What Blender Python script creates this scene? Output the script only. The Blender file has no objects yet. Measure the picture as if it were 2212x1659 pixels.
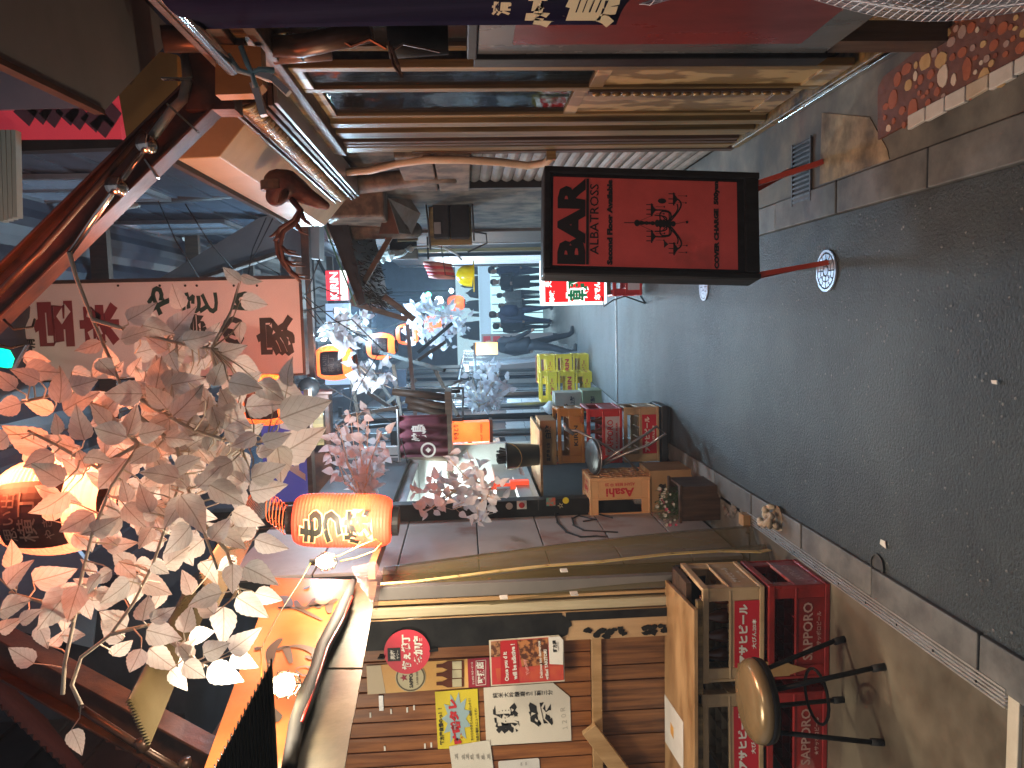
import bpy, bmesh, math, random
from mathutils import Vector, Matrix, Euler
random.seed(7)
sc = bpy.context.scene
COL = sc.collection
V = Vector
R = math.radians

# ------------------------------------------------------------------ camera
CAMZ, F = 1.5, 1660.0
YAW, PITCH, ROLL = R(5.07), R(3.4), R(1.7)
fw = V((-math.sin(YAW)*math.cos(PITCH), math.cos(YAW)*math.cos(PITCH), -math.sin(PITCH)))
rt = V((math.cos(YAW), math.sin(YAW), 0))
up0 = rt.cross(fw)
# held upright the camera leans 1.7 degrees; the phone was then turned a quarter turn
rt_l = rt*math.cos(ROLL) - up0*math.sin(ROLL)
up_l = rt*math.sin(ROLL) + up0*math.cos(ROLL)
camd = bpy.data.cameras.new('camera'); cam = bpy.data.objects.new('camera', camd); COL.objects.link(cam)
camd.sensor_fit = 'HORIZONTAL'; camd.sensor_width = 36.0; camd.lens = 36.0*F/2212.0
camd.clip_start = 0.05; camd.clip_end = 400
mx = -up_l; my = rt_l; mz = -fw          # picture right = world down, picture up = world right
cam.matrix_world = Matrix(((mx.x,my.x,mz.x,0),(mx.y,my.y,mz.y,0),(mx.z,my.z,mz.z,CAMZ),(0,0,0,1)))
sc.camera = cam

# ------------------------------------------------------------------ night sky, exposure
w = bpy.data.worlds.new('World'); sc.world = w; w.use_nodes = True
nt = w.node_tree; bgn = nt.nodes['Background']
sky = nt.nodes.new('ShaderNodeTexSky'); sky.sky_type = 'NISHITA'; sky.sun_disc = False
sky.sun_elevation = R(-4.0); sky.sun_rotation = R(200)
mixw = nt.nodes.new('ShaderNodeMixRGB'); mixw.blend_type = 'ADD'; mixw.inputs[0].default_value = 1
mixw.inputs[2].default_value = (0.38, 0.40, 0.46, 1)      # city glow under low cloud
nt.links.new(sky.outputs[0], mixw.inputs[1]); nt.links.new(mixw.outputs[0], bgn.inputs[0])
bgn.inputs[1].default_value = 0.29
sc.view_settings.view_transform = 'Standard'; sc.view_settings.look = 'None'
sc.view_settings.exposure = 1.0; sc.view_settings.gamma = 1
sc.view_settings.use_curve_mapping = False
sc.cycles.use_denoising = True
sc.cycles.max_bounces = 7; sc.cycles.diffuse_bounces = 3; sc.cycles.glossy_bounces = 3
sc.cycles.transmission_bounces = 4; sc.cycles.transparent_max_bounces = 16
sc.cycles.sample_clamp_indirect = 3.0; sc.cycles.caustics_reflective = False; sc.cycles.caustics_refractive = False

# ------------------------------------------------------------------ picture <-> place
def ray(x, y):
    u, v = 1659.0 - y, x
    xc, yc = (u-829.5)/F, -(v-1106.0)/F
    xx = xc*math.cos(ROLL) + yc*math.sin(ROLL); yy = -xc*math.sin(ROLL) + yc*math.cos(ROLL)
    return fw + rt*xx + up0*yy
O = V((0, 0, CAMZ))
def PY(x, y, Y): d = ray(x, y); return O + d*(Y/d.y)
def PX(x, y, X): d = ray(x, y); return O + d*(X/d.x)
def PZ(x, y, Z): d = ray(x, y); return O + d*((Z-CAMZ)/d.z)
def gz(Y): return -0.06*max(0.0, Y-6.0)
def G(x, y):
    p = PZ(x, y, 0)
    for _ in range(6): p = PZ(x, y, gz(p.y))
    return p

# ------------------------------------------------------------------ materials
MATS = {}
def mat(name, c, c2=None, rough=.6, metal=0, scale=8, bump=0, emit=None, es=0, stretch=None, spec=.5,
        trans=0, alpha=1, contrast=(.35,.65), rvar=0, detail=6, transl=0, spots=None, macro=None):
    if name in MATS: return MATS[name]
    m = bpy.data.materials.new(name); m.use_nodes = True; n = m.node_tree; N = n.nodes; L = n.links
    b = N['Principled BSDF']
    b.inputs['Base Color'].default_value = (*c, 1); b.inputs['Roughness'].default_value = rough
    b.inputs['Metallic'].default_value = metal; b.inputs['Specular IOR Level'].default_value = spec
    if emit: b.inputs['Emission Color'].default_value = (*emit, 1); b.inputs['Emission Strength'].default_value = es
    if trans: b.inputs['Transmission Weight'].default_value = trans; b.inputs['IOR'].default_value = 1.25
    b.inputs['Alpha'].default_value = alpha
    nz = None
    if c2 or bump or rvar:
        tc = N.new('ShaderNodeTexCoord'); mp = N.new('ShaderNodeMapping')
        L.new(tc.outputs['Object'], mp.inputs[0])
        oi = N.new('ShaderNodeObjectInfo'); ad = N.new('ShaderNodeVectorMath'); ad.operation = 'SCALE'
        cx = N.new('ShaderNodeCombineXYZ')
        for k in range(3): L.new(oi.outputs['Random'], cx.inputs[k])
        L.new(cx.outputs[0], ad.inputs[0]); ad.inputs['Scale'].default_value = 7.0
        L.new(ad.outputs[0], mp.inputs['Location'])
        if stretch: mp.inputs['Scale'].default_value = stretch
        nz = N.new('ShaderNodeTexNoise'); nz.inputs['Scale'].default_value = scale; nz.inputs['Detail'].default_value = detail
        nz.inputs['Roughness'].default_value = .62
        L.new(mp.outputs[0], nz.inputs['Vector'])
    last = None
    if c2:
        cr = N.new('ShaderNodeValToRGB'); cr.color_ramp.elements[0].position = contrast[0]; cr.color_ramp.elements[1].position = contrast[1]
        cr.color_ramp.elements[0].color = (*c, 1); cr.color_ramp.elements[1].color = (*c2, 1)
        L.new(nz.outputs['Fac'], cr.inputs[0]); last = cr.outputs[0]
    if spots:                                     # (colour, scale, threshold)
        vz = N.new('ShaderNodeTexNoise'); vz.inputs['Scale'].default_value = spots[1]; vz.inputs['Detail'].default_value = 5
        L.new(mp.outputs[0], vz.inputs['Vector'])
        r2 = N.new('ShaderNodeValToRGB'); r2.color_ramp.elements[0].position = spots[2]; r2.color_ramp.elements[1].position = min(1, spots[2]+spots[3] if len(spots) > 3 else spots[2]+.06)
        L.new(vz.outputs['Fac'], r2.inputs[0])
        mx_ = N.new('ShaderNodeMixRGB'); L.new(r2.outputs[0], mx_.inputs[0])
        if last: L.new(last, mx_.inputs[1])
        else: mx_.inputs[1].default_value = (*c, 1)
        mx_.inputs[2].default_value = (*spots[0], 1); last = mx_.outputs[0]
    if macro:                                     # (scale, darkest factor): big worn and oily areas
        ng = N.new('ShaderNodeTexNoise'); ng.inputs['Scale'].default_value = macro[0]; ng.inputs['Detail'].default_value = 7; ng.inputs['Roughness'].default_value = .65
        L.new(mp.outputs[0], ng.inputs['Vector']); rg = N.new('ShaderNodeValToRGB'); rg.color_ramp.elements[0].position = .36; rg.color_ramp.elements[1].position = .66
        d_ = macro[1]; rg.color_ramp.elements[0].color = (d_, d_, d_, 1); rg.color_ramp.elements[1].color = (1.25, 1.25, 1.2, 1); L.new(ng.outputs['Fac'], rg.inputs[0])
        mm = N.new('ShaderNodeMixRGB'); mm.blend_type = 'MULTIPLY'; mm.inputs[0].default_value = 1; L.new(last, mm.inputs[1]); L.new(rg.outputs[0], mm.inputs[2]); last = mm.outputs[0]
    if last: L.new(last, b.inputs['Base Color'])
    if rvar:
        mr = N.new('ShaderNodeMapRange'); mr.inputs['From Min'].default_value = .3; mr.inputs['From Max'].default_value = .7
        mr.inputs['To Min'].default_value = max(0, rough-rvar); mr.inputs['To Max'].default_value = min(1, rough+rvar)
        L.new(nz.outputs['Fac'], mr.inputs['Value']); L.new(mr.outputs[0], b.inputs['Roughness'])
    if bump:
        bp = N.new('ShaderNodeBump'); bp.inputs['Strength'].default_value = min(1, bump); bp.inputs['Distance'].default_value = .01*max(1, bump)
        L.new(nz.outputs['Fac'], bp.inputs['Height']); L.new(bp.outputs[0], b.inputs['Normal'])
    if transl:
        tr = N.new('ShaderNodeBsdfTranslucent'); tr.inputs[0].default_value = (*c, 1)
        if last: L.new(last, tr.inputs[0])
        ms = N.new('ShaderNodeMixShader'); ms.inputs[0].default_value = transl
        L.new(b.outputs[0], ms.inputs[1]); L.new(tr.outputs[0], ms.inputs[2]); L.new(ms.outputs[0], N['Material Output'].inputs[0])
    MATS[name] = m; return m
def vinyl(name, tint, opac=.3, rough=.15, scale=3, stretch=(1,1,1)):
    m = bpy.data.materials.new(name); m.use_nodes = True; N = m.node_tree.nodes; L = m.node_tree.links
    b = N['Principled BSDF']; b.inputs['Base Color'].default_value = (*tint, 1); b.inputs['Roughness'].default_value = rough
    t = N.new('ShaderNodeBsdfTransparent'); t.inputs[0].default_value = (.92, .92, .92, 1)
    s = N.new('ShaderNodeMixShader'); tc = N.new('ShaderNodeTexCoord'); mp = N.new('ShaderNodeMapping'); mp.inputs['Scale'].default_value = stretch
    nz = N.new('ShaderNodeTexNoise'); nz.inputs['Scale'].default_value = scale; nz.inputs['Detail'].default_value = 5
    mr = N.new('ShaderNodeMapRange'); mr.inputs['From Min'].default_value = .3; mr.inputs['From Max'].default_value = .7
    mr.inputs['To Min'].default_value = opac*.55; mr.inputs['To Max'].default_value = min(1, opac*1.5)
    bp = N.new('ShaderNodeBump'); bp.inputs['Strength'].default_value = .6; bp.inputs['Distance'].default_value = .02
    L.new(tc.outputs['Object'], mp.inputs[0]); L.new(mp.outputs[0], nz.inputs['Vector']); L.new(nz.outputs['Fac'], mr.inputs['Value'])
    L.new(nz.outputs['Fac'], bp.inputs['Height']); L.new(bp.outputs[0], b.inputs['Normal'])
    L.new(mr.outputs[0], s.inputs[0]); L.new(t.outputs[0], s.inputs[1]); L.new(b.outputs[0], s.inputs[2])
    L.new(s.outputs[0], N['Material Output'].inputs[0]); MATS[name] = m; return m

# ------------------------------------------------------------------ mesh helpers
SPLIT = {'corner_post','timber','rail','support_block','foot','pane','side_board','handle','white_end','beam','cable','wire','frame','rim','board','hanger','flange','side_panel','divider','shutter_box','stile','post','tray','box'}
WELD = {'asphalt_road','pavement','ground','cross_street','gutter','brush_stroke','sheet','webbing'}
class MB:
    def __init__(s): s.v = []; s.f = []; s.m = []; s.mi = 0
    def add(s, vs, fs):
        k = len(s.v); s.v += [V(p) for p in vs]; s.f += [tuple(i+k for i in f) for f in fs]; s.m += [s.mi]*len(fs); return s
    def box(s, a, b):
        x0,x1 = sorted((a[0],b[0])); y0,y1 = sorted((a[1],b[1])); z0,z1 = sorted((a[2],b[2]))
        return s.add([(x0,y0,z0),(x1,y0,z0),(x1,y1,z0),(x0,y1,z0),(x0,y0,z1),(x1,y0,z1),(x1,y1,z1),(x0,y1,z1)],
              [(0,3,2,1),(4,5,6,7),(0,1,5,4),(1,2,6,5),(2,3,7,6),(3,0,4,7)])
    def cbox(s, c, sz, M=None):
        c = V(c); h = V(sz)/2; M = M or Matrix.Identity(3)
        vs = [c + M @ V((x*h.x, y*h.y, z*h.z)) for z in (-1,1) for (x,y) in ((-1,-1),(1,-1),(1,1),(-1,1))]
        return s.add(vs, [(0,3,2,1),(4,5,6,7),(0,1,5,4),(1,2,6,5),(2,3,7,6),(3,0,4,7)])
    def bar(s, p, q, w, h=None, side=None):
        p, q = V(p), V(q); h = h or w; d = (q-p).normalized(); side = V(side) if side else (V((0,0,1)) if abs(d.z) < .9 else V((1,0,0)))
        a = d.cross(side).normalized(); b = a.cross(d).normalized(); a = a*w/2; b = b*h/2
        return s.add([p-a-b,p+a-b,p+a+b,p-a+b,q-a-b,q+a-b,q+a+b,q-a+b],
              [(0,3,2,1),(4,5,6,7),(0,1,5,4),(1,2,6,5),(2,3,7,6),(3,0,4,7)])
    def tube(s, pts, r, n=8, cap=True):
        pts = [V(p) for p in pts]; rs = r if isinstance(r, (list,tuple)) else [r]*len(pts)
        k = len(s.v); prev = None
        for i, p in enumerate(pts):
            d = (pts[min(i+1,len(pts)-1)] - pts[max(i-1,0)]).normalized()
            if prev is None: a = d.orthogonal().normalized()
            else: a = (prev - d*prev.dot(d)); a = a.normalized() if a.length > 1e-6 else d.orthogonal().normalized()
            prev = a; b = d.cross(a)
            for j in range(n):
                t = 2*math.pi*j/n; s.v.append(p + (a*math.cos(t)+b*math.sin(t))*rs[i])
        for i in range(len(pts)-1):
            for j in range(n):
                s.f.append((k+i*n+j, k+i*n+(j+1)%n, k+(i+1)*n+(j+1)%n, k+(i+1)*n+j)); s.m.append(s.mi)
        if cap:
            s.f.append(tuple(k+j for j in reversed(range(n)))); s.m.append(s.mi)
            e = k+(len(pts)-1)*n; s.f.append(tuple(e+j for j in range(n))); s.m.append(s.mi)
        return s
    def lathe(s, prof, c, n=24, axis=None, squash=1):
        c = V(c); M = axis or Matrix.Identity(3); k = len(s.v)
        for (r, z) in prof:
            for j in range(n):
                t = 2*math.pi*j/n; s.v.append(c + M @ V((r*math.cos(t), r*math.sin(t)*squash, z)))
        for i in range(len(prof)-1):
            for j in range(n):
                s.f.append((k+i*n+j, k+i*n+(j+1)%n, k+(i+1)*n+(j+1)%n, k+(i+1)*n+j)); s.m.append(s.mi)
        return s
    def poly(s, pts, depth):                 # planar polygon thickened by vector depth
        pts = [V(p) for p in pts]; n = len(pts); d = V(depth)
        return s.add(pts+[p+d for p in pts], [tuple(range(n)), tuple(range(2*n-1, n-1, -1))] + [(i, n+i, n+(i+1)%n, (i+1)%n) for i in range(n)])
    def grid(s, fn, nu, nv):
        k = len(s.v)
        for i in range(nu+1):
            for j in range(nv+1): s.v.append(V(fn(i/nu, j/nv)))
        for i in range(nu):
            for j in range(nv):
                a = k+i*(nv+1)+j; s.f.append((a, a+1, a+nv+2, a+nv+1)); s.m.append(s.mi)
        return s
    def mesh(s, name, off=V((0,0,0)), smooth=False):
        me = bpy.data.meshes.new(name); me.from_pydata([p-off for p in s.v], [], s.f); me.update()
        bm = bmesh.new(); bm.from_mesh(me)
        if name in WELD: bmesh.ops.remove_doubles(bm, verts=bm.verts, dist=1e-5)
        bmesh.ops.recalc_face_normals(bm, faces=bm.faces); bm.to_mesh(me); bm.free()
        if smooth:
            for p in me.polygons: p.use_smooth = True
        return me
    def islands(s):
        par = list(range(len(s.v)))
        def f(a):
            while par[a] != a: par[a] = par[par[a]]; a = par[a]
            return a
        for fc in s.f:
            for q in fc[1:]: par[f(q)] = f(fc[0])
        grp = {}
        for i in range(len(s.v)): grp.setdefault(f(i), []).append(i)
        cl = []                                   # clusters of islands whose boxes touch
        for ids in grp.values():
            lo = [min(s.v[i][k] for i in ids)-.0008 for k in range(3)]; hi = [max(s.v[i][k] for i in ids)+.0008 for k in range(3)]
            ids = list(ids)
            again = True
            while again:
                again = False
                for c in cl:
                    if all(c[0][k] <= hi[k] and lo[k] <= c[1][k] for k in range(3)):
                        lo = [min(lo[k], c[0][k]) for k in range(3)]; hi = [max(hi[k], c[1][k]) for k in range(3)]; ids += c[2]; cl.remove(c); again = True; break
            cl.append((lo, hi, ids))
        return [c[2] for c in cl]
    def build(s, name, m, parent=None, smooth=False, bevel=0, mats=None):
        if name in SPLIT and not mats:
            isl = s.islands()
            if 1 < len(isl) <= 24:
                out = None
                for ids in isl:
                    mp = {i: k for k, i in enumerate(ids)}; q = MB(); q.v = [s.v[i] for i in ids]
                    q.f = [tuple(mp[i] for i in fc) for fc in s.f if fc[0] in mp]; q.m = [0]*len(q.f)
                    o_ = q._build(name, m, parent, smooth, bevel); out = out or o_
                return out
        return s._build(name, m, parent, smooth, bevel, mats)
    def _build(s, name, m, parent=None, smooth=False, bevel=0, mats=None):
        off = wl(parent) if parent else (s.v[0]*0 if not s.v else V((0,0,0)))
        me = s.mesh(name, off, smooth)
        for mm in (mats or [m]):
            if mm: me.materials.append(mm)
        if mats:
            for p, i in zip(me.polygons, s.m): p.material_index = i
        o = bpy.data.objects.new(name, me); COL.objects.link(o)
        if parent: o.parent = parent
        if bevel:
            bv = o.modifiers.new('bevel', 'BEVEL'); bv.width = bevel; bv.segments = 2; bv.limit_method = 'ANGLE'
        return o
def wl(o):
    p = V((0,0,0))
    while o: p = p + o.location; o = o.parent
    return p
def thing(name, label, cat, loc=(0,0,0), group=None):
    o = bpy.data.objects.new(name, None); COL.objects.link(o); o.location = loc; o.empty_display_size = .05
    o['label'] = label; o['category'] = cat
    if group: o['group'] = group
    return o
def tag(o, label, cat, group=None):
    o['label'] = label; o['category'] = cat
    if group: o['group'] = group
    return o
def struct(o): o['kind'] = 'structure'; return o
def copy_tree(o, parent=None):
    c = o.copy(); COL.objects.link(c); c.parent = parent
    for ch in list(o.children): copy_tree(ch, c)
    return c
def place(o, loc, rz=0, label=None, rot=None):
    o.location = loc; o.rotation_euler = rot if rot else (0, 0, rz)
    if label: o['label'] = label
    return o
RX, RYd, RZ = V((1,0,0)), V((0,1,0)), V((0,0,1))
def text(body, c, m, parent=None, h=None, w=None, right=RX, up=RZ, bold=0, vert=False, name='lettering', thick=.0012, shear=0, bend=None, sp=1.0, proud=0):
    cu = bpy.data.curves.new('t', 'FONT'); cu.body = '\n'.join(body) if vert else body
    cu.align_x = 'CENTER'; cu.align_y = 'CENTER'; cu.size = 1; cu.offset = bold; cu.resolution_u = 2; cu.shear = shear
    cu.space_line = sp if vert else 1.0
    t = bpy.data.objects.new('t', cu); COL.objects.link(t)
    dg = bpy.context.evaluated_depsgraph_get(); me = bpy.data.meshes.new_from_object(t.evaluated_get(dg)); 
    COL.objects.unlink(t); bpy.data.objects.remove(t)
    me.name = name
    if not me.vertices: print('EMPTY TEXT', body); return None
    xs = [v.co.x for v in me.vertices]; ys = [v.co.y for v in me.vertices]
    cx, cy = (min(xs)+max(xs))/2, (min(ys)+max(ys))/2; W, H = max(xs)-min(xs)+1e-6, max(ys)-min(ys)+1e-6
    if h and w: sx, sy = w/W, h/H
    elif h: sx = sy = h/H
    else: sx = sy = w/W
    right, up = V(right).normalized(), V(up).normalized(); nrm = right.cross(up); off = wl(parent) if parent else V((0,0,0)); c = V(c)
    if bend:
        bm = bmesh.new(); bm.from_mesh(me); bmesh.ops.triangulate(bm, faces=bm.faces)
        bmesh.ops.subdivide_edges(bm, edges=[e for e in bm.edges if e.calc_length() > .25*H/max(1,len(body))], cuts=2); bm.to_mesh(me); bm.free()
    for v in me.vertices:
        x, y = (v.co.x-cx)*sx, (v.co.y-cy)*sy
        if bend:                                 # wrapped round a lantern: bend = function(y) -> (radius)
            r = bend(y) + thick + proud; a = x/bend(0); p = c + right*(r*math.sin(a)) + nrm*(r*math.cos(a)) + up*y
        else: p = c + right*x + up*y + nrm*(thick+proud)
        v.co = p - off
    me.materials.clear(); me.materials.append(m)
    o = bpy.data.objects.new(name, me); COL.objects.link(o)
    if parent: o.parent = parent
    return o
def light(name, loc, energy, color, r=.05, parent=None, typ='POINT', size=None, rot=None, sizey=None, spread=None):
    l = bpy.data.lights.new(name, typ); l.energy = energy; l.color = color
    if typ == 'POINT': l.shadow_soft_size = r
    if typ == 'AREA':
        l.shape = 'RECTANGLE'; l.size = size; l.size_y = sizey or size
        if spread: l.spread = spread
    o = bpy.data.objects.new(name, l); COL.objects.link(o); o.location = V(loc) - (wl(parent) if parent else V((0,0,0)))
    if rot: o.rotation_euler = rot
    if parent: o.parent = parent
    return o

# ------------------------------------------------------------------ palette
asphalt = mat('asphalt', (.017,.023,.026), (.070,.086,.090), rough=.5, scale=90, bump=1.0, detail=12, contrast=(.38,.64), rvar=.24, spots=((.2,.2,.19), 120, .66, .05), macro=(1.6,.42))
conc = mat('concrete', (.07,.068,.06), (.19,.18,.155), rough=.7, scale=4, bump=.5, rvar=.15, detail=12, spots=((.035,.032,.028), 1.7, .56, .2), macro=(2.2,.55))
conc_tan = mat('tan_concrete', (.13,.095,.058), (.34,.26,.165), rough=.8, scale=9, bump=.7, detail=13, macro=(5,.55))
kerbm = mat('kerb_concrete', (.06,.06,.058), (.17,.17,.16), rough=.65, scale=5, bump=.4, detail=12, spots=((.04,.038,.033), 2.5, .58, .16))
wood_o = mat('ochre_wood', (.07,.045,.014), (.25,.165,.06), rough=.45, scale=4, bump=.35, stretch=(7,7,.4), detail=12, spots=((.022,.014,.008), 1.6, .52, .16))
wood_o2 = mat('marbled_wood', (.17,.11,.045), (.38,.27,.13), rough=.4, scale=5.5, bump=.15, stretch=(1,1.9,.8), detail=2.5, contrast=(.47,.53))
wood_d = mat('dark_wood', (.035,.02,.012), (.09,.05,.03), rough=.55, scale=5, bump=.3, stretch=(6,6,.6), detail=10)
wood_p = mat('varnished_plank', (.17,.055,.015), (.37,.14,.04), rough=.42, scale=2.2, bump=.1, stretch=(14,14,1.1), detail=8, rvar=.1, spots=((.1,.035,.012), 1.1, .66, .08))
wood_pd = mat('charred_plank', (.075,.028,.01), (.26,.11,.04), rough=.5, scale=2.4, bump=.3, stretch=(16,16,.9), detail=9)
wood_l = mat('pale_wood', (.33,.19,.075), (.52,.33,.16), rough=.5, scale=3, bump=.12, stretch=(5,5,.7), detail=8)
wood_t = mat('table_wood', (.22,.12,.05), (.44,.28,.14), rough=.38, scale=3, bump=.12, stretch=(1,3,6), detail=9, rvar=.12)
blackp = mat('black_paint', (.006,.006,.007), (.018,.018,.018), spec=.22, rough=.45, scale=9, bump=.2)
steel = mat('stainless', (.5,.51,.52), (.4,.4,.41), rough=.36, metal=.9, scale=4)
alu = mat('aluminium', (.6,.6,.6), (.45,.45,.44), rough=.4, metal=.8, scale=20)
galv = mat('galvanised', (.5,.48,.42), (.62,.6,.52), rough=.38, metal=.85, scale=14, bump=.15)
chrome = mat('chrome', (.6,.55,.5), rough=.16, metal=1)
rust = mat('rusty_brown_steel', (.028,.011,.007), (.12,.04,.018), rough=.42, scale=7, bump=.5, metal=.15, detail=10)
copper = mat('brown_pipe', (.11,.06,.04), (.06,.032,.02), rough=.36, metal=.5, scale=10)
greym = mat('grey_sheet', (.13,.12,.115), (.17,.155,.145), rough=.5, scale=5, bump=.05)
tan_sheet = mat('tan_sheet', (.30,.20,.10), (.42,.29,.16), rough=.45, scale=3, bump=.06, spots=((.09,.06,.03), 2.0, .58, .2))
dirty = mat('sooty_wall', (.014,.011,.008), (.15,.12,.085), rough=.8, scale=3.5, bump=.5, detail=12, contrast=(.42,.62))
white = mat('white_paint', (.72,.72,.7), (.62,.61,.58), rough=.5, scale=6)
paper = mat('paper', (.72,.7,.62), (.66,.63,.55), rough=.75, scale=4)
ink = mat('ink', (.01,.01,.012), rough=.6)
redp = mat('red_print', (.62,.03,.035), rough=.45)
red_ink = mat('red_ink', (.55,.02,.03), rough=.5)
whitep = mat('white_print', (.8,.78,.72), rough=.5)
yellowp = mat('yellow_print', (.75,.62,.03), (.68,.55,.03), rough=.5, scale=3)
orangep = mat('orange_print', (.7,.32,.04), (.78,.5,.18), rough=.4, scale=2)
bottleb = mat('brown_glass', (.12,.03,.01), rough=.12)
rubber = mat('rubber', (.015,.015,.015), rough=.7)
bluegrey = mat('bluegrey_siding', (.022,.032,.052), (.05,.068,.10), rough=.5, scale=4, bump=.1)
darkm = mat('dark_facade', (.010,.012,.018), (.028,.03,.038), rough=.65, scale=3, bump=.25, detail=9)
tilem = mat('grey_wall_tile', (.3,.33,.35), (.4,.42,.43), rough=.35, scale=4)
glass = vinyl('window_glass', (.02,.02,.02), opac=.3, rough=.04, scale=1.2)
# ================================================================== GROUND
YS = [-2,0,1,2,3,4,5,6,8,10,12,14,17,20,24,30]
def strip(name, x0, x1, dz, m, ys=YS, thick=0, kind=True):
    b = MB()
    for i in range(len(ys)-1):
        a, c = ys[i], ys[i+1]
        f0 = x0(a) if callable(x0) else x0; f1 = x0(c) if callable(x0) else x0
        g0 = x1(a) if callable(x1) else x1; g1 = x1(c) if callable(x1) else x1
        b.add([(f0,a,gz(a)+dz),(g0,a,gz(a)+dz),(g1,c,gz(c)+dz),(f1,c,gz(c)+dz)], [(0,1,2,3)])
        if thick:
            b.add([(f0,a,gz(a)+dz),(f0,a,gz(a)+dz-thick),(f1,c,gz(c)+dz-thick),(f1,c,gz(c)+dz)], [(0,1,2,3)])
            b.add([(g0,a,gz(a)+dz),(g0,a,gz(a)+dz-thick),(g1,c,gz(c)+dz-thick),(g1,c,gz(c)+dz)], [(0,3,2,1)])
    o = b.build(name, m); return struct(o)
strip('ground', -14, 14, -.09, conc, ys=[-8,0,6,12,20,30,60])
road = strip('asphalt_road', -1.0, .37, 0.0, asphalt, ys=[-3]+YS[1:]+[34])
far_road = strip('cross_street', .37, 9, -.002, asphalt, ys=[12.2,14,17,20,24,30,40])
# repair patches in the asphalt, 4 mm proud, slightly other mix
patch = mat('asphalt_patch', (.055,.054,.05), (.1,.095,.085), rough=.72, scale=85, bump=.9, detail=10, contrast=(.3,.7), spots=((.24,.22,.18), 110, .66, .05))
patch2 = mat('asphalt_patch_pale', (.09,.088,.08), (.13,.125,.115), rough=.7, scale=60, bump=.5, detail=10)
for (x0,y0,x1,y1,m_) in ((-.75,.9,.1,1.95,asphalt),):
    b = MB(); n_ = 9
    pts = []
    for i in range(n_): pts.append((x0+(x1-x0)*i/(n_-1), y0+random.uniform(-.012,.012)))
    for i in range(n_): pts.append((x1-(x1-x0)*i/(n_-1), y1+random.uniform(-.012,.012)))
    b.poly([(p[0],p[1],gz(p[1])+.001) for p in pts], (0,0,.003)); struct(b.build('asphalt_repair', m_))
# pale stones and chewing gum flecks pressed in the asphalt
b = MB()
for i in range(800):
    x, y = random.uniform(-.95,.35), 1.25*math.exp(random.uniform(0,2.1)); r = random.uniform(.002,.0055)*(1 if random.random()<.995 else 2)
    n_ = 5; ph = random.random()*6
    b.add([(x+r*math.cos(ph+k*1.256)*random.uniform(.7,1.2), y+r*math.sin(ph+k*1.256)*1.2, gz(y)+.0055) for k in range(n_)]+[(x,y,gz(y)+.0075)], [(k,(k+1)%n_,n_) for k in range(n_)])
fl = b.build('pale_flecks', mat('fleck', (.12,.118,.11),(.24,.235,.22), rough=.7, scale=30)); fl['kind'] = 'stuff'; fl['label'] = 'pale stone chips and gum flecks scattered over the dark asphalt'; fl['category']='gravel'

# kerbs: two rows of concrete blocks
def kerb_row(nm, label, x0, x1, y0, y1, step, h, m, skip=()):
    root = bpy.data.objects.new(nm, None); COL.objects.link(root); root['kind'] = 'structure'
    y = y0; k = 0
    while y < y1:
        e = min(y+step, y1); z = .5*(gz(y)+gz(e)); b = MB()
        j = random.uniform(-.002,.003)
        xa0 = x0(y) if callable(x0) else x0; xb0 = x1(y) if callable(x1) else x1
        xa1 = x0(e) if callable(x0) else x0; xb1 = x1(e) if callable(x1) else x1
        g = .004
        top = [(xa0,y+g,gz(y)+h+j),(xb0,y+g,gz(y)+h+j),(xb1,e-g,gz(e)+h+j),(xa1,e-g,gz(e)+h+j)]
        b.poly(top, (0,0,-.1)); o = b.build('kerb_stone', m, root, bevel=.005); y = e; k += 1
    return root
kerb_row('kerb', '', .372, .50, -.6, 12, .6, .022, kerbm)
kerb_row('kerb', '', -1.09, -.965, -.3, 18, .6, .018, kerbm)
pave_r = strip('pavement', .503, .93, .016, conc, ys=[-1,0,1,2,3,4,5,6,8,10,12.2])
pave_l = strip('pavement', -1.9, -1.12, .0, conc, ys=[3.98,5,6,8,10,12,14,17,20,24])
gut = strip('gutter', -1.122, -1.092, -.02, mat('gutter_dirt', (.02,.018,.015), (.06,.05,.04), rough=.9, scale=20, bump=1), ys=[-.5,0,1,2,3,4])
# tan cement patch in the right pavement
P = [G(x_,y_) for x_,y_ in ((1779,452),(1931,404),(1928,323),(1889,253),(1785,244))]
b = MB(); b.poly([(max(p.x,.508),p.y,.0163) for p in P], (0,0,.0025)); struct(b.build('cement_patch', conc_tan))
# terrazzo step with set pebbles and white edge tiles
bed = mat('red_mortar', (.10,.035,.02), (.16,.06,.035), rough=.6, scale=25, bump=.4)
root = thing('pebble_step', 'red terrazzo threshold set with tan and terracotta pebbles in front of the door', 'doorstep', (0.72,2.05,.018))
edge = [G(x_,y_) for x_,y_ in ((1925,305),(2215,165))]
Y1_, Y0_ = 2.62, 1.55
def xe(Y): t = (Y-edge[0].y)/(edge[1].y-edge[0].y); return edge[0].x + (edge[1].x-edge[0].x)*t + .045
b = MB(); b.poly([(xe(Y0_),Y0_,.017),(.9,Y0_,.017),(.9,2.38,.017),(xe(2.52),2.52,.017)], (0,0,.010))
b = MB(); b.poly([(p.x,p.y,.017) for p in (G(1912,302),G(1912,190),G(1925,165),G(2001,108),V((.885,1.55,0)),V((xe(1.55),1.55,0)))], (0,0,.010)); b.build('mortar_bed', bed, root)
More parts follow.
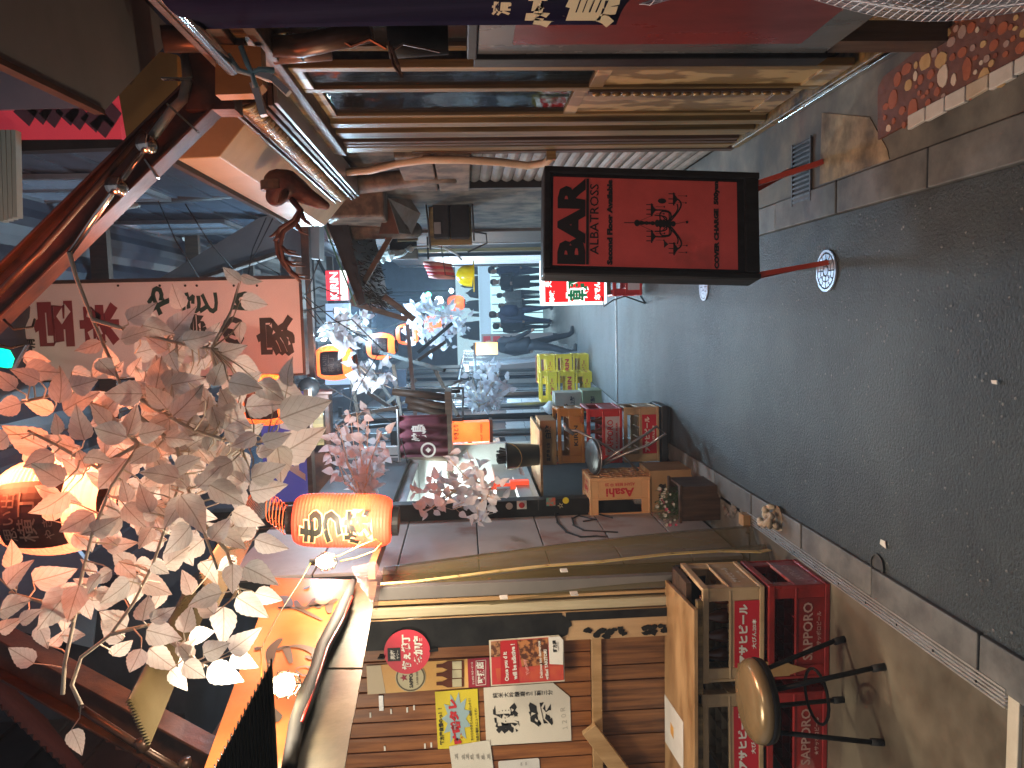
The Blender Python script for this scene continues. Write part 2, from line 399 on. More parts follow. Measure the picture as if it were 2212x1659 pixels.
pcols = [mat('pebble_terracotta', (.30,.085,.045), (.38,.12,.06), rough=.35, scale=20), mat('pebble_tan', (.45,.28,.12), (.56,.38,.18), rough=.35, scale=20),
         mat('pebble_cream', (.58,.47,.36), (.66,.55,.44), rough=.35, scale=20), mat('pebble_brown', (.18,.05,.03), (.24,.08,.05), rough=.35, scale=20), mat('pebble_mauve', (.33,.22,.19), (.4,.28,.24), rough=.35, scale=20)]
big = [(1640,463,110,150,1),(1655,585,100,215,2),(1385,655,68,105,1),(1265,765,85,175,0),(1420,840,90,190,0),(1520,475,110,145,1),(1975,610,120,205,1),(2108,610,110,150,1),(1845,530,85,210,0),(1740,612,50,115,2),(1440,585,38,95,2),(1300,610,70,130,0),(1370,530,90,100,0),(1480,610,50,90,0),(1815,745,70,80,4),(1765,728,48,42,1),(1230,985,45,65,2),(1445,500,36,70,1),(1210,820,55,60,0),(1335,850,60,80,0),(1610,705,55,80,0),(1540,790,50,70,0),(1720,800,50,50,4),(1730,440,50,70,0),(1600,820,45,60,0),(1490,900,50,60,0),(1650,640,10,10,2),(2000,450,60,70,4),(1910,445,50,40,0),(1660,740,40,50,4),(1865,745,36,60,0),(1500,745,45,40,0),(1350,960,35,60,0),(1270,930,30,60,0),(1200,905,30,50,0)]
def rq(x, y): return G((2900+x*.5118)*.5486, (y*.5118)*.5486)
used = []
def pebble(cx, cy, rx, ry, mi):
    n_ = 10; vs = []; ph = random.random()*6
    rr = [random.uniform(.88,1.05) for _ in range(n_)]
    for sc_, z in ((1,.024),(.93,.029)):
        for k in range(n_):
            t = 2*math.pi*k/n_; vs.append((cx+rx*rr[k]*sc_*math.cos(t), cy+ry*rr[k]*sc_*math.sin(t), z))
    fs = [(k,(k+1)%n_,n_+(k+1)%n_,n_+k) for k in range(n_)] + [tuple(range(n_,2*n_))]
    b = MB(); b.add(vs, fs); b.build('pebble', pcols[mi], root); used.append((cx,cy,max(rx,ry)))
for (x,y,wx,wy,mi) in big:
    if wx < 20: continue
    a = rq(x-wx/2,y); c = rq(x+wx/2,y); d = rq(x,y-wy/2); e = rq(x,y+wy/2); m0 = (a+c)/2
    pebble(m0.x, m0.y, abs(d.x-e.x)/2*.92, abs(a.y-c.y)/2*.92, mi)
for k in range(900):
    Y = random.uniform(Y0_,2.5); X = random.uniform(xe(Y)+.02,.885)
    if Y > 2.42 and X > .8: continue
    r = random.choice([.012,.016,.02,.009])
    if all((X-u_[0])**2+(Y-u_[1])**2 > (r*1.02+u_[2]*.9)**2 for u_ in used):
        pebble(X, Y, r*random.uniform(.7,1), r*random.uniform(1,1.2), random.choice([0,0,0,3,0,1,4,2]))
y = 2.5; tm = mat('edge_tile', (.62,.6,.56), (.52,.49,.44), rough=.4, scale=14)
tm2 = mat('edge_tile_worn', (.45,.36,.26), (.55,.46,.36), rough=.5, scale=14)
while y > Y0_:
    e = y-.098; b = MB(); x0 = xe(y)-.045; x1 = xe(e)-.045
    wj = [random.uniform(-.006,.004) for _ in range(2)]
    b.poly([(x0+wj[0],y-.003,.018),(x0+.042,y-.003,.018),(x1+.042,e+.003,.018),(x1+wj[1],e+.003,.018)], (0,0,.0155)); b.build('tile', random.choice([tm,tm,tm2]), root, bevel=.003); y = e
# drain grate
p = G(1742,372); root = thing('drain_grate', 'small rusty slotted drain grate in the pavement behind the bar sign', 'drain', (p.x,p.y,.018))
b = MB(); b.box((p.x-.13,p.y-.09,.017),(p.x+.13,p.y+.09,.02)); b.build('pan', rubber, root)
for k in range(13): b = MB(); xx = p.x-.12+k*.02; b.box((xx-.004,p.y-.085,.0205),(xx+.004,p.y+.085,.026)); b.build('grate_bar', mat('grate_steel',(.1,.1,.11),(.2,.2,.2),rough=.5,metal=.7,scale=30), root)
b = MB(); b.box((p.x-.135,p.y+.086,.0205),(p.x+.135,p.y+.095,.027)); b.box((p.x-.135,p.y-.095,.0205),(p.x+.135,p.y-.086,.027)); b.build('frame', MATS['grate_steel'], root)
# manhole covers
mh = mat('cast_cover', (.30,.33,.40), (.42,.45,.52), rough=.36, metal=.35, scale=20); mhd = mat('cast_groove', (.04,.045,.055), rough=.6)
def manhole(px, py, r, label, blue=True):
    p = G(px,py); z0 = gz(p.y); root = thing('manhole_cover', label, 'manhole cover', (p.x,p.y,z0), 'cast covers in the lane')
    mm = mh if blue else mat('dark_cast', (.05,.05,.048), (.09,.09,.085), rough=.5, metal=.4, scale=30)
    b = MB(); b.lathe([(0,.004),(r,.004)], (p.x,p.y,z0), 28); b.build('groove_bed', mhd if blue else mm, root)
    b = MB(); b.lathe([(r,.002),(r,.009),(r*.88,.009),(r*.88,.003)], (p.x,p.y,z0), 32); b.build('ring', mm, root)
    if r > .06:
        for (q0,q1,n_,gap) in ((.80,.56,12,.09),(.50,.30,8,.12)):
            for k in range(n_):
                a0 = 2*math.pi*(k+gap)/n_; a1 = 2*math.pi*(k+1-gap)/n_; b = MB()
                pts = [(p.x+r*q*math.cos(t),p.y+r*q*math.sin(t),z0+.003) for q,t in ((q0,a0),(q0,(a0+a1)/2),(q0,a1),(q1,a1),(q1,a0))]
                b.poly(pts, (0,0,.006)); b.build('raised_block', mm, root)
        b = MB(); b.lathe([(0,.009),(r*.2,.009),(r*.2,.003)], (p.x,p.y,z0), 12); b.build('boss', mm, root)
manhole(1788,585,.086,'silver patterned round cover right under the front leg of the bar sign')
manhole(1522,620,.085,'silver patterned round cover farther along the lane, half hidden behind the bar sign')
manhole(1898,1222,.045,'small dark round valve cover near the white paper scrap', False)
manhole(3485*.5486,560*.5486,.03,'small grey round cap set beside the terrazzo threshold', False)
# thin steel channel drain across the lane
dc = thing('channel_drain', 'thin pale steel channel drain crossing the lane beyond the bar sign', 'drain', (-.3,8.2,gz(8.2)))
for sx in (-1,1): b = MB(); b.box((-.96,8.2+sx*.022-.004,gz(8.2)+.0),(.365,8.2+sx*.022+.004,gz(8.2)+.012)); b.build('edge_bar', alu, dc)
for k in range(66): b = MB(); b.box((-.955+k*.02,8.183,gz(8.2)-.002),(-.947+k*.02,8.217,gz(8.2)+.009)); b.build('grate_bar', alu, dc)
# litter
p = G(1912,1175); b = MB(); b.poly([(p.x-.012,p.y-.02,.006),(p.x+.014,p.y-.012,.006),(p.x+.012,p.y+.018,.006),(p.x-.006,p.y+.022,.006)], (0,0,.002)); tag(b.build('paper_scrap', paper), 'tiny torn white paper scrap lying on dark asphalt near the small valve cover', 'litter')
p = G(2155,825); b = MB(); b.poly([(p.x-.006,p.y-.012,.007),(p.x+.006,p.y-.01,.007),(p.x+.004,p.y+.014,.007),(p.x-.005,p.y+.01,.007)], (0,0,.003)); tag(b.build('cigarette_butt', paper), 'pale cigarette butt lying alone in the middle foreground of the lane', 'litter')
# knotted rag by the sill
p = G(1688,1118); c = V((p.x,p.y,0)); root = thing('cloth_bundle', 'twisted dirty white rag lying by the left kerb at the end of the metal sill', 'rag', (c.x,c.y,.0))
rag = mat('rag', (.42,.36,.26), (.6,.54,.42), rough=.9, scale=30, bump=.6)
random.seed(3)
for q in range(5):
    pts = []; 
    for k in range(11):
        t = k/10*math.pi*1.25 + q*.5; rr = .062*(1-.13*q)
        pts.append((c.x+rr*math.cos(t)*.85, c.y+rr*math.sin(t)*1.1, .035+.022*math.sin(t*1.3+q)+.012*q))
    b = MB(); b.tube(pts, [.010+.006*abs(math.sin(k*1.1+q)) for k in range(11)], 7); b.build('twist', rag, root, smooth=True)
b = MB(); b.lathe([(0,.012),(.055,.004),(.06,.02),(.03,.034),(0,.03)], (c.x,c.y,.002), 12); b.build('twist', mat('rag_inside', (.16,.12,.08),(.3,.25,.18), rough=.9, scale=20), root)

# ================================================================== RIGHT: BAR FRONT
XW = .895
def yY(y): return PX(1050, y, XW).y           # wall column in the picture -> distance along the alley
# shell of the building
b = MB(); b.box((1.9,-1,gz(0)-.1),(2.0,4.4,2.6)); b.build('wall', darkm)
W = bpy.data.objects['wall']; struct(W); W.name = 'room_back_wall'
bar_front = thing('shopfront', 'worn ochre wooden sliding door front of the bar with marbled lower panels', 'shop front', (XW,3.2,.02))
def vboard(y0, y1, x, m, z0=.06, z1=2.12, th=.03, nm='door_stile', bv=.003):
    b = MB(); b.box((x, y0, z0),(x+th, y1, z1)); return b.build(nm, m, bar_front, bevel=bv)
for (a,c_,x_,m_) in ((318,308,.875,wood_o),(304,300,.885,wood_d),(298,296,.9,blackp),(292,284,.885,wood_o),(283,277,.878,wood_o),(275,271,.90,wood_d),(269,260,.885,wood_o)):
    vboard(yY(c_), yY(a), x_, m_)
vboard(4.02,4.14,.88,wood_d,0.03,2.2,.12,'door_post')
# door leaves: two glazed sliding doors with marbled lower panels
def leaf(y0, y1, x, zr, lab):
    fr = .045
    for (q0,q1) in ((y0,y0+fr),(y1-fr,y1)):
        b = MB(); b.box((x,q0,.07),(x+.03,q1,2.1)); b.build('stile', wood_o, bar_front, bevel=.003)
    for (z0,z1) in ((.07,.16),(zr,zr+.055),(2.04,2.1)):
        b = MB(); b.box((x+.002,y0+fr,z0),(x+.028,y1-fr,z1)); b.build('rail', wood_o2, bar_front, bevel=.002)
    b = MB(); b.box((x+.012,y0+fr,.16),(x+.02,y1-fr,zr)); b.build('panel', wood_o2, bar_front)
    b = MB(); b.box((x+.014,y0+fr,zr+.055),(x+.018,y1-fr,2.04)); b.build('glass_pane', glass, bar_front)
leaf(yY(184),yY(259),.905,.97,''); leaf(yY(128),yY(183),.868,.94,''); leaf(1.6,yY(128)-.01,.92,.94,'')
# beaded ornament on the meeting stile of the door
b = MB(); b.box((.858,yY(184)-.03,.18),(.872,yY(184),.99)); b.build('bead_backing', wood_d, bar_front)
gold = mat('old_gilt', (.14,.08,.03), (.36,.24,.1), rough=.35, metal=.5, scale=30, bump=.3)
bm_ = MB(); bm_.lathe([(0,-.018),(.008,-.012),(.010,0),(.008,.012),(0,.018)], (0,0,0), 8); bead = bm_.mesh('bead', smooth=True); bead.materials.append(gold)
for k in range(20):
    o = bpy.data.objects.new('bead', bead); COL.objects.link(o); o.parent = bar_front; o.location = V((.854,yY(184)-.015,.20+k*.04)) - wl(bar_front)
# head, lintel boards, sill track
for (x0,x1,y0,y1,z0,z1,m_) in ((.86,.93,1.2,4.14,2.12,2.17,wood_o),(.84,.9,1.2,4.14,2.172,2.22,wood_d),(.80,.93,1.2,4.4,2.223,2.26,wood_d),(.845,.95,1.2,4.1,2.08,2.118,wood_d)):
    b = MB(); b.box((x0,y0,z0),(x1,y1,z1)); b.build('lintel_board', m_, bar_front, bevel=.004)
b = MB(); b.box((.862,1.2,.02),(.96,4.1,.055)); b.build('sill', wood_o, bar_front, bevel=.004)
b = MB(); b.box((.845,2.55,.022),(.860,3.5,.05)); b.build('sill_rail', chrome, bar_front, bevel=.002)
# interior glimpsed through the door glass
o = thing('air_conditioner', 'white air conditioner unit seen through the glass of the bar door', 'air conditioner', (1.75,3.7,1.32)); 
b = MB(); b.box((1.45,3.5,1.30),(1.85,4.3,1.6)); b.build('housing', white, o, bevel=.02); b = MB(); b.box((1.43,3.6,1.36),(1.45,4.1,1.44)); b.build('louvre', greym, o)
b = MB(); b.box((1.50,3.5,.01),(1.9,4.2,1.28)); tag(b.build('cabinet', bluegrey, bevel=.01), 'blue grey cabinet behind the bar door glass', 'cabinet')
b = MB(); b.box((1.0,2.0,-.05),(1.9,4.4,.01)); struct(b.build('floor', wood_d))
b = MB(); b.box((1.0,4.36,0),(1.9,4.4,2.6)); struct(b.build('partition_wall', dirty))
o = thing('red_lamp', 'small glowing red lamp inside the dark bar behind the door glass', 'lamp', (1.85,3.1,1.62))
b = MB(); b.lathe([(0,-.05),(.04,-.03),(.04,.03),(0,.05)], (1.78,3.1,1.62), 12); b.build('lamp_shade', mat('red_glow',(.5,.02,.01),emit=(1,.06,.02),es=6), o)
b = MB(); b.tube([(1.78,3.1,1.62),(1.9,3.1,1.62)], .008); b.build('bracket', blackp, o)

# shutter, wall beyond door
shut = thing('roller_shutter', 'narrow grey corrugated roller shutter beside the bar door', 'shutter', (.91,4.6,.03))
sm = mat('shutter_grey', (.12,.105,.085), (.24,.22,.19), rough=.45, scale=4, bump=.1, metal=.2, spots=((.15,.08,.045), 5, .6, .12))
z = .04
while z < 1.42:
    b = MB(); b.grid(lambda s_,t_: (.925-.016*math.sin(math.pi*s_), 4.22+1.1*t_, z+.071*s_), 4, 1); b.build('slat', sm, shut); z += .074
b = MB(); b.box((.87,4.16,.02),(.94,4.22,1.75)); b.build('guide_rail', wood_d, shut); b = MB(); b.box((.87,5.32,.02),(.94,5.36,1.75)); b.build('guide_rail', blackp, shut)
b = MB(); b.box((.85,4.2,1.44),(1.0,5.3,1.64)); b.box((.85,4.2,1.65),(.99,5.3,1.85)); b.build('shutter_box', mat('sooty_metal',(.06,.045,.035),(.2,.15,.11),rough=.6,scale=7,bump=.3,contrast=(.4,.6)), shut, bevel=.01)
wr = thing('side_wall', 'soot stained wall of the right building beyond the shutter', 'wall', (1.0,7,0))
b = MB(); b.box((.96,4.14,-.35),(1.1,5.36,2.8)); b.build('wall_panel', dirty, wr)
b = MB(); b.box((.93,5.36,-.4),(1.1,8.3,2.8)); b.build('wall_panel', dirty, wr)
b = MB(); b.box((.90,8.3,-.5),(1.1,9.0,2.8)); b.build('wall_panel', wood_d, wr)
for k,(y0,y1,x_,m_) in enumerate(((9.0,9.5,.90,wood_d),(9.52,9.6,.89,steel),(9.62,10.6,.93,blackp),(10.62,10.72,.89,wood_o),(10.74,11.3,.92,blackp))):
    b = MB(); b.box((x_,y0,-.6),(x_+.2,y1,2.8)); b.build('post', m_, wr)
# bowed hose down the door post
h = thing('drain_hose', 'pale flexible drain hose bowing down the wall beside the bar door', 'hose', (.84,4.2,1.2))
pts = [PX(x_,y_,.84) for x_,y_ in ((748,372),(800,368),(860,353),(920,345),(1000,345),(1080,350),(1140,358),(1178,352),(1190,340))]
b = MB(); b.tube(pts, .022, 10); b.build('hose', mat('hose_pale',(.42,.3,.2),(.55,.42,.3),rough=.5,scale=6), h, smooth=True)
b = MB(); b.cbox(pts[-1]+V((.03,0,0)), (.09,.04,.05)); b.build('clip', wood_o, h)
# big soot-coated duct and hood above
d = thing('exhaust_duct', 'greasy exhaust duct with slanted sheet metal hood on the right wall', 'duct', (.85,6.0,2.0))
sooty = MATS['sooty_metal']
b = MB(); b.tube([PX(758,400,.86),PX(830,392,.86),PX(930,380,.88),PX(985,378,.88)], [.06,.06,.05,.05], 12); b.build('pipe', sooty, d, smooth=True)
b = MB(); b.box((.72,5.6,2.05),(1.0,6.9,2.5)); b.build('duct_box', sooty, d, bevel=.02)
b = MB(); b.tube([(.70,6.2,2.55),(.70,6.2,1.98),(.74,6.6,1.9)], .07, 14); b.build('elbow', sooty, d, smooth=True)
hd = [PY(x_,y_,Y_) for x_,y_,Y_ in ((838,428,6.0),(902,432,6.0),(906,478,6.0),(850,508,6.0),(834,490,6.0))]
q = [V((.86,6.0,1.98)),V((.93,6.0,1.80)),V((.62,6.0,1.70)),V((.50,6.0,1.86))]
q = [PY(848,428,6.05),PY(905,425,6.3),PY(912,480,6.3),PY(862,508,6.05),PY(818,495,6.05)]
b = MB(); b.add([PY(838,428,5.9),PY(862,505,5.9),PY(888,505,6.3),PY(908,462,6.3),PY(885,430,6.2)], [(0,1,2),(0,2,3),(0,3,4)]); o = b.build('hood_plate', mat('hood_metal',(.3,.28,.27),(.2,.16,.13),rough=.5,scale=6,metal=.5), d); o.modifiers.new('s','SOLIDIFY').thickness = .004
b = MB(); b.add([PY(838,428,5.9),PY(818,505,5.9),PY(862,505,5.9)], [(0,1,2)]); o = b.build('hood_plate', MATS['rusty_brown_steel'], d); o.modifiers.new('s','SOLIDIFY').thickness = .004
# meter box
m0 = thing('meter_box', 'black electricity meter box with wires on the sooty wall', 'meter', (.85,7.0,1.5))
b = MB(); p0 = PY(930,440,6.6); p1 = PY(1020,528,6.6); b.box((p1.x,6.62,p1.z),(p0.x+.06,6.66,p0.z+.02)); b.build('backboard', wood_o, m0)
b = MB(); b.box(tuple(PY(937,515,6.5)),tuple(PY(970,445,6.62))); b.build('meter', blackp, m0, bevel=.01); b = MB(); b.box(tuple(PY(974,515,6.5)),tuple(PY(1012,445,6.62))); b.build('meter', blackp, m0, bevel=.01)
b = MB(); b.box(tuple(PY(938,505,6.49)),tuple(PY(952,480,6.5))); b.build('label_plate', greym, m0)
for (a_,b_,c_,d_) in (((1020,500),(1050,505),(1052,525),(1010,545)),((935,430),(990,425),(1020,440),(1024,520)),((930,540),(925,480),(920,440),(880,430))):
    bb = MB(); bb.tube([PY(*q_,6.48) for q_ in (a_,b_,c_,d_)], .008, 6); bb.build('cable', rubber, m0, smooth=True)
for (x0,y0,x1,y1,Y_,m_,lab) in ((978,513,1002,524,8.2,paper,'small pale paper notice pinned beside the black meter box'),(840,538,902,560,8.6,wood_d,'dark brown fuse box hanging under the eave'),(858,513,902,520,8.4,wood_o,'yellowed batten strip over the fuse box')):
    a = PY(x0,y1,Y_); c = PY(x1,y0,Y_); b = MB(); b.box((a.x,Y_,c.z),(c.x,Y_+.12,a.z)); bb = MB(); bb.box((c.x-.01,Y_+.02,c.z+.01),(1.0,Y_+.10,a.z-.01))
    o = thing('wall_box', lab, 'fuse box' if 'fuse' in lab else ('notice' if 'notice' in lab else 'batten'), (a.x,Y_,c.z)); b.build('board', m_, o); bb.build('fixing', blackp, o)
# white crumpled plastic wraps + cable
o = thing('plastic_wrap', 'white crumpled plastic wrapped round a fitting under the right eave', 'plastic wrap', tuple(PY(832,555,8.4)))
for (x_,y_,s_) in ((822,560,.06),(838,552,.07),(885,538,.045)):
    p = PY(x_,y_,8.4); b = MB(); b.lathe([(0,-s_),(s_*.8,-s_*.5),(s_*.9,0),(s_*.6,s_*.6),(0,s_)], p, 9)
    b.v = [v_+V((random.uniform(-1,1),random.uniform(-1,1),random.uniform(-1,1)))*s_*.22 for v_ in b.v]; b.build('wrap', white, o)
b = MB(); b.tube([PY(*q_,8.45) for q_ in ((845,558),(870,552),(888,535),(920,532),(960,536),(985,548),(998,562))], .012, 6); b.build('white_cable', white, o, smooth=True)

# ================================================================== BAR SIGN (stand)
TL,TR,BR,BL = PY(1178,604,3.12),PY(1172,380,3.2),PY(1642,352,3.2),PY(1638,592,3.12)
sg = thing('bar_sign', 'black framed red stand sign reading BAR with a chandelier, on red legs', 'stand sign', (.42,3.2,.02))
cen = (TL+TR+BR+BL)/4; ex = ((TR-TL)+(BR-BL)).normalized(); ez = ((TL-BL)+(TR-BR)).normalized(); ez = (ez-ex*ez.dot(ex)).normalized(); en = ex.cross(ez)
Wd = ((TR-TL).length+(BR-BL).length)/2; Ht = ((TL-BL).length+(TR-BR).length)/2
fr_black = mat('sign_black_tape', (.005,.005,.006), (.018,.018,.02), spec=.25, rough=.5, scale=6, bump=.4, stretch=(3,3,1))
def sp(x, z, n=0): return cen + ex*x + ez*z + en*n
Mx = Matrix((ex,-en,ez)).transposed()
b = MB(); b.cbox(sp(0,0,-.065), (Wd,.13,Ht), Mx); b.build('casing', fr_black, sg, bevel=.008)
fx = .030
sred = mat('sign_red', (.74,.12,.115), (.60,.09,.085), rough=.38, scale=4, bump=.08, rvar=.15, detail=9, spots=((.42,.08,.07), 3.5, .6, .12), emit=(.4,.02,.02), es=0.0)
px0,px1 = -Wd/2+.038, Wd/2-.045; pz0,pz1 = -Ht/2+.095, Ht/2-.038
b = MB(); b.cbox(sp((px0+px1)/2,(pz0+pz1)/2,.002), (px1-px0,.004,pz1-pz0), Mx); b.build('face', sred, sg)
for (a_,c_) in (((-Wd/2+.012,0),(.022,Ht)),((Wd/2-.016,0),(.028,Ht)),((0,Ht/2-.014),(Wd-.05,.026)),((0,-Ht/2+.035),(Wd-.05,.06))):
    b = MB(); b.cbox(sp(a_[0],a_[1],.004), (c_[0],.016,c_[1]), Mx); b.build('frame_tape', fr_black, sg, bevel=.005)
PH = pz1-pz0; PW = px1-px0; pxc = (px0+px1)/2
def fz(x): return pz1 - (x-152)/(1805-152)*PH      # region x -> sign height
def st(s_, x_a, x_b, w_, m_=ink, dx=0, bold=0, **k):
    text(s_, sp(pxc+dx, (fz(x_a)+fz(x_b))/2, .0045), m_, sg, h=abs(fz(x_b)-fz(x_a)), w=w_, right=ex, up=ez, bold=bold, **k)
st('BAR',190,438,PW*.975,bold=.055,name='word_bar')
b = MB(); b.cbox(sp(pxc,(fz(446)+fz(468))/2,.0055), (PW*.97,.003,abs(fz(468)-fz(446))), Mx); b.build('rule', ink, sg)
st('ALBATROSS',478,556,PW*.80,dx=.01,bold=.008,name='word_albatross')
st('Second Floor Available',630,680,PW*.97,bold=.07,name='line_floor')
st('COVER CHARGE  500yen',1590,1646,PW*1.0,bold=.07,name='line_charge')
# chandelier drawing
ch = MB()
def cp(x, y): return sp(pxc + (600-y)/760*PW, fz(x), .005)       # from region pixels
def stroke(pts, w_):
    pts = [cp(*p_) for p_ in pts]
    for i in range(len(pts)-1):
        d_ = (pts[i+1]-pts[i]); 
        if d_.length < 1e-6: continue
        d_.normalize(); s_ = en.cross(d_)*w_/2; e_ = d_*w_*.3
        ch.add([pts[i]-s_-e_,pts[i]+s_-e_,pts[i+1]+s_+e_,pts[i+1]-s_+e_], [(0,1,2,3)])
def blob(x, y, rx, rz): 
    c_ = cp(x,y); ch.add([c_+ex*rx*math.cos(k*.6283)+ez*rz*math.sin(k*.6283) for k in range(10)], [tuple(range(10))])
def arcs(a, c_, bulge, n_=10):
    (x0,y0),(x1,y1) = a, c_
    return [(x0+(x1-x0)*t+bulge[0]*math.sin(math.pi*t), y0+(y1-y0)*t+bulge[1]*math.sin(math.pi*t)) for t in [k/n_ for k in range(n_+1)]]
stroke([(785,602),(880,600)], .003); blob(900,602,.014,.012); blob(940,600,.009,.012)
for x_,r_ in ((960,.006),(985,.008),(1010,.006),(1040,.009),(1080,.016),(1110,.019),(1140,.018),(1170,.014),(1200,.01),(1225,.012)): blob(x_,600,r_,.010)
for s_ in (-1,1):
    for (yo,xt,xb) in ((115,1045,1110),(215,1245,1290)):
        yy = 600+s_*yo
        stroke(arcs((1190,600+s_*12),(xt+20,yy), (65,s_*35)), .006); stroke(arcs((1160,600+s_*12),(xt+15,yy-s_*45), (45,s_*15)), .005)
        for dy in (-45,0,38): 
            stroke([(xt-2,yy+dy),(xt-60,yy+dy)], .0035)
        ch.add([cp(xt-15,yy-50),cp(xt-15,yy+50),cp(xt+25,yy)], [(0,1,2)]); stroke([(xt-15,yy-52),(xt-15,yy+52)], .006)
        stroke([(xt+25,yy-30),(xt+95,yy-30)], .0014); blob(xt+100,yy-30,.0035,.0035)
        stroke([(xt+25,yy+30),(xt+85,yy+30)], .0014); blob(xt+95,yy+30,.0035,.0035)
    stroke(arcs((1110,600+s_*20),(1200,600+s_*95),(-40,s_*40)), .005); stroke(arcs((1130,600+s_*60),(1185,600+s_*110),(25,-s_*60)), .004)
    stroke([(900,600+s_*8),(1045,600+s_*70)], .0014)
stroke([(1240,600),(1330,582)], .0016); blob(1348,582,.006,.006); blob(1125,405,.011,.018); ch.add([cp(1140,745),cp(1140,810),cp(1180,778)], [(0,1,2)])
ch.build('chandelier_drawing', ink, sg)
legm = mat('red_leg', (.36,.03,.014), (.5,.06,.025), rough=.5, scale=9)
for (tx,bx,by,n_,yb) in ((-Wd/2+.02,1790,567,-.02,0),(-Wd/2+.03,1715,580,-.14,1),(Wd/2-.05,1785,350,-.02,0),(Wd/2-.06,1716,368,-.14,1)):
    f = G(bx,by); f.z = .016 if f.x > .37 else .004
    t_ = sp(tx, -Ht/2+.03, n_); b = MB(); b.bar(t_, f, .035, .02, side=(1,0,0)); b.build('leg', legm, sg)
# ================================================================== LEFT SHOP (open grill bar)
floor_m = mat('shop_floor', (.085,.072,.052), (.19,.165,.12), rough=.42, scale=3.5, bump=.12, rvar=.14, detail=10)
b = MB(); b.box((-4.2,-.5,-.1),(-1.125,3.95,.004)); struct(b.build('shop_floor', floor_m))
# ridged aluminium sill
root = thing('metal_sill', 'long ridged aluminium door track along the shop floor edge', 'door track', (-1.1,2.0,.0))
def sillx(y): return -1.1
b = MB(); b.box((-1.135,1.98,-.02),(-1.075,3.95,.012)); b.build('base_plate', alu, root)
for k in range(5): b = MB(); x_ = -1.131+k*.0125; b.box((x_,1.98,.0125),(x_+.006,3.95,.021)); b.build('ridge', alu, root)
b = MB(); b.box((-2.2,1.93,-.02),(-1.075,1.975,.016)); b.build('front_strip', mat('cream_strip', (.55,.5,.38),(.65,.6,.48),rough=.5,scale=9), root, bevel=.003)
for k in range(9): b = MB(); b.lathe([(0,.0235),(.004,.023),(.005,.021)], (-1.11,2.1+k*.21,0), 8); b.build('screw', blackp, root)
# back wall made of planks, facing the camera
YB = 3.46
bw = thing('plank_wall', 'varnished vertical plank wall hung with posters at the back of the grill bar', 'wall', (-2.2,YB+.1,.004))
b = MB(); b.box((-4.2,YB+.03,.004),(-1.30,YB+.12,2.35)); b.build('backing', wood_d, bw)
x = -1.505; k = 0
while x > -3.0:
    wd = .073; b = MB(); b.box((x-wd+.0025,YB,.955),(x-.0025,YB+.028+random.uniform(-.002,.002),2.30))
    b.v = [V((p.x,p.y+random.uniform(-.0015,.0015),p.z)) for p in b.v]; b.build('plank', wood_p, bw, bevel=.003); x -= wd; k += 1
b = MB(); b.box((-3.0,YB-.018,.905),(-1.505,YB+.02,.953)); b.build('batten', wood_l, bw, bevel=.003)
x = -1.505
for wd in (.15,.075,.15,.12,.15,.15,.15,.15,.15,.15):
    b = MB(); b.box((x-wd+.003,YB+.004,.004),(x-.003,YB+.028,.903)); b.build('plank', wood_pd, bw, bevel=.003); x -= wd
# diagonal brace and dark opening
b = MB(); a = PY(1285,1572,3.40); c = PY(1345,1662,3.40); b.bar(a+V((0,0,.03)), c+(c-a)*.8, .03, .075, side=(0,0,1)); o = b.build('timber_brace', wood_l, bw, bevel=.003)
# black painted corner post with worn lower half
cpst = thing('corner_post', 'wooden corner post with rough black paint worn to bare timber at the bottom', 'post', (-1.42,YB,.004))
b = MB(); b.box((-1.50,YB-.05,.004),(-1.365,YB+.08,2.35)); b.build('timber', mat('worn_post', (.5,.33,.18),(.42,.27,.14),rough=.5,scale=4,stretch=(6,6,.6)), cpst, bevel=.004)
b = MB(); n_ = 26; pts = [(-1.364,YB-.0535,2.3),(-1.502,YB-.0535,2.3)]
for i in range(n_): pts.append((-1.502+.05*(i>14)*random.random(), YB-.0535, 2.3-(i/n_)*1.45-random.random()*.02))
for i in range(n_): pts.append((-1.455+random.uniform(-.008,.02)-.02*(i<5), YB-.0535, .86+i*.045))
b = MB(); b.box((-1.501,YB-.0535,1.12),(-1.364,YB-.051,2.3)); b.build('black_paint', blackp, cpst)
rough_poly = [(-1.501,1.12)] + [(-1.49+.125*t, 1.11-.025*random.random()-.045*math.sin(t*3.1)) for t in [i/12 for i in range(13)]] + [(-1.364,1.12)]
b = MB(); b.poly([(x_,YB-.0535,z_) for x_,z_ in rough_poly], (0,.0024,0)); b.build('black_paint', blackp, cpst)
b = MB(); b.box((-1.404,YB-.0532,.2),(-1.364,YB-.051,1.075)); b.build('black_paint', blackp, cpst)
for (zc,h_) in ((.89,.17),(.66,.1)):
    for q in range(14):
        xx = -1.47+random.uniform(-.015,.02); zz = zc+random.uniform(-h_/2,h_/2); b = MB(); r_ = random.uniform(.008,.022)
        b.poly([(xx+r_*math.cos(t)*random.uniform(.4,1),YB-.0530-.0002*q,zz+r_*1.6*math.sin(t)*random.uniform(.4,1)) for t in [i*.9 for i in range(7)]], (0,.0015,0)); b.build('paint_smear', blackp, cpst)
b = MB(); b.box((-1.358,YB-.04,.004),(-1.315,YB+.06,2.3)); b.build('trim', mat('trim_beige',(.4,.34,.22),(.5,.44,.3),rough=.5,scale=8,stretch=(5,5,.5)), cpst, bevel=.003)
b = MB(); b.box((-1.30,YB-.03,.004),(-1.285,YB+.05,2.3)); b.build('trim', wood_l, cpst, bevel=.002)
b = MB(); b.box((-1.28,YB-.02,.004),(-1.22,YB+.02,2.3)); b.build('frame', greym, cpst, bevel=.002)

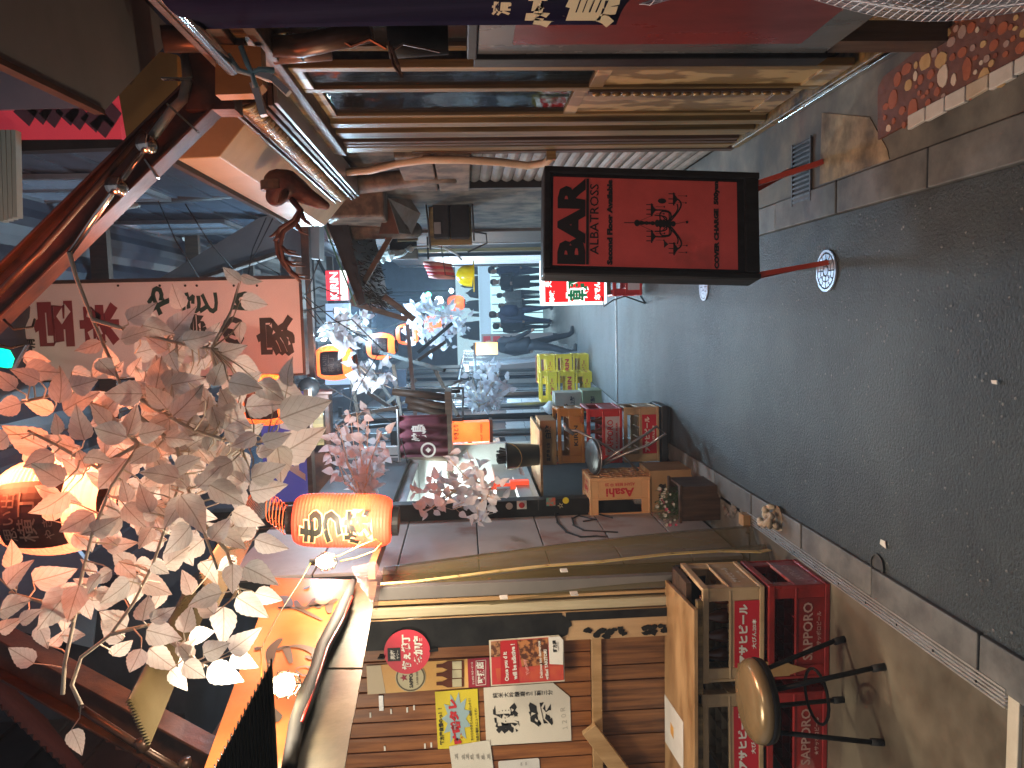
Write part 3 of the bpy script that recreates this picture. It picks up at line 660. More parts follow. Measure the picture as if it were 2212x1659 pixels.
# --- posters on the wall
YP = YB-.004
def pw(x, y, Y=None): return PY(x, y, Y or YP)
def sheet(root, name, corners, m, Y=YP, th=.0015):
    pts = [pw(x_,y_,Y) for x_,y_ in corners]; b = MB(); b.poly(pts, (0,-th,0)); return b.build(name, m, root)
def pc(x, y): return (740.6+.248*x, 1289.2+.248*y)            # region pixels -> picture
def PP(x, y, dY=0): return pw(*pc(x,y), YP-dY)
def ptext(root, s_, c_, h=None, w=None, m_=ink, dY=.002, tilt=0, **k):
    t_ = R(tilt); r_ = V((math.cos(t_),0,math.sin(t_))); u_ = V((-math.sin(t_),0,math.cos(t_)))
    return text(s_, PP(*c_, dY), m_, root, h=h, w=w, right=r_, up=u_, **k)
K = 3.46/1660*.248                                            # metres per region pixel
ps = thing('beer_poster', 'tall orange beer poster with bottles and a red band on the plank wall', 'poster', tuple(PP(650,700)))
sheet(ps, 'poster_sheet', [pc(205,600),pc(1085,540),pc(1100,790),pc(215,850)], orangep)
sheet(ps, 'pale_top', [pc(207,602),pc(330,594),pc(372,840),pc(217,848)], mat('poster_cream',(.6,.5,.33),rough=.4), YP-.002)
c_ = PP(590,700,.004); b = MB(); b.lathe([(0,0),(.070,0),(.070,.001),(0,.001)], c_, 28, Matrix.Rotation(R(90),3,'X')); b.build('label_disc', mat('label_cream',(.6,.55,.35),rough=.4), ps)
b = MB(); b.lathe([(.060,.0015),(.067,.0015),(.067,.002),(.060,.002)], c_, 28, Matrix.Rotation(R(90),3,'X')); b.build('label_ring', mat('label_gold',(.12,.09,.04),rough=.4), ps)
text('★', c_+V((0,-.002,.033)), mat('star_red',(.35,.01,.05),rough=.5), ps, h=.036); text('SAPPORO', c_+V((0,-.003,-.002)), ink, ps, w=.10, bold=.03)
text('LAGER BEER', c_+V((0,-.003,-.03)), ink, ps, w=.07)
for y_ in (750,672,596):
    c_ = PP(950,y_,.004); b = MB(); rr = .021; prof = [(-.055,rr),(.02,rr),(.045,.009),(.072,.0075)]
    pts = [(c_.x-r_,c_.y,c_.z+z_) for z_,r_ in prof]+[(c_.x+r_,c_.y,c_.z+z_) for z_,r_ in reversed(prof)]; b.poly(pts,(0,-.001,0)); b.build('bottle_picture', bottleb, ps)
    b = MB(); b.box((c_.x-.019,c_.y-.0025,c_.z-.045),(c_.x+.019,c_.y-.0015,c_.z-.002)); b.build('bottle_label', mat('bl_cream',(.5,.46,.3),rough=.5), ps)
sheet(ps, 'red_band', [pc(1085,540),pc(1275,526),pc(1282,782),pc(1095,790)], mat('crimson',(.33,.02,.04),rough=.4), YP-.002)
ptext(ps, 'サッポロ ラガービール', (1130,664), w=.11, m_=whitep, dY=.004, tilt=2.5, bold=.02)
ptext(ps, '取扱店', (1200,660), w=.105, m_=whitep, dY=.004, tilt=2.5, bold=.04)
cA,cB = PP(1158,775,.004), PP(1245,548,.004)
b = MB()
for (p_,q_) in (((1160,558),(1160,772)),((1245,550),(1245,764)),((1160,558),(1245,550)),((1160,772),(1245,764))): b.bar(PP(*p_,.004), PP(*q_,.004), .002, .002)
b.build('band_frame', whitep, ps)
o = thing('round_fan', 'round red paper fan lettered in white, pinned over the beer poster', 'paper fan', tuple(PP(560,480)))
c_ = PP(560,478,.062); b = MB(); b.lathe([(0,0),(.104,0),(.104,.002),(0,.002)], c_, 36, Matrix.Rotation(R(90),3,'X')); b.build('fan_disc', mat('fan_red',(.58,.03,.06),rough=.5), o)
b = MB(); b.box((c_.x-.04,c_.y-.004,c_.z+.030),(c_.x+.022,c_.y-.0025,c_.z+.088)); b.build('black_label', ink, o)
text('男梅', c_+V((-.009,-.0045,.065)), whitep, o, w=.045, bold=.02); text('サワー', c_+V((-.009,-.0045,.042)), whitep, o, w=.04)
text('梅ぇ横丁', c_+V((.0,-.003,.004)), whitep, o, w=.165, h=.042, bold=.05); text('参加店', c_+V((.006,-.003,-.05)), whitep, o, w=.135, h=.042, bold=.05)
b = MB(); b.bar(c_+V((-.02,.004,.10)), c_+V((-.02,.008,.13)), .05, .004); b.bar(c_+V((0,.004,-.10)), c_+V((0,.008,-.14)), .03,.006); b.build('handle', blackp, o)
# yakitori poster
o = thing('grill_poster', 'red yakitori poster with white English slogan beside the corner post', 'poster', tuple(PP(1600,570)))
sheet(o, 'poster_sheet', [pc(1272,378),pc(1880,332),pc(1925,375),pc(1932,735),pc(1290,778)], mat('poster_white',(.7,.64,.5),rough=.4), YP-.052+.0)
YQ = .054
def PQ(x,y,d=0): return pw(*pc(x,y), YP-YQ-d)
def quad_on(root, nm, cs, m_, d): b = MB(); b.poly([PQ(x_,y_,d) for x_,y_ in cs], (0,-.001,0)); return b.build(nm, m_, root)
quad_on(o,'red_field',[(1290,390),(1850,350),(1918,585),(1925,725),(1300,766)],mat('poster_red',(.6,.05,.05),rough=.4),.001)
quad_on(o,'food_photo',[(1290,395),(1370,385),(1370,520),(1290,525)],mat('meat',(.12,.04,.02),(.45,.22,.1),rough=.4,scale=45,contrast=(.45,.55)),.003)
quad_on(o,'food_photo',[(1520,380),(1785,360),(1785,590),(1560,610)],mat('meat2',(.10,.03,.015),(.5,.2,.07),rough=.4,scale=38,contrast=(.45,.55)),.003)
quad_on(o,'orange_field',[(1330,625),(1920,590),(1925,725),(1345,740)],mat('poster_orange',(.62,.12,.05),(.55,.06,.05),rough=.4,scale=12),.003)
quad_on(o,'red_box',[(1372,385),(1516,375),(1535,750),(1375,762)],mat('poster_red2',(.5,.02,.025),rough=.4),.0045)
quad_on(o,'white_strip',[(1790,352),(1890,345),(1918,375),(1918,590),(1800,585)],whitep,.0045)
def qt(s_, c_, w=None, h=None, m_=whitep, tilt=3, d=.006, **k):
    t_ = R(tilt); text(s_, PQ(*c_,d), m_, o, h=h, w=w, right=V((math.cos(t_),0,math.sin(t_))), up=V((-math.sin(t_),0,math.cos(t_))), **k)
qt('Once you d it',(1425,605),w=270*K,bold=.04); qt('will be adictive !',(1490,565),w=330*K,bold=.04); qt('Yummy',(1600,610),w=150*K,bold=.02,m_=mat('pink',(.8,.35,.3),rough=.5),tilt=14)
qt('Delicious too dangerous',(1722,545),w=340*K,bold=.03); qt('grilled YAKITORI',(1775,590),w=280*K,bold=.04)
qt('野方屋',(1845,430),w=110*K,m_=ink,bold=.04); qt('YAKITON',(1875,430),w=80*K,m_=ink)
# big calligraphy sheet
o = thing('calligraphy_sheet', 'large white paper sheet with bold brushed black characters and a torn corner', 'paper sign', tuple(PP(1600,1020)))
sheet(o, 'sheet', [pc(1225,790),pc(1830,748),pc(1978,872),pc(1990,1252),pc(1250,1295)], mat('calligraphy_paper',(.74,.70,.6),(.68,.64,.55),rough=.7,scale=3,bump=.1), YP)
ptext(o,'獺',(1425,1060),w=290*K,h=225*K,bold=.06,tilt=8,shear=.1); ptext(o,'祭',(1725,1015),w=270*K,h=215*K,bold=.06,tilt=10,shear=.12)
t_ = R(3); 
text('純米大吟醸磨き二割三分', (PP(1565,845,.002)), ink, o, h=545*K, vert=True, bold=.01) 
ptext(o,'１２０Ｒ',(1925,1060),w=210*K,m_=mat('pencil',(.4,.38,.33),rough=.8),tilt=6)
# yellow sign
o = thing('yellow_sign', 'yellow paper sign with a blue starburst and red lettering on the plank wall', 'paper sign', tuple(PP(1000,1065)))
sheet(o,'sheet',[pc(802,826),pc(1172,800),pc(1197,1308),pc(828,1325)], yellowp)
b = MB(); c_ = (990,1060); pts = []
for k in range(22):
    t = k/22*2*math.pi; r_ = 1 if k%2 else .62; pts.append(PP(c_[0]+130*r_*math.cos(t), c_[1]+235*r_*math.sin(t), .003))
b.poly(pts,(0,-.001,0)); b.build('starburst', mat('starburst',(.33,.48,.52),rough=.5), o)
ptext(o,'味噌タレ',(975,1085),w=430*K,h=88*K,m_=red_ink,dY=.005,bold=.07,tilt=7)
ptext(o,'野方屋自慢のっ！！',(855,1130),w=345*K,dY=.004,bold=.03,tilt=2); ptext(o,'すべてのやきとんに相性バッチリ！',(1115,1070),w=400*K,dY=.004,bold=.02,tilt=2); ptext(o,'当店の看板メニューです♪',(1165,1115),w=310*K,dY=.004,bold=.02,tilt=2)
# menus
o = thing('menu_paper', 'handwritten white price list taped under the yellow sign', 'menu', tuple(PP(1110,1420)))
sheet(o,'sheet',[pc(925,1302),pc(1280,1245),pc(1330,1640),pc(980,1700)],paper,YP-.004)
for i,(xx,s_) in enumerate(((985,'250'),(1045,'250'),(1080,'200'),(1120,'450'),(1170,'650'),(1215,'300'),(1265,'300'))):
    ptext(o,s_,(xx,1390+8*(i%2)),w=.020,dY=.008,tilt=8); b = MB(); b.bar(PP(xx+16,1420,.0085),PP(xx+11,1365,.0085),.001,.001); b.build('underline',ink,o)
o = thing('menu_card', 'white rounded menu card low on the plank wall at the picture edge', 'menu', tuple(PP(1530,1500)))
sheet(o,'sheet',[pc(1352,1440),pc(1365,1430),pc(1695,1403),pc(1710,1412),pc(1730,1700),pc(1375,1730)],white,YP-.001)
ptext(o,'350',(1555,1455),w=.016,dY=.005); ptext(o,'350',(1595,1452),w=.016,dY=.005)
b = MB(); b.box(tuple(PP(318,990)),tuple(PP(350,860,.004))); b.build('bracket', steel, bw)
for (x_,y_) in ((420,998),(560,985),(620,965),(365,1320),(715,1300),(770,1290),(240,1030)):
    b = MB(); q_ = PP(x_,y_,0); b.box((q_.x-.012,q_.y-.001,q_.z-.004),(q_.x+.012,q_.y+.004,q_.z+.004)); b.build('tape_scrap', whitep, bw)

# --- vinyl curtain strips on the shop edge
vc = thing('vinyl_curtain', 'folded brownish translucent vinyl curtain with yellow webbing at the shop corner', 'vinyl curtain', (-1.12,3.7,.03))
vin = vinyl('vinyl_brown', (.15,.12,.055), opac=.62, rough=.22, scale=2.4, stretch=(2,5,.5))
def vfold(s_, t_):
    Y = 3.42+.52*s_ ; z = 1.95 - t_*1.92
    return (-1.14-.12*(1-s_)-.13*(1-t_)+.028*math.sin(s_*17+.6*math.sin(t_*4)) + .03*math.sin(t_*3.1), Y, z)
b = MB(); b.grid(vfold, 60, 26); b.build('curtain', vin, vc, smooth=True)
b = MB(); pts = [PX(x_,y_,-1.10) for x_,y_ in ((822,1262),(900,1256),(990,1245),(1080,1233),(1180,1222),(1300,1213),(1450,1196),(1560,1190),(1640,1192),(1662,1188))]
for i in range(len(pts)-1): b.bar(pts[i], pts[i+1]+(pts[i+1]-pts[i])*.03, .004, .028, side=(0,1,0))
b.build('webbing', mat('webbing',(.6,.43,.10),(.68,.55,.3),rough=.7,scale=20,stretch=(1,8,1)), vc)
b = MB(); b.box((-1.14,3.9,.022),(-1.08,3.97,.06)); b.box((-1.15,3.36,1.93),(-1.09,4.0,1.96)); b.build('rail', wood_l, vc)
for (x_,y_) in ((1088,1290),(1218,1232),(1240,1282)):
    b = MB(); q_ = PX(x_,y_,-1.095); b.cbox(q_,(.004,.04,.03)); b.build('tape_patch', whitep, vc)

# --- table on beer crates
CS = (.40,.323,.277)
def crate(nm, label, m, mat_txt, lines, panel=None, group='beer crates', grid=True, size=CS, cat='beer crate'):
    W_,D_,H_ = size; root = thing(nm, label, cat, (0,0,0), group); t = .012
    b = MB()
    for (z0,z1,o_) in ((0,.022,.004),(H_-.04,H_-.012,.006),(H_*.50,H_*.54,.002)):
        b.box((-W_/2-o_,-D_/2-o_,z0),(W_/2+o_,-D_/2+t,z1)); b.box((-W_/2-o_,D_/2-t,z0),(W_/2+o_,D_/2+o_,z1))
        b.box((-W_/2-o_,-D_/2+t,z0),(-W_/2+t,D_/2-t,z1)); b.box((W_/2-t,-D_/2+t,z0),(W_/2+o_,D_/2-t,z1))
    b.build('rim', m, root, bevel=.004)
    b = MB(); pw_ = .055
    for sx in (-1,1):
        for sy in (-1,1):
            b.box((sx*W_/2,sy*(D_/2-.001),.022),(sx*(W_/2-pw_),sy*(D_/2-t+.001),H_-.012)); b.box((sx*(W_/2-.001),sy*D_/2,.0225),(sx*(W_/2-t+.001),sy*(D_/2-pw_),H_-.0125))
            b.box((sx*(W_/2+.003),sy*(D_/2-.006),.0222),(sx*(W_/2-.01),sy*(D_/2+.003),H_-.0122))
    b.build('corner_post', m, root, bevel=.003)
    b = MB(); b.box((-W_/2+pw_,-D_/2+.002,.022),(W_/2-pw_,-D_/2+t,H_*.50)); b.box((-W_/2+pw_,D_/2-t,.022),(W_/2-pw_,D_/2-.002,H_*.50))
    b.box((-W_/2+.002,-D_/2+pw_,.022),(-W_/2+t,D_/2-pw_,H_*.50)); b.box((W_/2-t,-D_/2+pw_,.022),(W_/2-.002,D_/2-pw_,H_*.50)); b.build('side_panel', m, root, bevel=.002)
    b = MB(); 
    for i in range(1,5): x_ = -W_/2+i*W_/5; b.box((x_-.003,-D_/2+t,.02),(x_+.003,D_/2-t,H_*.47))
    for j in range(1,4): y_ = -D_/2+j*D_/4; b.box((-W_/2+t,y_-.003,.02),(W_/2-t,y_+.003,H_*.47-.002))
    b.build('divider', m, root)
    b = MB()
    for i in range(5):
        for j in range(4):
            cx,cy = -W_/2+(i+.5)*W_/5, -D_/2+(j+.5)*D_/4; r0 = .031; k=len(b.v); n_=8; aa=(W_/5/2-.004,D_/4/2-.004)
            inn=[(cx+r0*math.cos(q*math.pi/4+.39),cy+r0*math.sin(q*math.pi/4+.39),.004) for q in range(8)]
            out=[(cx+aa[0]*max(-1,min(1,1.5*math.cos(q*math.pi/4+.39))),cy+aa[1]*max(-1,min(1,1.5*math.sin(q*math.pi/4+.39))),.004) for q in range(8)]
            b.add(inn+out,[(q,(q+1)%8,8+(q+1)%8,8+q) for q in range(8)])
    o_ = b.build('bottom_grid', m, root); sm_ = o_.modifiers.new('s','SOLIDIFY'); sm_.thickness=.006
    if panel:
        b = MB(); b.box((-W_*.36,-D_/2-.0015,H_*.07),(W_*.36,-D_/2+.001,H_*.46)); b.build('label_panel', panel, root)
        b = MB(); b.box((-W_*.36,D_/2-.001,H_*.07),(W_*.36,D_/2+.0015,H_*.46)); b.build('label_panel', panel, root)
    for (s_,zz,w_,h_,bd) in lines:
        text(s_, (0,-D_/2-(.0015 if panel else -.001),H_*zz), mat_txt, root, w=w_, h=h_, bold=bd)
        text(s_, (W_/2-.001,0,H_*zz), mat_txt, root, w=w_*.72, h=h_*.8, bold=bd, right=RYd, up=RZ)
    return root
redc = mat('red_crate', (.34,.02,.018), (.26,.014,.013), rough=.38, scale=9, rvar=.14, detail=11, bump=.1, spots=((.36,.10,.085), 7, .64, .05), macro=(5,.6))
tanc = mat('tan_crate', (.60,.43,.25), (.46,.32,.17), rough=.4, scale=5, rvar=.08, detail=10, spots=((.25,.17,.09), 4, .62, .1))
tanc2 = mat('orange_tan_crate', (.78,.46,.22), (.68,.38,.17), rough=.38, scale=5)
orac = mat('orange_crate', (.50,.24,.035), (.42,.19,.03), rough=.4, scale=5)
yelc = mat('yellow_crate', (.85,.62,.03), (.75,.53,.03), rough=.4, scale=5)
brwc = mat('brown_crate', (.22,.05,.025), (.17,.04,.02), rough=.4, scale=5)
blkc = mat('black_crate', (.02,.025,.03), (.035,.04,.045), rough=.5, scale=5)
palered = mat('faded_white', (.5,.33,.28), (.42,.22,.18), rough=.6, scale=30)
lab_red = mat('label_red', (.58,.02,.04), rough=.45)
GR = 'beer crates in the lane and shop'
cA = place(crate('beer_crate','red beer crate on the shop floor holding up the table, under the tan crate',redc,palered,(('SAPPORO',.34,.25,.042,.02),('★サッポロビール',.17,.17,.022,.03)),group=GR),(-1.35,3.205,.005))
cB = place(crate('beer_crate','tan beer crate with a red label strip and brown tape, directly under the table top',tanc,whitep,(('アサヒビール',.33,.26,.04,.05),('大びん20本',.16,.13,.02,.03)),panel=lab_red,group=GR),(-1.35,3.21,.284))
cA2 = place(copy_tree(cA),(-1.82,3.215,.005),label='second red beer crate from the sill, at the picture edge behind the stool')
cB2 = place(copy_tree(cB),(-1.82,3.215,.284),R(2),label='second tan beer crate under the table, at the picture edge behind the stool')
o = thing('packing_tape', 'strip of brown packing tape across the red label of the tan table crate', 'tape', (-1.37,3.04,.38))
tp = mat('tape', (.4,.24,.1), (.46,.3,.14), rough=.3, scale=9)
q0 = PY(1504+12,1504,3.045); b = MB(); c0 = PY(1593,1447,3.044)
b.box((c0.x-.035,3.040,.26),(c0.x+.03,3.0435,.40)); b.box((c0.x-.033,3.034,.18),(c0.x+.022,3.0375,.262)); b.poly([(c0.x-.028,3.036,.18),(c0.x+.018,3.036,.18),(c0.x-.004,3.03,.105)],(0,-.0015,0)); b.build('tape', tp, o)
b = MB(); b.box((-2.4,3.40,.006),(-1.17,3.425,.56)); tag(b.build('shade_sheet', blackp),'added black sheet standing in for the shade behind the crates under the table','board')  # black sheet added in place of the shade seen through the crates
# bottles lying in the tan crate
for k in range(4):
    o = thing('bottle', ('rightmost','second from the right','third from the right','leftmost')[3-k]+' of the four dark bottles inside the tan table crate', 'bottle', (-1.48+k*.085,3.17,.31), 'bottles inside the tan table crate')
    b = MB(); b.lathe([(0,0),(.032,.002),(.033,.12),(.026,.15),(.012,.19),(.012,.22),(0,.222)], (-1.48+k*.085,3.15,.308), 12); b.build('glass_body', bottleb, o, smooth=True)
# table top
tb = thing('table', 'worn plywood table top resting on the stacked beer crates', 'table', (-1.6,3.2,.575))
ZT = .585
f0,f1,g0,g1 = PZ(1499,1318,ZT+.018), PZ(1435,1252,ZT+.018), (-2.6,3.0), (-2.6,3.42)
b = MB(); b.poly([(f0.x,f0.y,ZT+.018),(f1.x,f1.y,ZT+.018),(-2.6,f1.y+.02,ZT+.018),(-2.6,f0.y,ZT+.018)], (0,0,-.017)); b.build('board', wood_t, tb, bevel=.002)
b = MB(); b.box((-1.575,f0.y+.012,ZT-.024),(-1.18,f0.y+.045,ZT-.0005)); b.build('front_rail', wood_o, tb, bevel=.003)
b = MB(); b.box((-2.3,f0.y+.012,ZT-.024),(-1.63,f0.y+.045,ZT-.0005)); b.build('front_rail', wood_o, tb, bevel=.003)
b = MB(); b.box((-1.55,3.16,ZT-.024),(-1.16,3.38,ZT-.0008)); b.box((-2.05,3.16,ZT-.024),(-1.63,3.38,ZT-.0008)); b.build('support_block', wood_d, tb)
q_ = [PZ(x_,y_,ZT+.019) for x_,y_ in ((1436,1500),(1476,1560),(1476,1665),(1437,1602))]
o = thing('table_leaflet', 'white laminated leaflet with a small orange picture lying on the table', 'leaflet', tuple(q_[0]))
b = MB(); b.poly([(p_.x,p_.y,ZT+.0185) for p_ in q_], (0,0,.0015)); b.build('sheet', white, o)
m_ = (q_[1]+q_[3])/2; b = MB(); b.box((m_.x-.03,m_.y-.0,ZT+.0202),(m_.x+.02,m_.y+.05,ZT+.0212)); b.build('picture', orangep, o)
# stool
SX,SY = -1.455,2.765
st_ = thing('round_stool', 'round bronze vinyl stool with four splayed black legs in front of the table', 'stool', (SX,SY,.004))
b = MB(); b.lathe([(0,.485),(.09,.483),(.132,.474),(.150,.458),(.155,.44),(.15,.425),(.13,.418),(0,.418)], (SX-.02,SY-.03,.0), 36); b.build('seat', mat('bronze_vinyl',(.22,.15,.075),(.30,.21,.11),rough=.26,scale=5,bump=.05,metal=.35), st_, smooth=True)
b = MB(); b.lathe([(.152,.43),(.157,.425),(.152,.405),(.12,.40)], (SX-.02,SY-.03,.0), 36); b.build('rim_band', blackp, st_, smooth=True)
for (fx_,fy_) in ((-1.31,2.62),(-1.335,2.92),(-1.59,2.92),(-1.60,2.62)):
    tx_,ty_ = SX-.02+(fx_-SX)*.55, SY-.03+(fy_-SY)*.55
    b = MB(); b.tube([(fx_,fy_,.03),(tx_,ty_,.41)], .0095, 10); lg = b.build('leg', blackp, st_, smooth=True)
    b = MB(); b.tube([(fx_,fy_,.004),(fx_+(tx_-fx_)*.08,fy_+(ty_-fy_)*.08,.05)], .014, 10); b.build('rubber_foot', rubber, st_, smooth=True)
b = MB(); b.tube([(SX-.02+.10*math.cos(t),SY-.02+.10*math.sin(t),.20) for t in [k*.3142 for k in range(21)]], .006, 6); b.build('foot_ring', blackp, st_, smooth=True)

# --- orange fascia sign, hanging steel sheet, bulbs
fs = thing('fascia_sign', 'glossy orange backlit fascia sign with dark brushed characters above the grill bar', 'sign', (-1.2,2.6,2.0))
orange_s = mat('orange_acrylic', (.36,.11,.035), (.24,.06,.015), rough=.22, scale=2.5, emit=(1,.25,.06), es=.2)
def FX(x, y, dx=0): return PX(x, y, -1.17+dx)
cs = [FX(590,1248),FX(761,1252),FX(618,1662),FX(440,1662)]
b = MB(); b.poly(cs, (-.03,0,0)); b.build('acrylic_face', orange_s, fs)
b = MB(); b.box((-1.24,1.9,1.99),(-1.205,3.4,2.14)); b.build('casing', blackp, fs)
def dens(ps):
    out = []
    for i in range(len(ps)-1):
        p0,p1,p2,p3 = ps[max(i-1,0)],ps[i],ps[i+1],ps[min(i+2,len(ps)-1)]
        for k in range(8):
            t = k/8; out.append(.5*((2*p1)+(p2-p0)*t+(2*p0-5*p1+4*p2-p3)*t*t+(3*p1-p0-3*p2+p3)*t**3))
    return out+[ps[-1]]
def brush(pts, w_, nm='brush_stroke'):
    b = MB(); P_ = dens([FX(*p_, .004) for p_ in pts]); n_ = len(P_)
    L_=[];R_=[]
    for i,p_ in enumerate(P_):
        d_ = (P_[min(i+1,n_-1)]-P_[max(i-1,0)]).normalized(); s_ = V((1,0,0)).cross(d_)*w_*(.35+.65*math.sin(math.pi*(i+.6)/(n_+.2))); L_.append(p_+s_); R_.append(p_-s_)
    for i in range(n_-1): b.add([L_[i],R_[i],R_[i+1],L_[i+1]],[(0,1,2,3)])
    b.build(nm, mat('sign_brush',(.02,.022,.015),rough=.5), fs)
def zc(x,y): return (548.6+.2725*x, 1207+.2725*y)
for pts,w_ in (([(190,300),(255,310),(270,380),(190,385)],.018),([(190,385),(330,390),(450,440),(540,485)],.010),([(330,330),(360,380),(430,380),(480,310)],.016),([(430,375),(590,360)],.012),([(600,430),(600,360),(655,315)],.016),([(480,345),(520,390)],.012),
    ([(185,725),(250,705),(295,825)],.014),([(255,700),(340,690),(430,710),(490,750),(460,785),(410,770)],.015),([(130,830),(140,720),(215,630)],.018),([(330,870),(400,850),(465,880),(450,915),(380,920),(330,880)],.006),([(0,715),(60,705)],.014),([(125,1180),(175,1260),(215,1270)],.02),([(400,240),(440,215)],.012)):
    brush([zc(*p_) for p_ in pts], w_*1.0)
hs = thing('hanging_sheet', 'drooping galvanised sheet and black cable lashed under the orange sign', 'metal sheet', (-1.15,2.8,1.85))
top = [(770,1256),(758,1290),(738,1340),(705,1400),(690,1450),(672,1500),(650,1560),(640,1610),(632,1662)]
bot = [(815,1256),(806,1310),(798,1355),(790,1400),(782,1450),(773,1500),(764,1550),(755,1600),(745,1662)]
b = MB(); A_ = dens([PX(*p_, -1.135) for p_ in top]); B_ = dens([PX(*p_, -1.10) for p_ in bot])
for i in range(len(A_)-1): b.add([A_[i],B_[i],B_[i+1],A_[i+1]],[(0,1,2,3)])
o = b.build('sheet_panel', mat('dull_galv', (.035,.029,.017),(.075,.062,.036),rough=.5,metal=.4,scale=9,bump=.2), hs); o.modifiers.new('s','SOLIDIFY').thickness = .003
b = MB(); b.tube([PX(x_-8,y_,-1.10) for x_,y_ in top], [.012,.022,.03,.026,.022,.03,.024,.02,.02], 8); b.build('cable_bundle', rubber, hs, smooth=True)
b = MB(); b.tube([PX(x_+2,y_,-1.085) for x_,y_ in top[1:7]], .005, 6); b.build('red_wire', mat('red_wire',(.5,.03,.02),rough=.3), hs, smooth=True)
b = MB(); b.add([PX(758,1225,-1.0),PX(812,1212,-1.0),PX(826,1240,-1.02),PX(815,1320,-1.05),PX(772,1256,-1.02)],[(0,1,2,3,4)]); b.build('plastic_wrap', vinyl('wrap_clear',(.14,.07,.07),opac=.4,rough=.1,scale=14), hs)
bulbm = mat('bulb_glass', (1,.9,.7), emit=(1,.80,.45), es=30)
def bulb(x, y, Y, label, e):
    p = PY(x, y, Y); o = thing('light_bulb', label, 'light bulb', tuple(p), 'bare bulbs over the grill bar')
    b = MB(); b.lathe([(0,-.035),(.022,-.028),(.030,-.008),(.024,.014),(.012,.028),(.011,.035)], p, 16); b.build('glass', bulbm, o, smooth=True)
    b = MB(); b.lathe([(0,.062),(.013,.06),(.014,.034),(.0,.034)], p, 12); b.build('socket', blackp, o)
    b = MB()
    for k in range(6):
        t = k*math.pi/3; b.tube([p+V((.014*math.cos(t),.014*math.sin(t),.04)), p+V((.04*math.cos(t),.04*math.sin(t),.0)), p+V((.03*math.cos(t),.03*math.sin(t),-.04)), p+V((0,0,-.052))], .0018, 4)
    for z_,r_ in ((.012,.038),(-.015,.038),(-.035,.032)): b.tube([p+V((r_*math.cos(t),r_*math.sin(t),z_)) for t in [k*.5236 for k in range(13)]], .0015, 4)
    b.build('wire_cage', chrome, o)
    light('bulb_light', p+(V((.12,-.02,-.10)) if p.y > 3 else V((.10,-.14,.05))), e, (1,.84,.62), .05, o)
    return p
pb1 = bulb(701,1213,3.15,'bright bare bulb hanging right beside the long red lantern',27)
pb2 = bulb(611,1479,2.15,'bright caged bulb hanging in front of the orange sign near the picture edge',8)
pb3 = None
w_ = thing('bulb_cable', 'yellow electric cable looping along the shop eave between the bulbs', 'cable', tuple(pb1))
b = MB(); b.tube([pb2+V((0,0,.06)),pb2+V((-.02,.3,.14)),PY(600,1330,2.6),PY(655,1245,3.0),pb1+V((0,0,.055))], .002, 6); b.build('cable', mat('yellow_cable',(.3,.2,.04),rough=.5), w_, smooth=True)
b = MB(); b.tube([pb1+V((0,0,.055)),PY(735,1200,3.15),PY(775,1180,3.15),PY(812,1165,3.15),PY(825,1172,3.15),PY(810,1190,3.15),PY(770,1205,3.15),PY(735,1212,3.15)], .003, 6); b.build('cable', MATS['yellow_cable'], w_, smooth=True)
# ceiling over the shop with warm tube
b = MB(); b.box((-4.2,-.5,2.45),(-1.55,3.7,2.5)); struct(b.build('shop_ceiling', wood_d))
o = thing('ceiling_lamp', 'warm strip lamp under the shop ceiling', 'lamp', (-2.0,2.5,2.3)); b = MB(); b.box((-2.3,2.3,2.40),(-1.9,2.36,2.45)); b.build('lamp_tube', mat('warm_tube',(1,.9,.7),emit=(1,.72,.4),es=5), o)
light('lamp_light', (-2.1,2.3,2.37), 15, (1,.86,.66), parent=o, typ='AREA', size=.5, rot=(0,0,0))
# shop sign under the eave: black corrugated sheet and clear corrugated strips
cr = thing('corrugated_awning', 'black corrugated plastic awning end hanging before the orange sign', 'awning', tuple(PY(560,1600,2.05)))
A0,A1,A2 = PY(588,1424,1.78), PY(577,1760,1.78), PY(430,1720,1.78)
b = MB(); nz_ = 110
for i in range(nz_+1):
    t = i/nz_; z = A0.z + (A2.z-A0.z)*t; yo = .005*math.sin(i*1.257); xl = A0.x + (A2.x-A0.x)*t + (.004*math.sin(i*1.257)); b.v += [V((xl, 1.78+yo, z)), V((A1.x-.25, 1.78+yo, z))]
for i in range(nz_): b.f.append((2*i,2*i+1,2*i+3,2*i+2)); b.m.append(0)
o = b.build('sheet', mat('black_corrugated',(.02,.024,.022),(.035,.04,.035),rough=.3,scale=8), cr); o.modifiers.new('s','SOLIDIFY').thickness = .004
def corr(label, A, B, wdir, width, nrm, m_, n=16, amp=.008, root=None, zz=None):
    A,B,wdir,nrm = V(A),V(B),V(wdir).normalized(),V(nrm).normalized(); L_ = (B-A)
    r_ = root or thing('corrugated_strip', label, 'roof sheet', tuple(A)); b = MB()
    for i in range(n*4+1):
        t = i/(n*4); o_ = wdir*width*(t-.5) + nrm*amp*math.sin(i*math.pi/2); b.v += [A+o_, B+o_]
    for i in range(n*4): b.f.append((2*i,2*i+1,2*i+3,2*i+2)); b.m.append(0)
    ob = b.build('sheet', m_, r_); ob.modifiers.new('s','SOLIDIFY').thickness = .003; return r_
brass = mat('amber_corrugated', (.33,.27,.15), (.45,.38,.24), rough=.18, scale=4, metal=.6)
a_,b_ = PY(575,1060,4.4), PY(445,1285,2.9)
corr('amber corrugated sheet edge running under the white leaves', a_, b_, (1,0,.25), .17, (-.2,0,1), brass)
a_,b_ = PY(425,1290,2.7), PY(300,1560,1.9)
corr('amber corrugated sheet near the camera, lit by the caged bulb', a_, b_, (1,0,.35), .13, (-.3,0,1), brass)
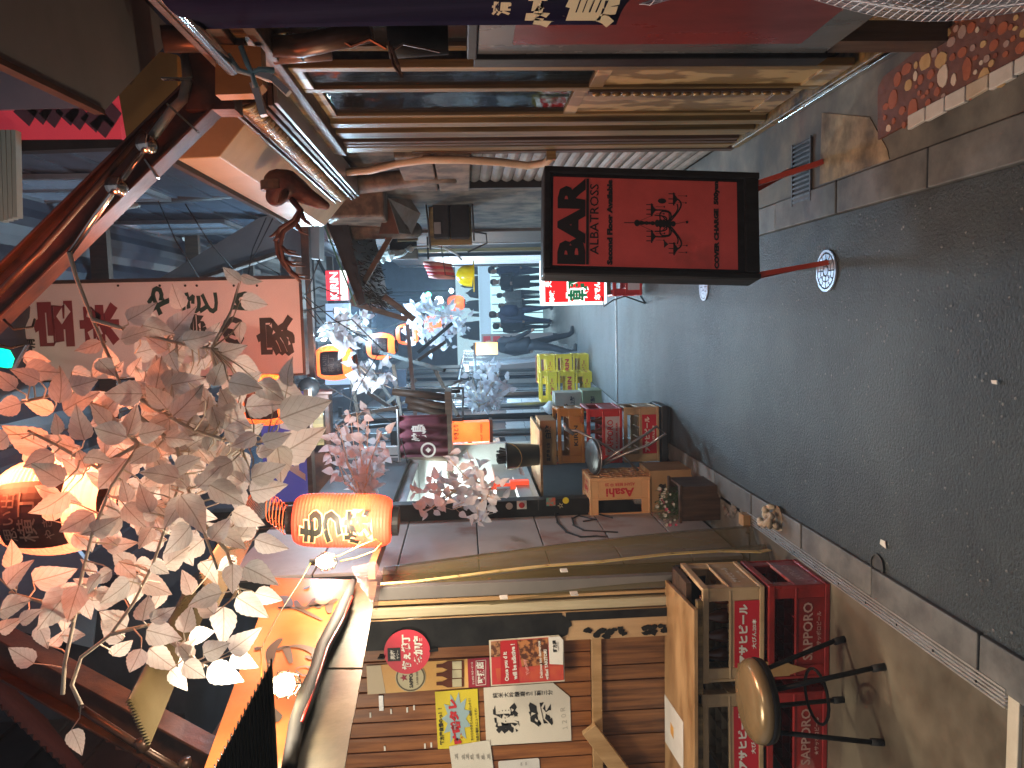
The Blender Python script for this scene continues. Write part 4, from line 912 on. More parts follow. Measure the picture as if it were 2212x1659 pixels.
# ================================================================== OVERHEAD FRAME
gf = thing('roof_frame', 'big rust brown steel gable frame spanning the lane overhead', 'steel frame', (-.2,2.7,3.4))
def channel(root, A, B, w, d, m, nm='beam'):
    A,B = V(A),V(B); dr = (B-A).normalized(); side = dr.cross(V((0,1,0))).normalized()   # in picture plane
    yv = V((0,1,0)); b = MB()
    M = Matrix((side, yv, dr)).transposed(); c = (A+B)/2; L_ = (B-A).length
    b.cbox(c, (w-.014, .008, L_), M); b.build(nm, m, root)
    for s_ in (-1,1):
        b = MB(); b.cbox(c+side*s_*(w/2-.004), (.009, d, L_+.002), M); b.build('flange', m, root, bevel=.002)
YG = 2.7
rA, rB = PY(448,205,YG), PY(-60,705,YG)
lA, lB = PY(520,1690,2.35), PY(-60,1370,YG)
channel(gf, rA, rB, .125, .10, rust); channel(gf, lA, lB, .125, .10, rust)
apex = V((-.02,YG,3.95))
b = MB(); b.bar(rB, V((-.1,YG,3.75)), .12,.10,side=(0,1,0)); b.bar(lB, V((-.25,YG,3.75)), .12,.10,side=(0,1,0)); b.build('beam', rust, gf)
b = MB(); b.box((.70,YG-.05,rA.z-.10),(.92,YG+.05,rA.z+.06)); b.build('wall_plate', rust, gf)
# conduits with round junction boxes
cd = thing('conduit', 'steel conduit with two round junction boxes clipped to the right roof beam', 'conduit', tuple(PY(330,310,2.62)))
b = MB(); b.tube([PY(150,548,2.62),PY(250,405,2.62),PY(330,300,2.62)], .011, 10); b.build('pipe', chrome, cd, smooth=True)
for (x_,y_) in ((252,402),(318,312)): 
    p = PY(x_,y_,2.61); b = MB(); b.lathe([(0,-.03),(.027,-.028),(.03,-.02),(.03,.02),(0,.022)], p, 18, Matrix.Rotation(R(90),3,'X')); b.build('junction_box', chrome, cd, smooth=True)
b = MB(); b.tube([PY(318,312,2.64),PY(370,240,2.64),PY(395,215,2.64),PY(405,170,2.64),PY(400,120,2.66)], .016, 10); b.build('grey_pipe', mat('grey_pipe',(.16,.14,.12),(.22,.2,.17),rough=.5,scale=8), cd, smooth=True)
b = MB(); b.tube([PY(-10,690,2.60),PY(120,560,2.60),PY(260,400,2.60),PY(345,300,2.60)], .011, 8); b.v=[p_+V((.03,.02,.055)) for p_ in b.v]; b.build('pipe', copper, cd, smooth=True)
for (p_,q_) in (((362,225),(428,285)),((315,345),(342,385)),((350,170),(418,172))):
    b = MB(); b.bar(PY(*p_,2.6), PY(*q_,2.6), .006, .022, side=(0,1,0)); b.build('clip', chrome, cd)
cd2 = thing('conduit', 'steel conduit with copper couplings clipped along the left roof beam', 'conduit', tuple(PY(330,1600,2.4)))
b = MB(); b.tube([PY(175,1530,2.3),PY(300,1612,2.28),PY(400,1672,2.25)], .012, 10); b.build('pipe', copper, cd2, smooth=True)
for (x_,y_) in ((305,1598),(398,1640)):
    p = PY(x_,y_,2.27); q_ = PY(x_+4,y_+22,2.27); b = MB(); b.tube([p,q_], .019, 12); b.build('coupling', copper, cd2, smooth=True)
b = MB(); b.bar(PY(28,800,2.6), PY(60,745,2.6), .004,.02, side=(0,1,0)); b.build('clip', chrome, cd2)
wv = thing('cable_tie', 'black cable tied round the right roof beam near the top edge', 'cable', tuple(PY(45,700,2.6)))
b = MB(); b.tube([PY(8,690,2.6),PY(30,712,2.58),PY(70,706,2.6),PY(75,690,2.66)], .004, 6); b.tube([PY(0,745,2.6),PY(22,752,2.6),PY(50,745,2.64)], .004, 6); b.build('cable', rubber, wv, smooth=True)

# ================================================================== LANTERNS
papr = None
def lantern_paper(name, c, es, hot):
    m = bpy.data.materials.new(name); m.use_nodes = True; N = m.node_tree.nodes; L = m.node_tree.links
    b = N['Principled BSDF']; b.inputs['Base Color'].default_value=(*c,1); b.inputs['Roughness'].default_value=.5
    b.inputs['Emission Color'].default_value=(*hot,1); b.inputs['Emission Strength'].default_value=es
    t = N.new('ShaderNodeBsdfTranslucent'); t.inputs[0].default_value=(c[0],c[1]*.8,c[2]*.8,1)
    s = N.new('ShaderNodeMixShader'); s.inputs[0].default_value=.5
    L.new(b.outputs[0],s.inputs[1]); L.new(t.outputs[0],s.inputs[2])
    tp_ = N.new('ShaderNodeBsdfTransparent'); tp_.inputs[0].default_value=(1,.5,.25,1); s2 = N.new('ShaderNodeMixShader'); s2.inputs[0].default_value=.14
    L.new(s.outputs[0],s2.inputs[1]); L.new(tp_.outputs[0],s2.inputs[2]); L.new(s2.outputs[0],N['Material Output'].inputs[0]); MATS[name]=m; return m
lp_o = lantern_paper('lantern_orange', (.95,.42,.16), .75, (1,.14,.03))
lp_n = lantern_paper('lantern_coral', (.95,.62,.46), .42, (1,.22,.10))
lp_r = lantern_paper('lantern_red', (.90,.20,.12), .42, (1,.09,.05))
ribm = mat('lantern_rib', (.55,.16,.04), rough=.6, emit=(1,.12,.02), es=.25)
def lantern(p, r, h, label, m, e, txt=True, group='round orange paper lanterns strung along the lane', nm='paper_lantern', flat=1.0, hook=.5, tilt=0, capr=.45, nrib=22, lightcol=(1,.24,.06)):
    p = V(p); root = thing(nm, label, 'paper lantern', tuple(p), group)
    def rad(z):
        t = max(-1,min(1,z/(h/2))); return r*((1-abs(t)**(2.1 if flat<1.5 else 5))**(.5 if flat<1.5 else .3)*(1-capr)+capr)
    prof = []
    for i in range(nrib*2+1):
        z = -h/2 + h*i/(nrib*2); prof.append((rad(z)*(1.0 if i%2 else .982), z))
    b = MB(); b.lathe(prof, (0,0,0), 32); b.v=[p+v_ for v_ in b.v]; b.build('paper', m, root, smooth=False)
    for zc_,nm_ in ((-h/2,'bottom_ring'),(h/2,'top_ring')):
        b = MB(); s_ = 1 if zc_>0 else -1
        b.lathe([(r*capr*.97,zc_-.001*s_),(r*capr*1.05,zc_),(r*capr*1.03,zc_+s_*.03),(r*capr*.9,zc_+s_*.032)], p, 24); b.build(nm_, blackp, root)
    b = MB(); b.tube([p+V((-r*capr,0,h/2+.02)),p+V((0,0,h/2+.09)),p+V((r*capr,0,h/2+.02))], .004, 6); b.tube([p+V((0,0,h/2+.085)),p+V((0,0,h/2+hook))], .004, 6); b.build('hanger', blackp, root)
    # bulb inside, low
    b = MB(); b.lathe([(0,-.03),(.02,-.02),(.026,0),(.018,.02),(0,.03)], p+V((0,0,-h*.12)), 12); b.build('bulb', mat('inner_bulb',(1,.9,.7),emit=(1,.7,.35),es=5), root)
    light('lantern_light', p+V((r*.42,-r*.25,-h*.2)), e*.22, lightcol, .03, root)
    if p.y < 6 and txt: light('lantern_fill', p+V((r+.02,-r*.6-.02,.10)), 19 if p.y < 3 else 9, (1,.23,.09), .12, root)  # extra light added outside the paper to colour the leaves orange
    return root, rad
def lpanel(root, p, r, h, rad, s=1.0):
    # dark calligraphy panel on the side facing the camera
    b = MB(); wang = .72; z0,z1 = -h*.28*s, h*.30*s
    b.grid(lambda a_,t_: (p.x+(rad(z0+(z1-z0)*t_)+.002)*math.sin((a_-.5)*2*wang-.0), p.y-(rad(z0+(z1-z0)*t_)+.002)*math.cos((a_-.5)*2*wang), p.z+z0+(z1-z0)*t_), 12, 8)
    o = b.build('dark_panel', mat('lantern_panel',(.045,.012,.008),(.03,.01,.01),rough=.5,scale=10), root)
    tm_ = mat('lantern_text', (.16,.10,.085), rough=.6)
    text('思い出', V((p.x,p.y,p.z+h*.17)), tm_, root, w=r*.95, h=h*.12, bend=lambda y: rad(y), thick=.004, bold=.01)
    text('横丁', V((p.x,p.y,p.z+h*.01)), tm_, root, w=r*1.0, h=h*.17, bend=lambda y: rad(y), thick=.004, bold=.01)
    text('やきとり', V((p.x,p.y,p.z-h*.18)), tm_, root, w=r*.9, h=h*.09, bend=lambda y: rad(y), thick=.004, bold=.01)
LG = 'round orange paper lanterns strung along the lane'
for (x_,y_,Y_,r_,lab,e_) in ((118,1092,2.32,.145,'biggest round orange lantern, nearest the camera at the top behind the white leaves',13),
        (577,864,4.75,.158,'round orange lantern half hidden behind white leaves below the signboard',10),
        (722,783,7.1,.165,'round orange lantern hanging under the signboard with its dark panel clear to see',11),
        (823,748,9.2,.160,'round orange lantern farther down the lane, beside white leaf twigs',10),
        (880,722,11.6,.160,'small distant orange lantern partly behind pale leaves',9),
        (935,700,14.6,.160,'tiny distant orange lantern, one before the farthest',9),(962,684,17.8,.16,'farthest tiny orange lantern near the blue white lights',9),(985,655,19.5,.2,'distant orange lantern near the yellow helmet',8)):
    p = PY(x_,y_,Y_); root,rad = lantern(p, r_, r_*2.08, lab, lp_n if Y_<3 else lp_o, e_, lightcol=(1,.42,.24) if Y_<3 else (1,.24,.06), hook=(3.7-p.z if Y_<3 else .55))
    if Y_ < 12: lpanel(root, p, r_, r_*2.08, rad)
# festoon wire carrying the lanterns
o = thing('festoon_wire', 'thin black wire strung down the lane carrying the orange lanterns', 'cable', (-.5,6,3.2))
pts = []
for (x_,y_,Y_,r_) in ((577,864,4.75,.158),(722,783,7.1,.165),(823,748,9.2,.16),(880,722,11.6,.16),(935,700,14.6,.16),(962,684,17.8,.16),(985,655,19.5,.2)): p=PY(x_,y_,Y_); pts.append(p+V((0,0,r_*1.04+.55)))
pts = [V((-.6,2.32,3.7))]+pts
b = MB(); b.tube(pts,.005,5); b.build('wire', rubber, o)
# long red lantern
pL = PY(742,1124,3.62); hh = .46
root,rad = lantern(pL, .128, hh, 'long red lantern lettered in black on the left, tilted beside the bare bulb', lp_r, 8, group=None, nm='red_lantern', flat=2, capr=.52, nrib=30, hook=.35, lightcol=(1,.40,.14))
tm_o = mat('lantern_outline', (.85,.5,.22), rough=.5, emit=(1,.45,.15), es=.35); tm_k = mat('lantern_black', (.012,.014,.01), rough=.5)
for ch_,zz,hh_,ww in (('も',.125,.105,.165),('つ',.03,.09,.165),('焼',-.085,.13,.18)):
    c_ = V((pL.x,pL.y,pL.z+zz))
    for bd,m_,pr in ((.085,tm_o,.003),(.045,tm_k,.0065)):
        text(ch_, c_, m_, root, w=ww*(1 if bd>.05 else .9), h=hh_*(1.08 if bd>.05 else .95), bend=lambda y: .129, thick=.003, bold=bd, proud=pr)
b = MB(); c_ = V((pL.x-.02,pL.y-.137,pL.z-.015)); b.lathe([(0,0),(.018,0),(.018,.001),(0,.001)], c_+V((.045,.012,.008)), 16, Matrix.Rotation(R(90),3,'X')); b.lathe([(0,0),(.021,0),(.021,.001),(0,.001)], c_+V((.05,.012,-.022)), 16, Matrix.Rotation(R(90),3,'X')); b.build('round_emblem', mat('emblem',(.8,.4,.15),rough=.5,emit=(1,.35,.1),es=.1), root)
root.rotation_euler = (0, R(3), 0)
# wire spiral remains of the collapsed lantern end above
b = MB()
for k in range(6): b.tube([(.07*math.cos(t)+.012*k, .07*math.sin(t), .27+.015*k) for t in [i*.4189 for i in range(16)]], .0022, 4)
b.v=[pL+v_ for v_ in b.v]; o_ = b.build('wire_ring', mat('orange_wire',(.6,.15,.05),rough=.4,emit=(1,.2,.05),es=.1), root)

# ================================================================== WHITE SIGNBOARD hanging across the lane
YSG = 5.6
sb = thing('signboard', 'weathered white hanging signboard with green and red brushed characters', 'sign', tuple(PY(660,700,YSG)))
a_,c_ = PY(655,806,YSG), PY(655,602,YSG); tp_ = PY(-140,700,YSG).z
faceM = mat('signboard_face', (.84,.80,.82), (.76,.72,.75), rough=.5, scale=2.5, spots=((.30,.22,.18), 2.2, .66, .12))
b = MB(); b.box((a_.x,YSG,a_.z),(c_.x,YSG+.10,tp_)); b.build('face', faceM, sb)
b = MB(); b.box((c_.x,YSG-.012,a_.z-.02),(c_.x+.025,YSG+.11,tp_)); b.box((a_.x-.012,YSG-.01,a_.z-.022),(c_.x+.025,YSG+.11,a_.z-.001)); b.box((a_.x-.014,YSG-.01,a_.z),(a_.x-.001,YSG+.11,tp_)); b.build('frame', mat('bronze_frame',(.03,.02,.015),(.06,.04,.03),rough=.4,scale=6), sb)
for x_ in (345,400,425,505,555,255): 
    p = PY(x_,617,YSG-.004); b = MB(); b.lathe([(0,0),(.009,0),(.008,.004),(0,.004)], p, 8, Matrix.Rotation(R(90),3,'X')); b.build('screw', rubber, sb)
gg = mat('sign_green', (.012,.05,.035), rough=.5); rr_ = mat('sign_red_dark', (.24,.03,.04), rough=.5); bb_ = mat('sign_black_green', (.02,.025,.02), rough=.5)
def sbt(s_, x_, y_, w_, h_, m_, bold=.04, **k): text(s_, PY(x_,y_,YSG-.003), m_, sb, w=w_/1660*YSG, h=h_/1660*YSG, bold=bold, **k)
sbt('や',345,650,62,52,gg); sbt('き',410,655,46,46,gg); sbt('と',450,655,44,40,gg); sbt('り',532,650,40,60,gg)
sbt('宝',115,700,95,82,rr_,.08); sbt('来',215,700,90,80,rr_,.08); sbt('鳥',420,715,70,60,bb_,.05); sbt('の',505,715,62,52,bb_,.05); sbt('家',595,725,88,80,bb_,.05); sbt('清',60,742,22,30,bb_,.03)
b = MB(); b.tube([PY(-120,640,YSG+.05),PY(-200,640,YSG+.05)], .01, 6); b.build('hanger', rubber, sb)
# blue framed sign on the left
o = thing('blue_sign', 'purple blue beer sign with white lettering in a brown frame, half behind leaves', 'sign', tuple(PY(630,980,5.7)))
a_,c_ = PY(668,1082,5.7), PY(560,850,5.7)
b = MB(); b.box((a_.x,5.7,a_.z),(c_.x,5.78,c_.z)); b.build('face', mat('blue_face',(.05,.045,.2),(.035,.035,.15),rough=.35,scale=3,emit=(.08,.08,.4),es=.25), o)
b = MB(); b.box((a_.x-.03,5.68,a_.z-.035),(c_.x+.02,5.8,a_.z)); b.box((a_.x-.035,5.68,a_.z+.001),(a_.x-.001,5.8,c_.z)); b.build('frame', wood_d, o)
text('Asahi', PY(632,960,5.695), whitep, o, w=.55, h=.17, bold=.05, shear=.25)

# ================================================================== RIGHT: soffits, canopy, cornice
gp = thing('soffit_panel', 'large grey sheet soffit panel above the right side, nearest the camera', 'soffit', (.8,1.9,2.52))
ZP = 2.5; c4 = [PZ(x_,y_,ZP) for x_,y_ in ((-150,60),(223,242),(379,75),(309,-2),(200,-140))]
b = MB(); b.poly([(p_.x,p_.y,ZP) for p_ in c4], (0,0,.03)); b.build('sheet', mat('soffit_grey',(.16,.155,.15),(.2,.19,.185),rough=.5,scale=4), gp)
b = MB(); b.bar(V((c4[0].x,c4[0].y,ZP+.01)), V((c4[1].x,c4[1].y,ZP+.01)), .014,.03, side=(0,0,1)); b.build('edge_trim', copper, gp)
b = MB(); b.box((.62,1.0,2.531),(1.9,2.1,2.56)); b.build('roof_sheet', darkm, gp)
cn = thing('canopy', 'boxed tan sheet metal canopy projecting from the right building', 'canopy', (.8,4,2.5))
Yn, Yf = 3.1, 5.35
A_,B_,C_,D_ = PY(382,344,Yn),PY(474,339,Yn),PY(563,240,Yn),PY(477,205,Yn)
prof = [(A_.x,A_.z),(B_.x,B_.z),(C_.x+.02,C_.z),(.95,C_.z+.02),(.95,A_.z+.1)]
def prism(prof, ya, yb, yo=0): 
    b = MB(); n_=len(prof); b.add([(x_,ya,z_) for x_,z_ in prof]+[(x_,yb,z_) for x_,z_ in prof], [(i,(i+1)%n_,n_+(i+1)%n_,n_+i) for i in range(n_)]+[tuple(range(n_)),tuple(range(2*n_-1,n_-1,-1))]); return b
prism(prof,Yn,Yf).build('box', tan_sheet, cn, bevel=.004)
b = MB(); b.box((A_.x-.02,Yn-.03,A_.z+.001),(.95,Yf+.03,A_.z+.03)); b.build('top_edge', blackp, cn)
b = MB(); b.poly([PY(x_,y_,2.9) for x_,y_ in ((256,200),(345,112),(382,118),(384,188),(345,235),(275,312))], (0,.12,0)); b.build('side_box', mat('amber_box',(.36,.17,.035),(.44,.22,.05),rough=.5,scale=4,spots=((.15,.07,.02),8,.7,.05)), cn)
# carved gilt cornice
co = thing('carved_cornice', 'carved gilt leaf moulding running above the bar door', 'moulding', (.76,3.8,2.25))
def CX(x,y): return PX(x,y,.76)
e0,e1 = CX(572,236), CX(744,428)
wd_ = .05
for (dz,xo,h_,m_,nm_) in ((.052,-.012,.012,copper,'gilt_fillet'),(.036,.0,.016,wood_d,'groove'),(-.058,.0,.014,copper,'gilt_fillet'),(-.078,.012,.018,wood_d,'groove'),(-.098,.02,.014,steel,'lower_fillet'),(.0,.02,.09,wood_d,'core')):
    b = MB(); b.add([], []); b.box((.76+xo, e0.y, 2.25+dz-h_/2),(.90, e1.y+.1, 2.25+dz+h_/2)); b.build(nm_, m_, co, bevel=.002)
lf = MB()
for s_ in (-1,0,1):
    lf.tube([V((0,s_*.012,-.035)),V((-.016,s_*.02,-.015)),V((-.026,s_*.026,.008)),V((-.018,s_*.03,.03)),V((-.008,s_*.022,.038))], [.005,.009,.010,.007,.003], 6)
lfm = lf.mesh('carved_leaf', smooth=True); lfm.materials.append(gold)
y = e0.y; k = 0
while y < e1.y+.05:
    o = bpy.data.objects.new('carved_leaf', lfm); COL.objects.link(o); o.parent = co; o.location = V((.782,y,2.25))-wl(co); y += .062
# thin brown box behind white sheet of timber near camera
o = thing('wooden_box', 'brown stained plywood box end hanging beside the chrome pipe', 'box', (.75,2.35,2.1))
a_,c_ = PY(472,205,2.45), PY(570,110,2.45); b = MB(); b.poly([PY(465,205,2.45),PY(548,202,2.45),PY(567,182,2.45),PY(563,100,2.45),PY(465,95,2.45)], (0,.06,0)); b.build('panel', mat('stained_ply',(.26,.12,.03),(.33,.16,.045),rough=.45,scale=4,stretch=(4,1,1)), o)
b = MB(); b.bar(PY(515,150,2.49), PY(515,150,2.49)+V((.3,.02,0)), .05,.05); b.build('bracket', wood_d, o)
# big copper coloured pipes and lamp by the door top
o = thing('vent_pipe', 'brown insulated pipe and tube lamp running beside the bar window', 'pipe', tuple(PY(700,90,2.55)))
b = MB(); b.tube([PY(560,98,2.6),PY(650,100,2.55),PY(800,66,2.5)], .035, 14); b.build('pipe', copper, o, smooth=True)
b = MB(); b.tube([PY(590,122,2.65),PY(715,113,2.65)], .026, 12); b.build('tube_lamp', mat('brown_tube',(.12,.07,.055),(.16,.1,.08),rough=.35,scale=6), o, smooth=True)
b = MB(); b.tube([PY(350,84,2.5),PY(460,84,2.55),PY(560,98,2.6)], .04, 12); b.build('pipe', copper, o, smooth=True)
b = MB(); b.bar(PY(620,75,2.6), PY(655,130,2.6), .008,.02, side=(0,1,0)); b.build('strap', blackp, o)
o = thing('black_bucket', 'black hanging bucket tangled with wires in front of the bar window', 'bucket', tuple(PY(900,90,2.5)))
a_ = PY(840,85,2.5); c_ = PY(968,85,2.5); b = MB(); b.lathe([(0,c_.z-CAMZ+0),(0.05,c_.z-CAMZ),(.062,a_.z-CAMZ)], (a_.x+.005,2.5,CAMZ), 18); b.build('bucket', blackp, o, smooth=True)
b = MB(); b.tube([PY(840,115,2.44),PY(870,95,2.43),PY(920,105,2.43),PY(950,112,2.44)], .004, 5); b.tube([PY(835,105,2.45),PY(800,85,2.45),PY(760,100,2.5),PY(735,85,2.5)], .005, 5); b.tube([PY(840,85,2.45),PY(850,140,2.44),PY(868,165,2.44),PY(860,140,2.42),PY(845,100,2.42)], .005, 5); b.build('wire', copper, o)
# bright posters / cupboard glimpsed at the top right
# chrome pipe with noren
pipe = thing('noren_pole', 'chrome pole running along the lane edge, carrying the navy curtain', 'pole', (.62,1.6,2.05))
b = MB(); b.tube([(.62,.9,2.05),(.62,1.98,2.05)], .017, 14); b.build('pole', chrome, pipe, smooth=True)
b = MB(); b.tube([PY(583,170,1.99),PY(560,160,1.98),PY(545,155,1.97)], .010, 8); b.build('end_plug', white, pipe, smooth=True)
tiem = mat('pale_blue_plastic', (.22,.36,.38), (.28,.42,.44), rough=.35, scale=6)
o = thing('plastic_connector', 'pale blue and white plastic tie ends splayed at the tip of the chrome pole', 'cable tie', tuple(PY(545,155,1.96)))
for pts in ([(492,118),(515,152),(545,160),(552,190)],[(520,100),(535,140),(545,158),(560,150),(592,152)],):
    b = MB(); b.tube([PY(*q_,1.93) for q_ in pts], .007, 7); b.build('blue_tie', tiem, o, smooth=True)
for pts in ([(556,158),(590,170),(624,202)],[(548,180),(560,215),(570,250)]):
    b = MB(); P_ = [PY(*q_,1.94) for q_ in pts]; [b.bar(P_[i],P_[i+1],.016,.022,side=(0,1,0)) for i in range(2)]; b.build('white_end', mat('pinkish_plastic',(.6,.5,.46),rough=.35), o)
navy = mat('navy_cloth', (.004,.004,.02), (.010,.008,.034), spec=.05, rough=1, scale=5, stretch=(3,3,.7), bump=.2)
nr = thing('navy_curtain', 'dark navy shop curtain with cream brushed characters at the right edge', 'noren curtain', (.62,1.5,2.0))
def nf(s_, t_):
    Y = .8+(PX(1000,77,.62).y-.8)*s_; z = 2.045 - t_*(.935-.03*s_); return (.62+.018*math.sin(s_*14+1.2*t_)+.02*t_, Y + .01*t_, z)
b = MB(); b.grid(nf, 40, 12); o_ = b.build('cloth', navy, nr, smooth=True); o_.modifiers.new('s','SOLIDIFY').thickness = .003
cream = mat('cream_print', (.62,.55,.36), rough=.8)
text('清', PX(1083,17,.605), cream, nr, w=.030*2.4, h=.05*.75, bold=.04, right=-RYd, up=RZ)
text('焼', PX(1195,8,.602), cream, nr, w=.24, h=.10, bold=.05, right=-RYd, up=RZ); text('鳥', PX(1285,6,.60), cream, nr, w=.25, h=.11, bold=.05, right=-RYd, up=RZ)
# mesh reinforced vinyl sheet
mv = thing('mesh_vinyl', 'clear vinyl sheet with white reinforcing mesh hanging at the right edge', 'vinyl curtain', (.62,1.5,1.1))
vm = vinyl('vinyl_clear', (.35,.34,.38), opac=.45, rough=.12, scale=5)
def gf_(s_, t_):
    z = 1.13 - 1.12*t_; yb = PX(1640,[29,10,20,32,40,45,42,38][min(7,int(t_*7.99))],.60).y*(1-(t_*7.99)%1) + PX(1640,[29,10,20,32,40,45,42,38,38][min(8,int(t_*7.99)+1)],.60).y*((t_*7.99)%1)
    Y = .7 + (yb-.7)*s_; return (.60+.022*math.sin(s_*20+2*t_)+.02*math.sin(t_*9), Y, z)
b = MB(); b.grid(gf_, 30, 24); b.build('sheet', vm, mv, smooth=True)
b = MB()
for i in range(0,46):
    s_ = i/45; b.tube([V(gf_(s_, t_/22))+V((-.002,0,0)) for t_ in range(23)], .0011, 3, cap=False)
for j in range(0,62):
    t_ = j/61; b.tube([V(gf_(s_/20, t_))+V((-.002,0,0)) for s_ in range(21)], .0011, 3, cap=False)
o_ = b.build('mesh_grid', mat('mesh_white',(.62,.62,.66),rough=.4), mv); o_['kind'] = 'stuff'
# hanging framed red board in plastic
rbd = thing('menu_board', 'tall dark framed board with a faded red sheet under plastic by the bar door', 'menu board', (.72,2.2,.9))
q_ = [PX(1048,32,.775),PX(1100,132,.775),PX(1748,128,.775),PX(1830,42,.775)]
def BX(x,y,d=0): return PX(x,y,.775-d)
Y0b,Y1b = BX(1400,30).y, BX(1400,131).y; zt,zb = 1.44, .38
b = MB(); b.box((.775,Y0b-.25,zb),(.83,Y1b,zt)); b.build('board', mat('board_grey',(.06,.07,.08),(.12,.13,.14),rough=.25,scale=4,stretch=(1,1,.4),rvar=.1), rbd, bevel=.004)
b = MB(); b.box((.768,Y0b-.20,zb+.12),(.7745,BX(1400,90).y,zt-.10)); b.build('red_sheet', mat('faded_red',(.17,.03,.028),(.10,.02,.02),rough=.3,scale=5,stretch=(1,1,.4),rvar=.12), rbd)
b = MB(); b.box((.760,BX(1400,116).y,zb-.01),(.835,Y1b+.012,zt+.01)); b.box((.760,Y0b-.25,zt+.001),(.835,BX(1400,116).y-.001,zt+.03)); b.build('frame', blackp, rbd, bevel=.004)
b = MB(); b.box((.79,Y1b-.12,.02),(.85,Y1b-.02,zb-.001)); b.box((.79,Y0b-.2,.02),(.85,Y0b-.1,zb-.001)); b.build('foot', wood_d, rbd)

# ================================================================== STAG HEAD TROPHY
sg2 = thing('stag_head', 'dark stag head trophy with branching antlers hung over the bar door', 'stag trophy', tuple(PY(640,420,3.5)))
fur = mat('stag_brown', (.05,.014,.010), (.085,.028,.018), rough=.55, scale=30, bump=.3); YS_ = 3.5
def sk(nm, chains, m, root, sub=2, remesh=0):
    vs=[];ed=[];rs=[]
    for ch_ in chains:
        for i,(p_,r_) in enumerate(ch_):
            p_=V(p_); f_=None
            if i==0:
                for k,v_ in enumerate(vs):
                    if (v_-p_).length<1e-5: f_=k
            if f_ is None: vs.append(p_); rs.append(r_); f_=len(vs)-1
            if i>0: ed.append((pv,f_))
            pv=f_
    if remesh:                                   # tapered limbs and joints fused into one continuous skin
        mb=MB()
        for a_,b_ in ed:
            mb.tube([vs[a_],vs[a_].lerp(vs[b_],.5),vs[b_]],[rs[a_],(rs[a_]+rs[b_])/2,rs[b_]],12)
        for p_,r_ in zip(vs,rs): mb.lathe([(.001,-r_)]+[(r_*math.cos(t*.5236),r_*math.sin(t*.5236)) for t in (-2,-1,0,1,2)]+[(.001,r_)],p_,12); k_=len(mb.v); mb.f.append(tuple(range(k_-12,k_))); mb.m.append(0); mb.f.append(tuple(reversed(range(k_-84,k_-72)))); mb.m.append(0)
        me=mb.mesh(nm); o=bpy.data.objects.new('t',me); COL.objects.link(o)
    else:
        me=bpy.data.meshes.new(nm); me.from_pydata(vs,ed,[]); o=bpy.data.objects.new('t',me); COL.objects.link(o)
        o.modifiers.new('s','SKIN'); 
        for k,r_ in enumerate(rs):
            sv=me.skin_vertices[0].data[k]; rr=r_ if isinstance(r_,tuple) else (r_,r_); sv.radius=rr; sv.use_root=(k==0)
    if not remesh: ss=o.modifiers.new('u','SUBSURF'); ss.levels=sub; ss.render_levels=sub
    if remesh: rm=o.modifiers.new('r','REMESH'); rm.mode='VOXEL'; rm.voxel_size=remesh; rm.use_smooth_shade=True
    dg=bpy.context.evaluated_depsgraph_get(); m2=bpy.data.meshes.new_from_object(o.evaluated_get(dg)); bpy.data.objects.remove(o)
    off=wl(root); 
    for v_ in m2.vertices: v_.co-=off
    for p_ in m2.polygons: p_.use_smooth=True
    m2.name=nm; m2.materials.clear(); m2.materials.append(m); o=bpy.data.objects.new(nm,m2); COL.objects.link(o); o.parent=root; return o
def S(x,y,d=0): return PY(x,y,YS_+d)
sk('head', [[(S(600,395,.0),.062),(S(618,400,.0),.07),(S(640,410,0),.055),(S(665,425,-.02),.038),(S(690,438,-.03),.028),(S(703,444,-.03),.02)],
            [(S(618,400,.0),.07),(S(596,425,.0),.045)]], fur, sg2, remesh=.007)
b = MB(); b.lathe([(0,0),(.07,0),(.07,.04),(0,.04)], S(598,392,.0)+V((.0,0,0)), 20, Matrix.Rotation(R(-90),3,'Y')); b.build('mount', wood_d, sg2)
for s_ in (-1,1):
    b = MB(); b.tube([S(622,405+s_*2,.02),S(612,425,s_*.10),S(600,440,s_*.14)], [.012,.02,.004], 8); b.build('ear', fur, sg2, smooth=True)
    dd = .10*s_; off_ = 0 if s_<0 else -14
    main = [(630,430,.3),(650,455,.6),(640,480,.9),(612,500,1.0),(606,530,1.05),(612,560,1.0),(628,585,.9),(650,612,.7)]
    b = MB(); b.tube([S(x_+off_*k/7*1.2,y_+off_*k/7,dd*d_) for k,(x_,y_,d_) in enumerate(main)], [.014,.013,.012,.011,.010,.009,.008,.004], 7); b.build('antler', fur, sg2, smooth=True)
    for (i0,tx,ty) in ((1,678,490),(2,668,508),(4,648,552),(5,660,575),(3,590,520),(6,672,604)):
        a_ = main[i0]; b = MB(); b.tube([S(a_[0]+off_*i0/7*1.2,a_[1]+off_*i0/7,dd*a_[2]), S((a_[0]+tx)/2-4+off_*.5,(a_[1]+ty)/2+6+off_*.5,dd*a_[2]), S(tx+off_*.6,ty+off_*.6,dd*a_[2])], [.008,.007,.002], 6); b.build('tine', fur, sg2, smooth=True)

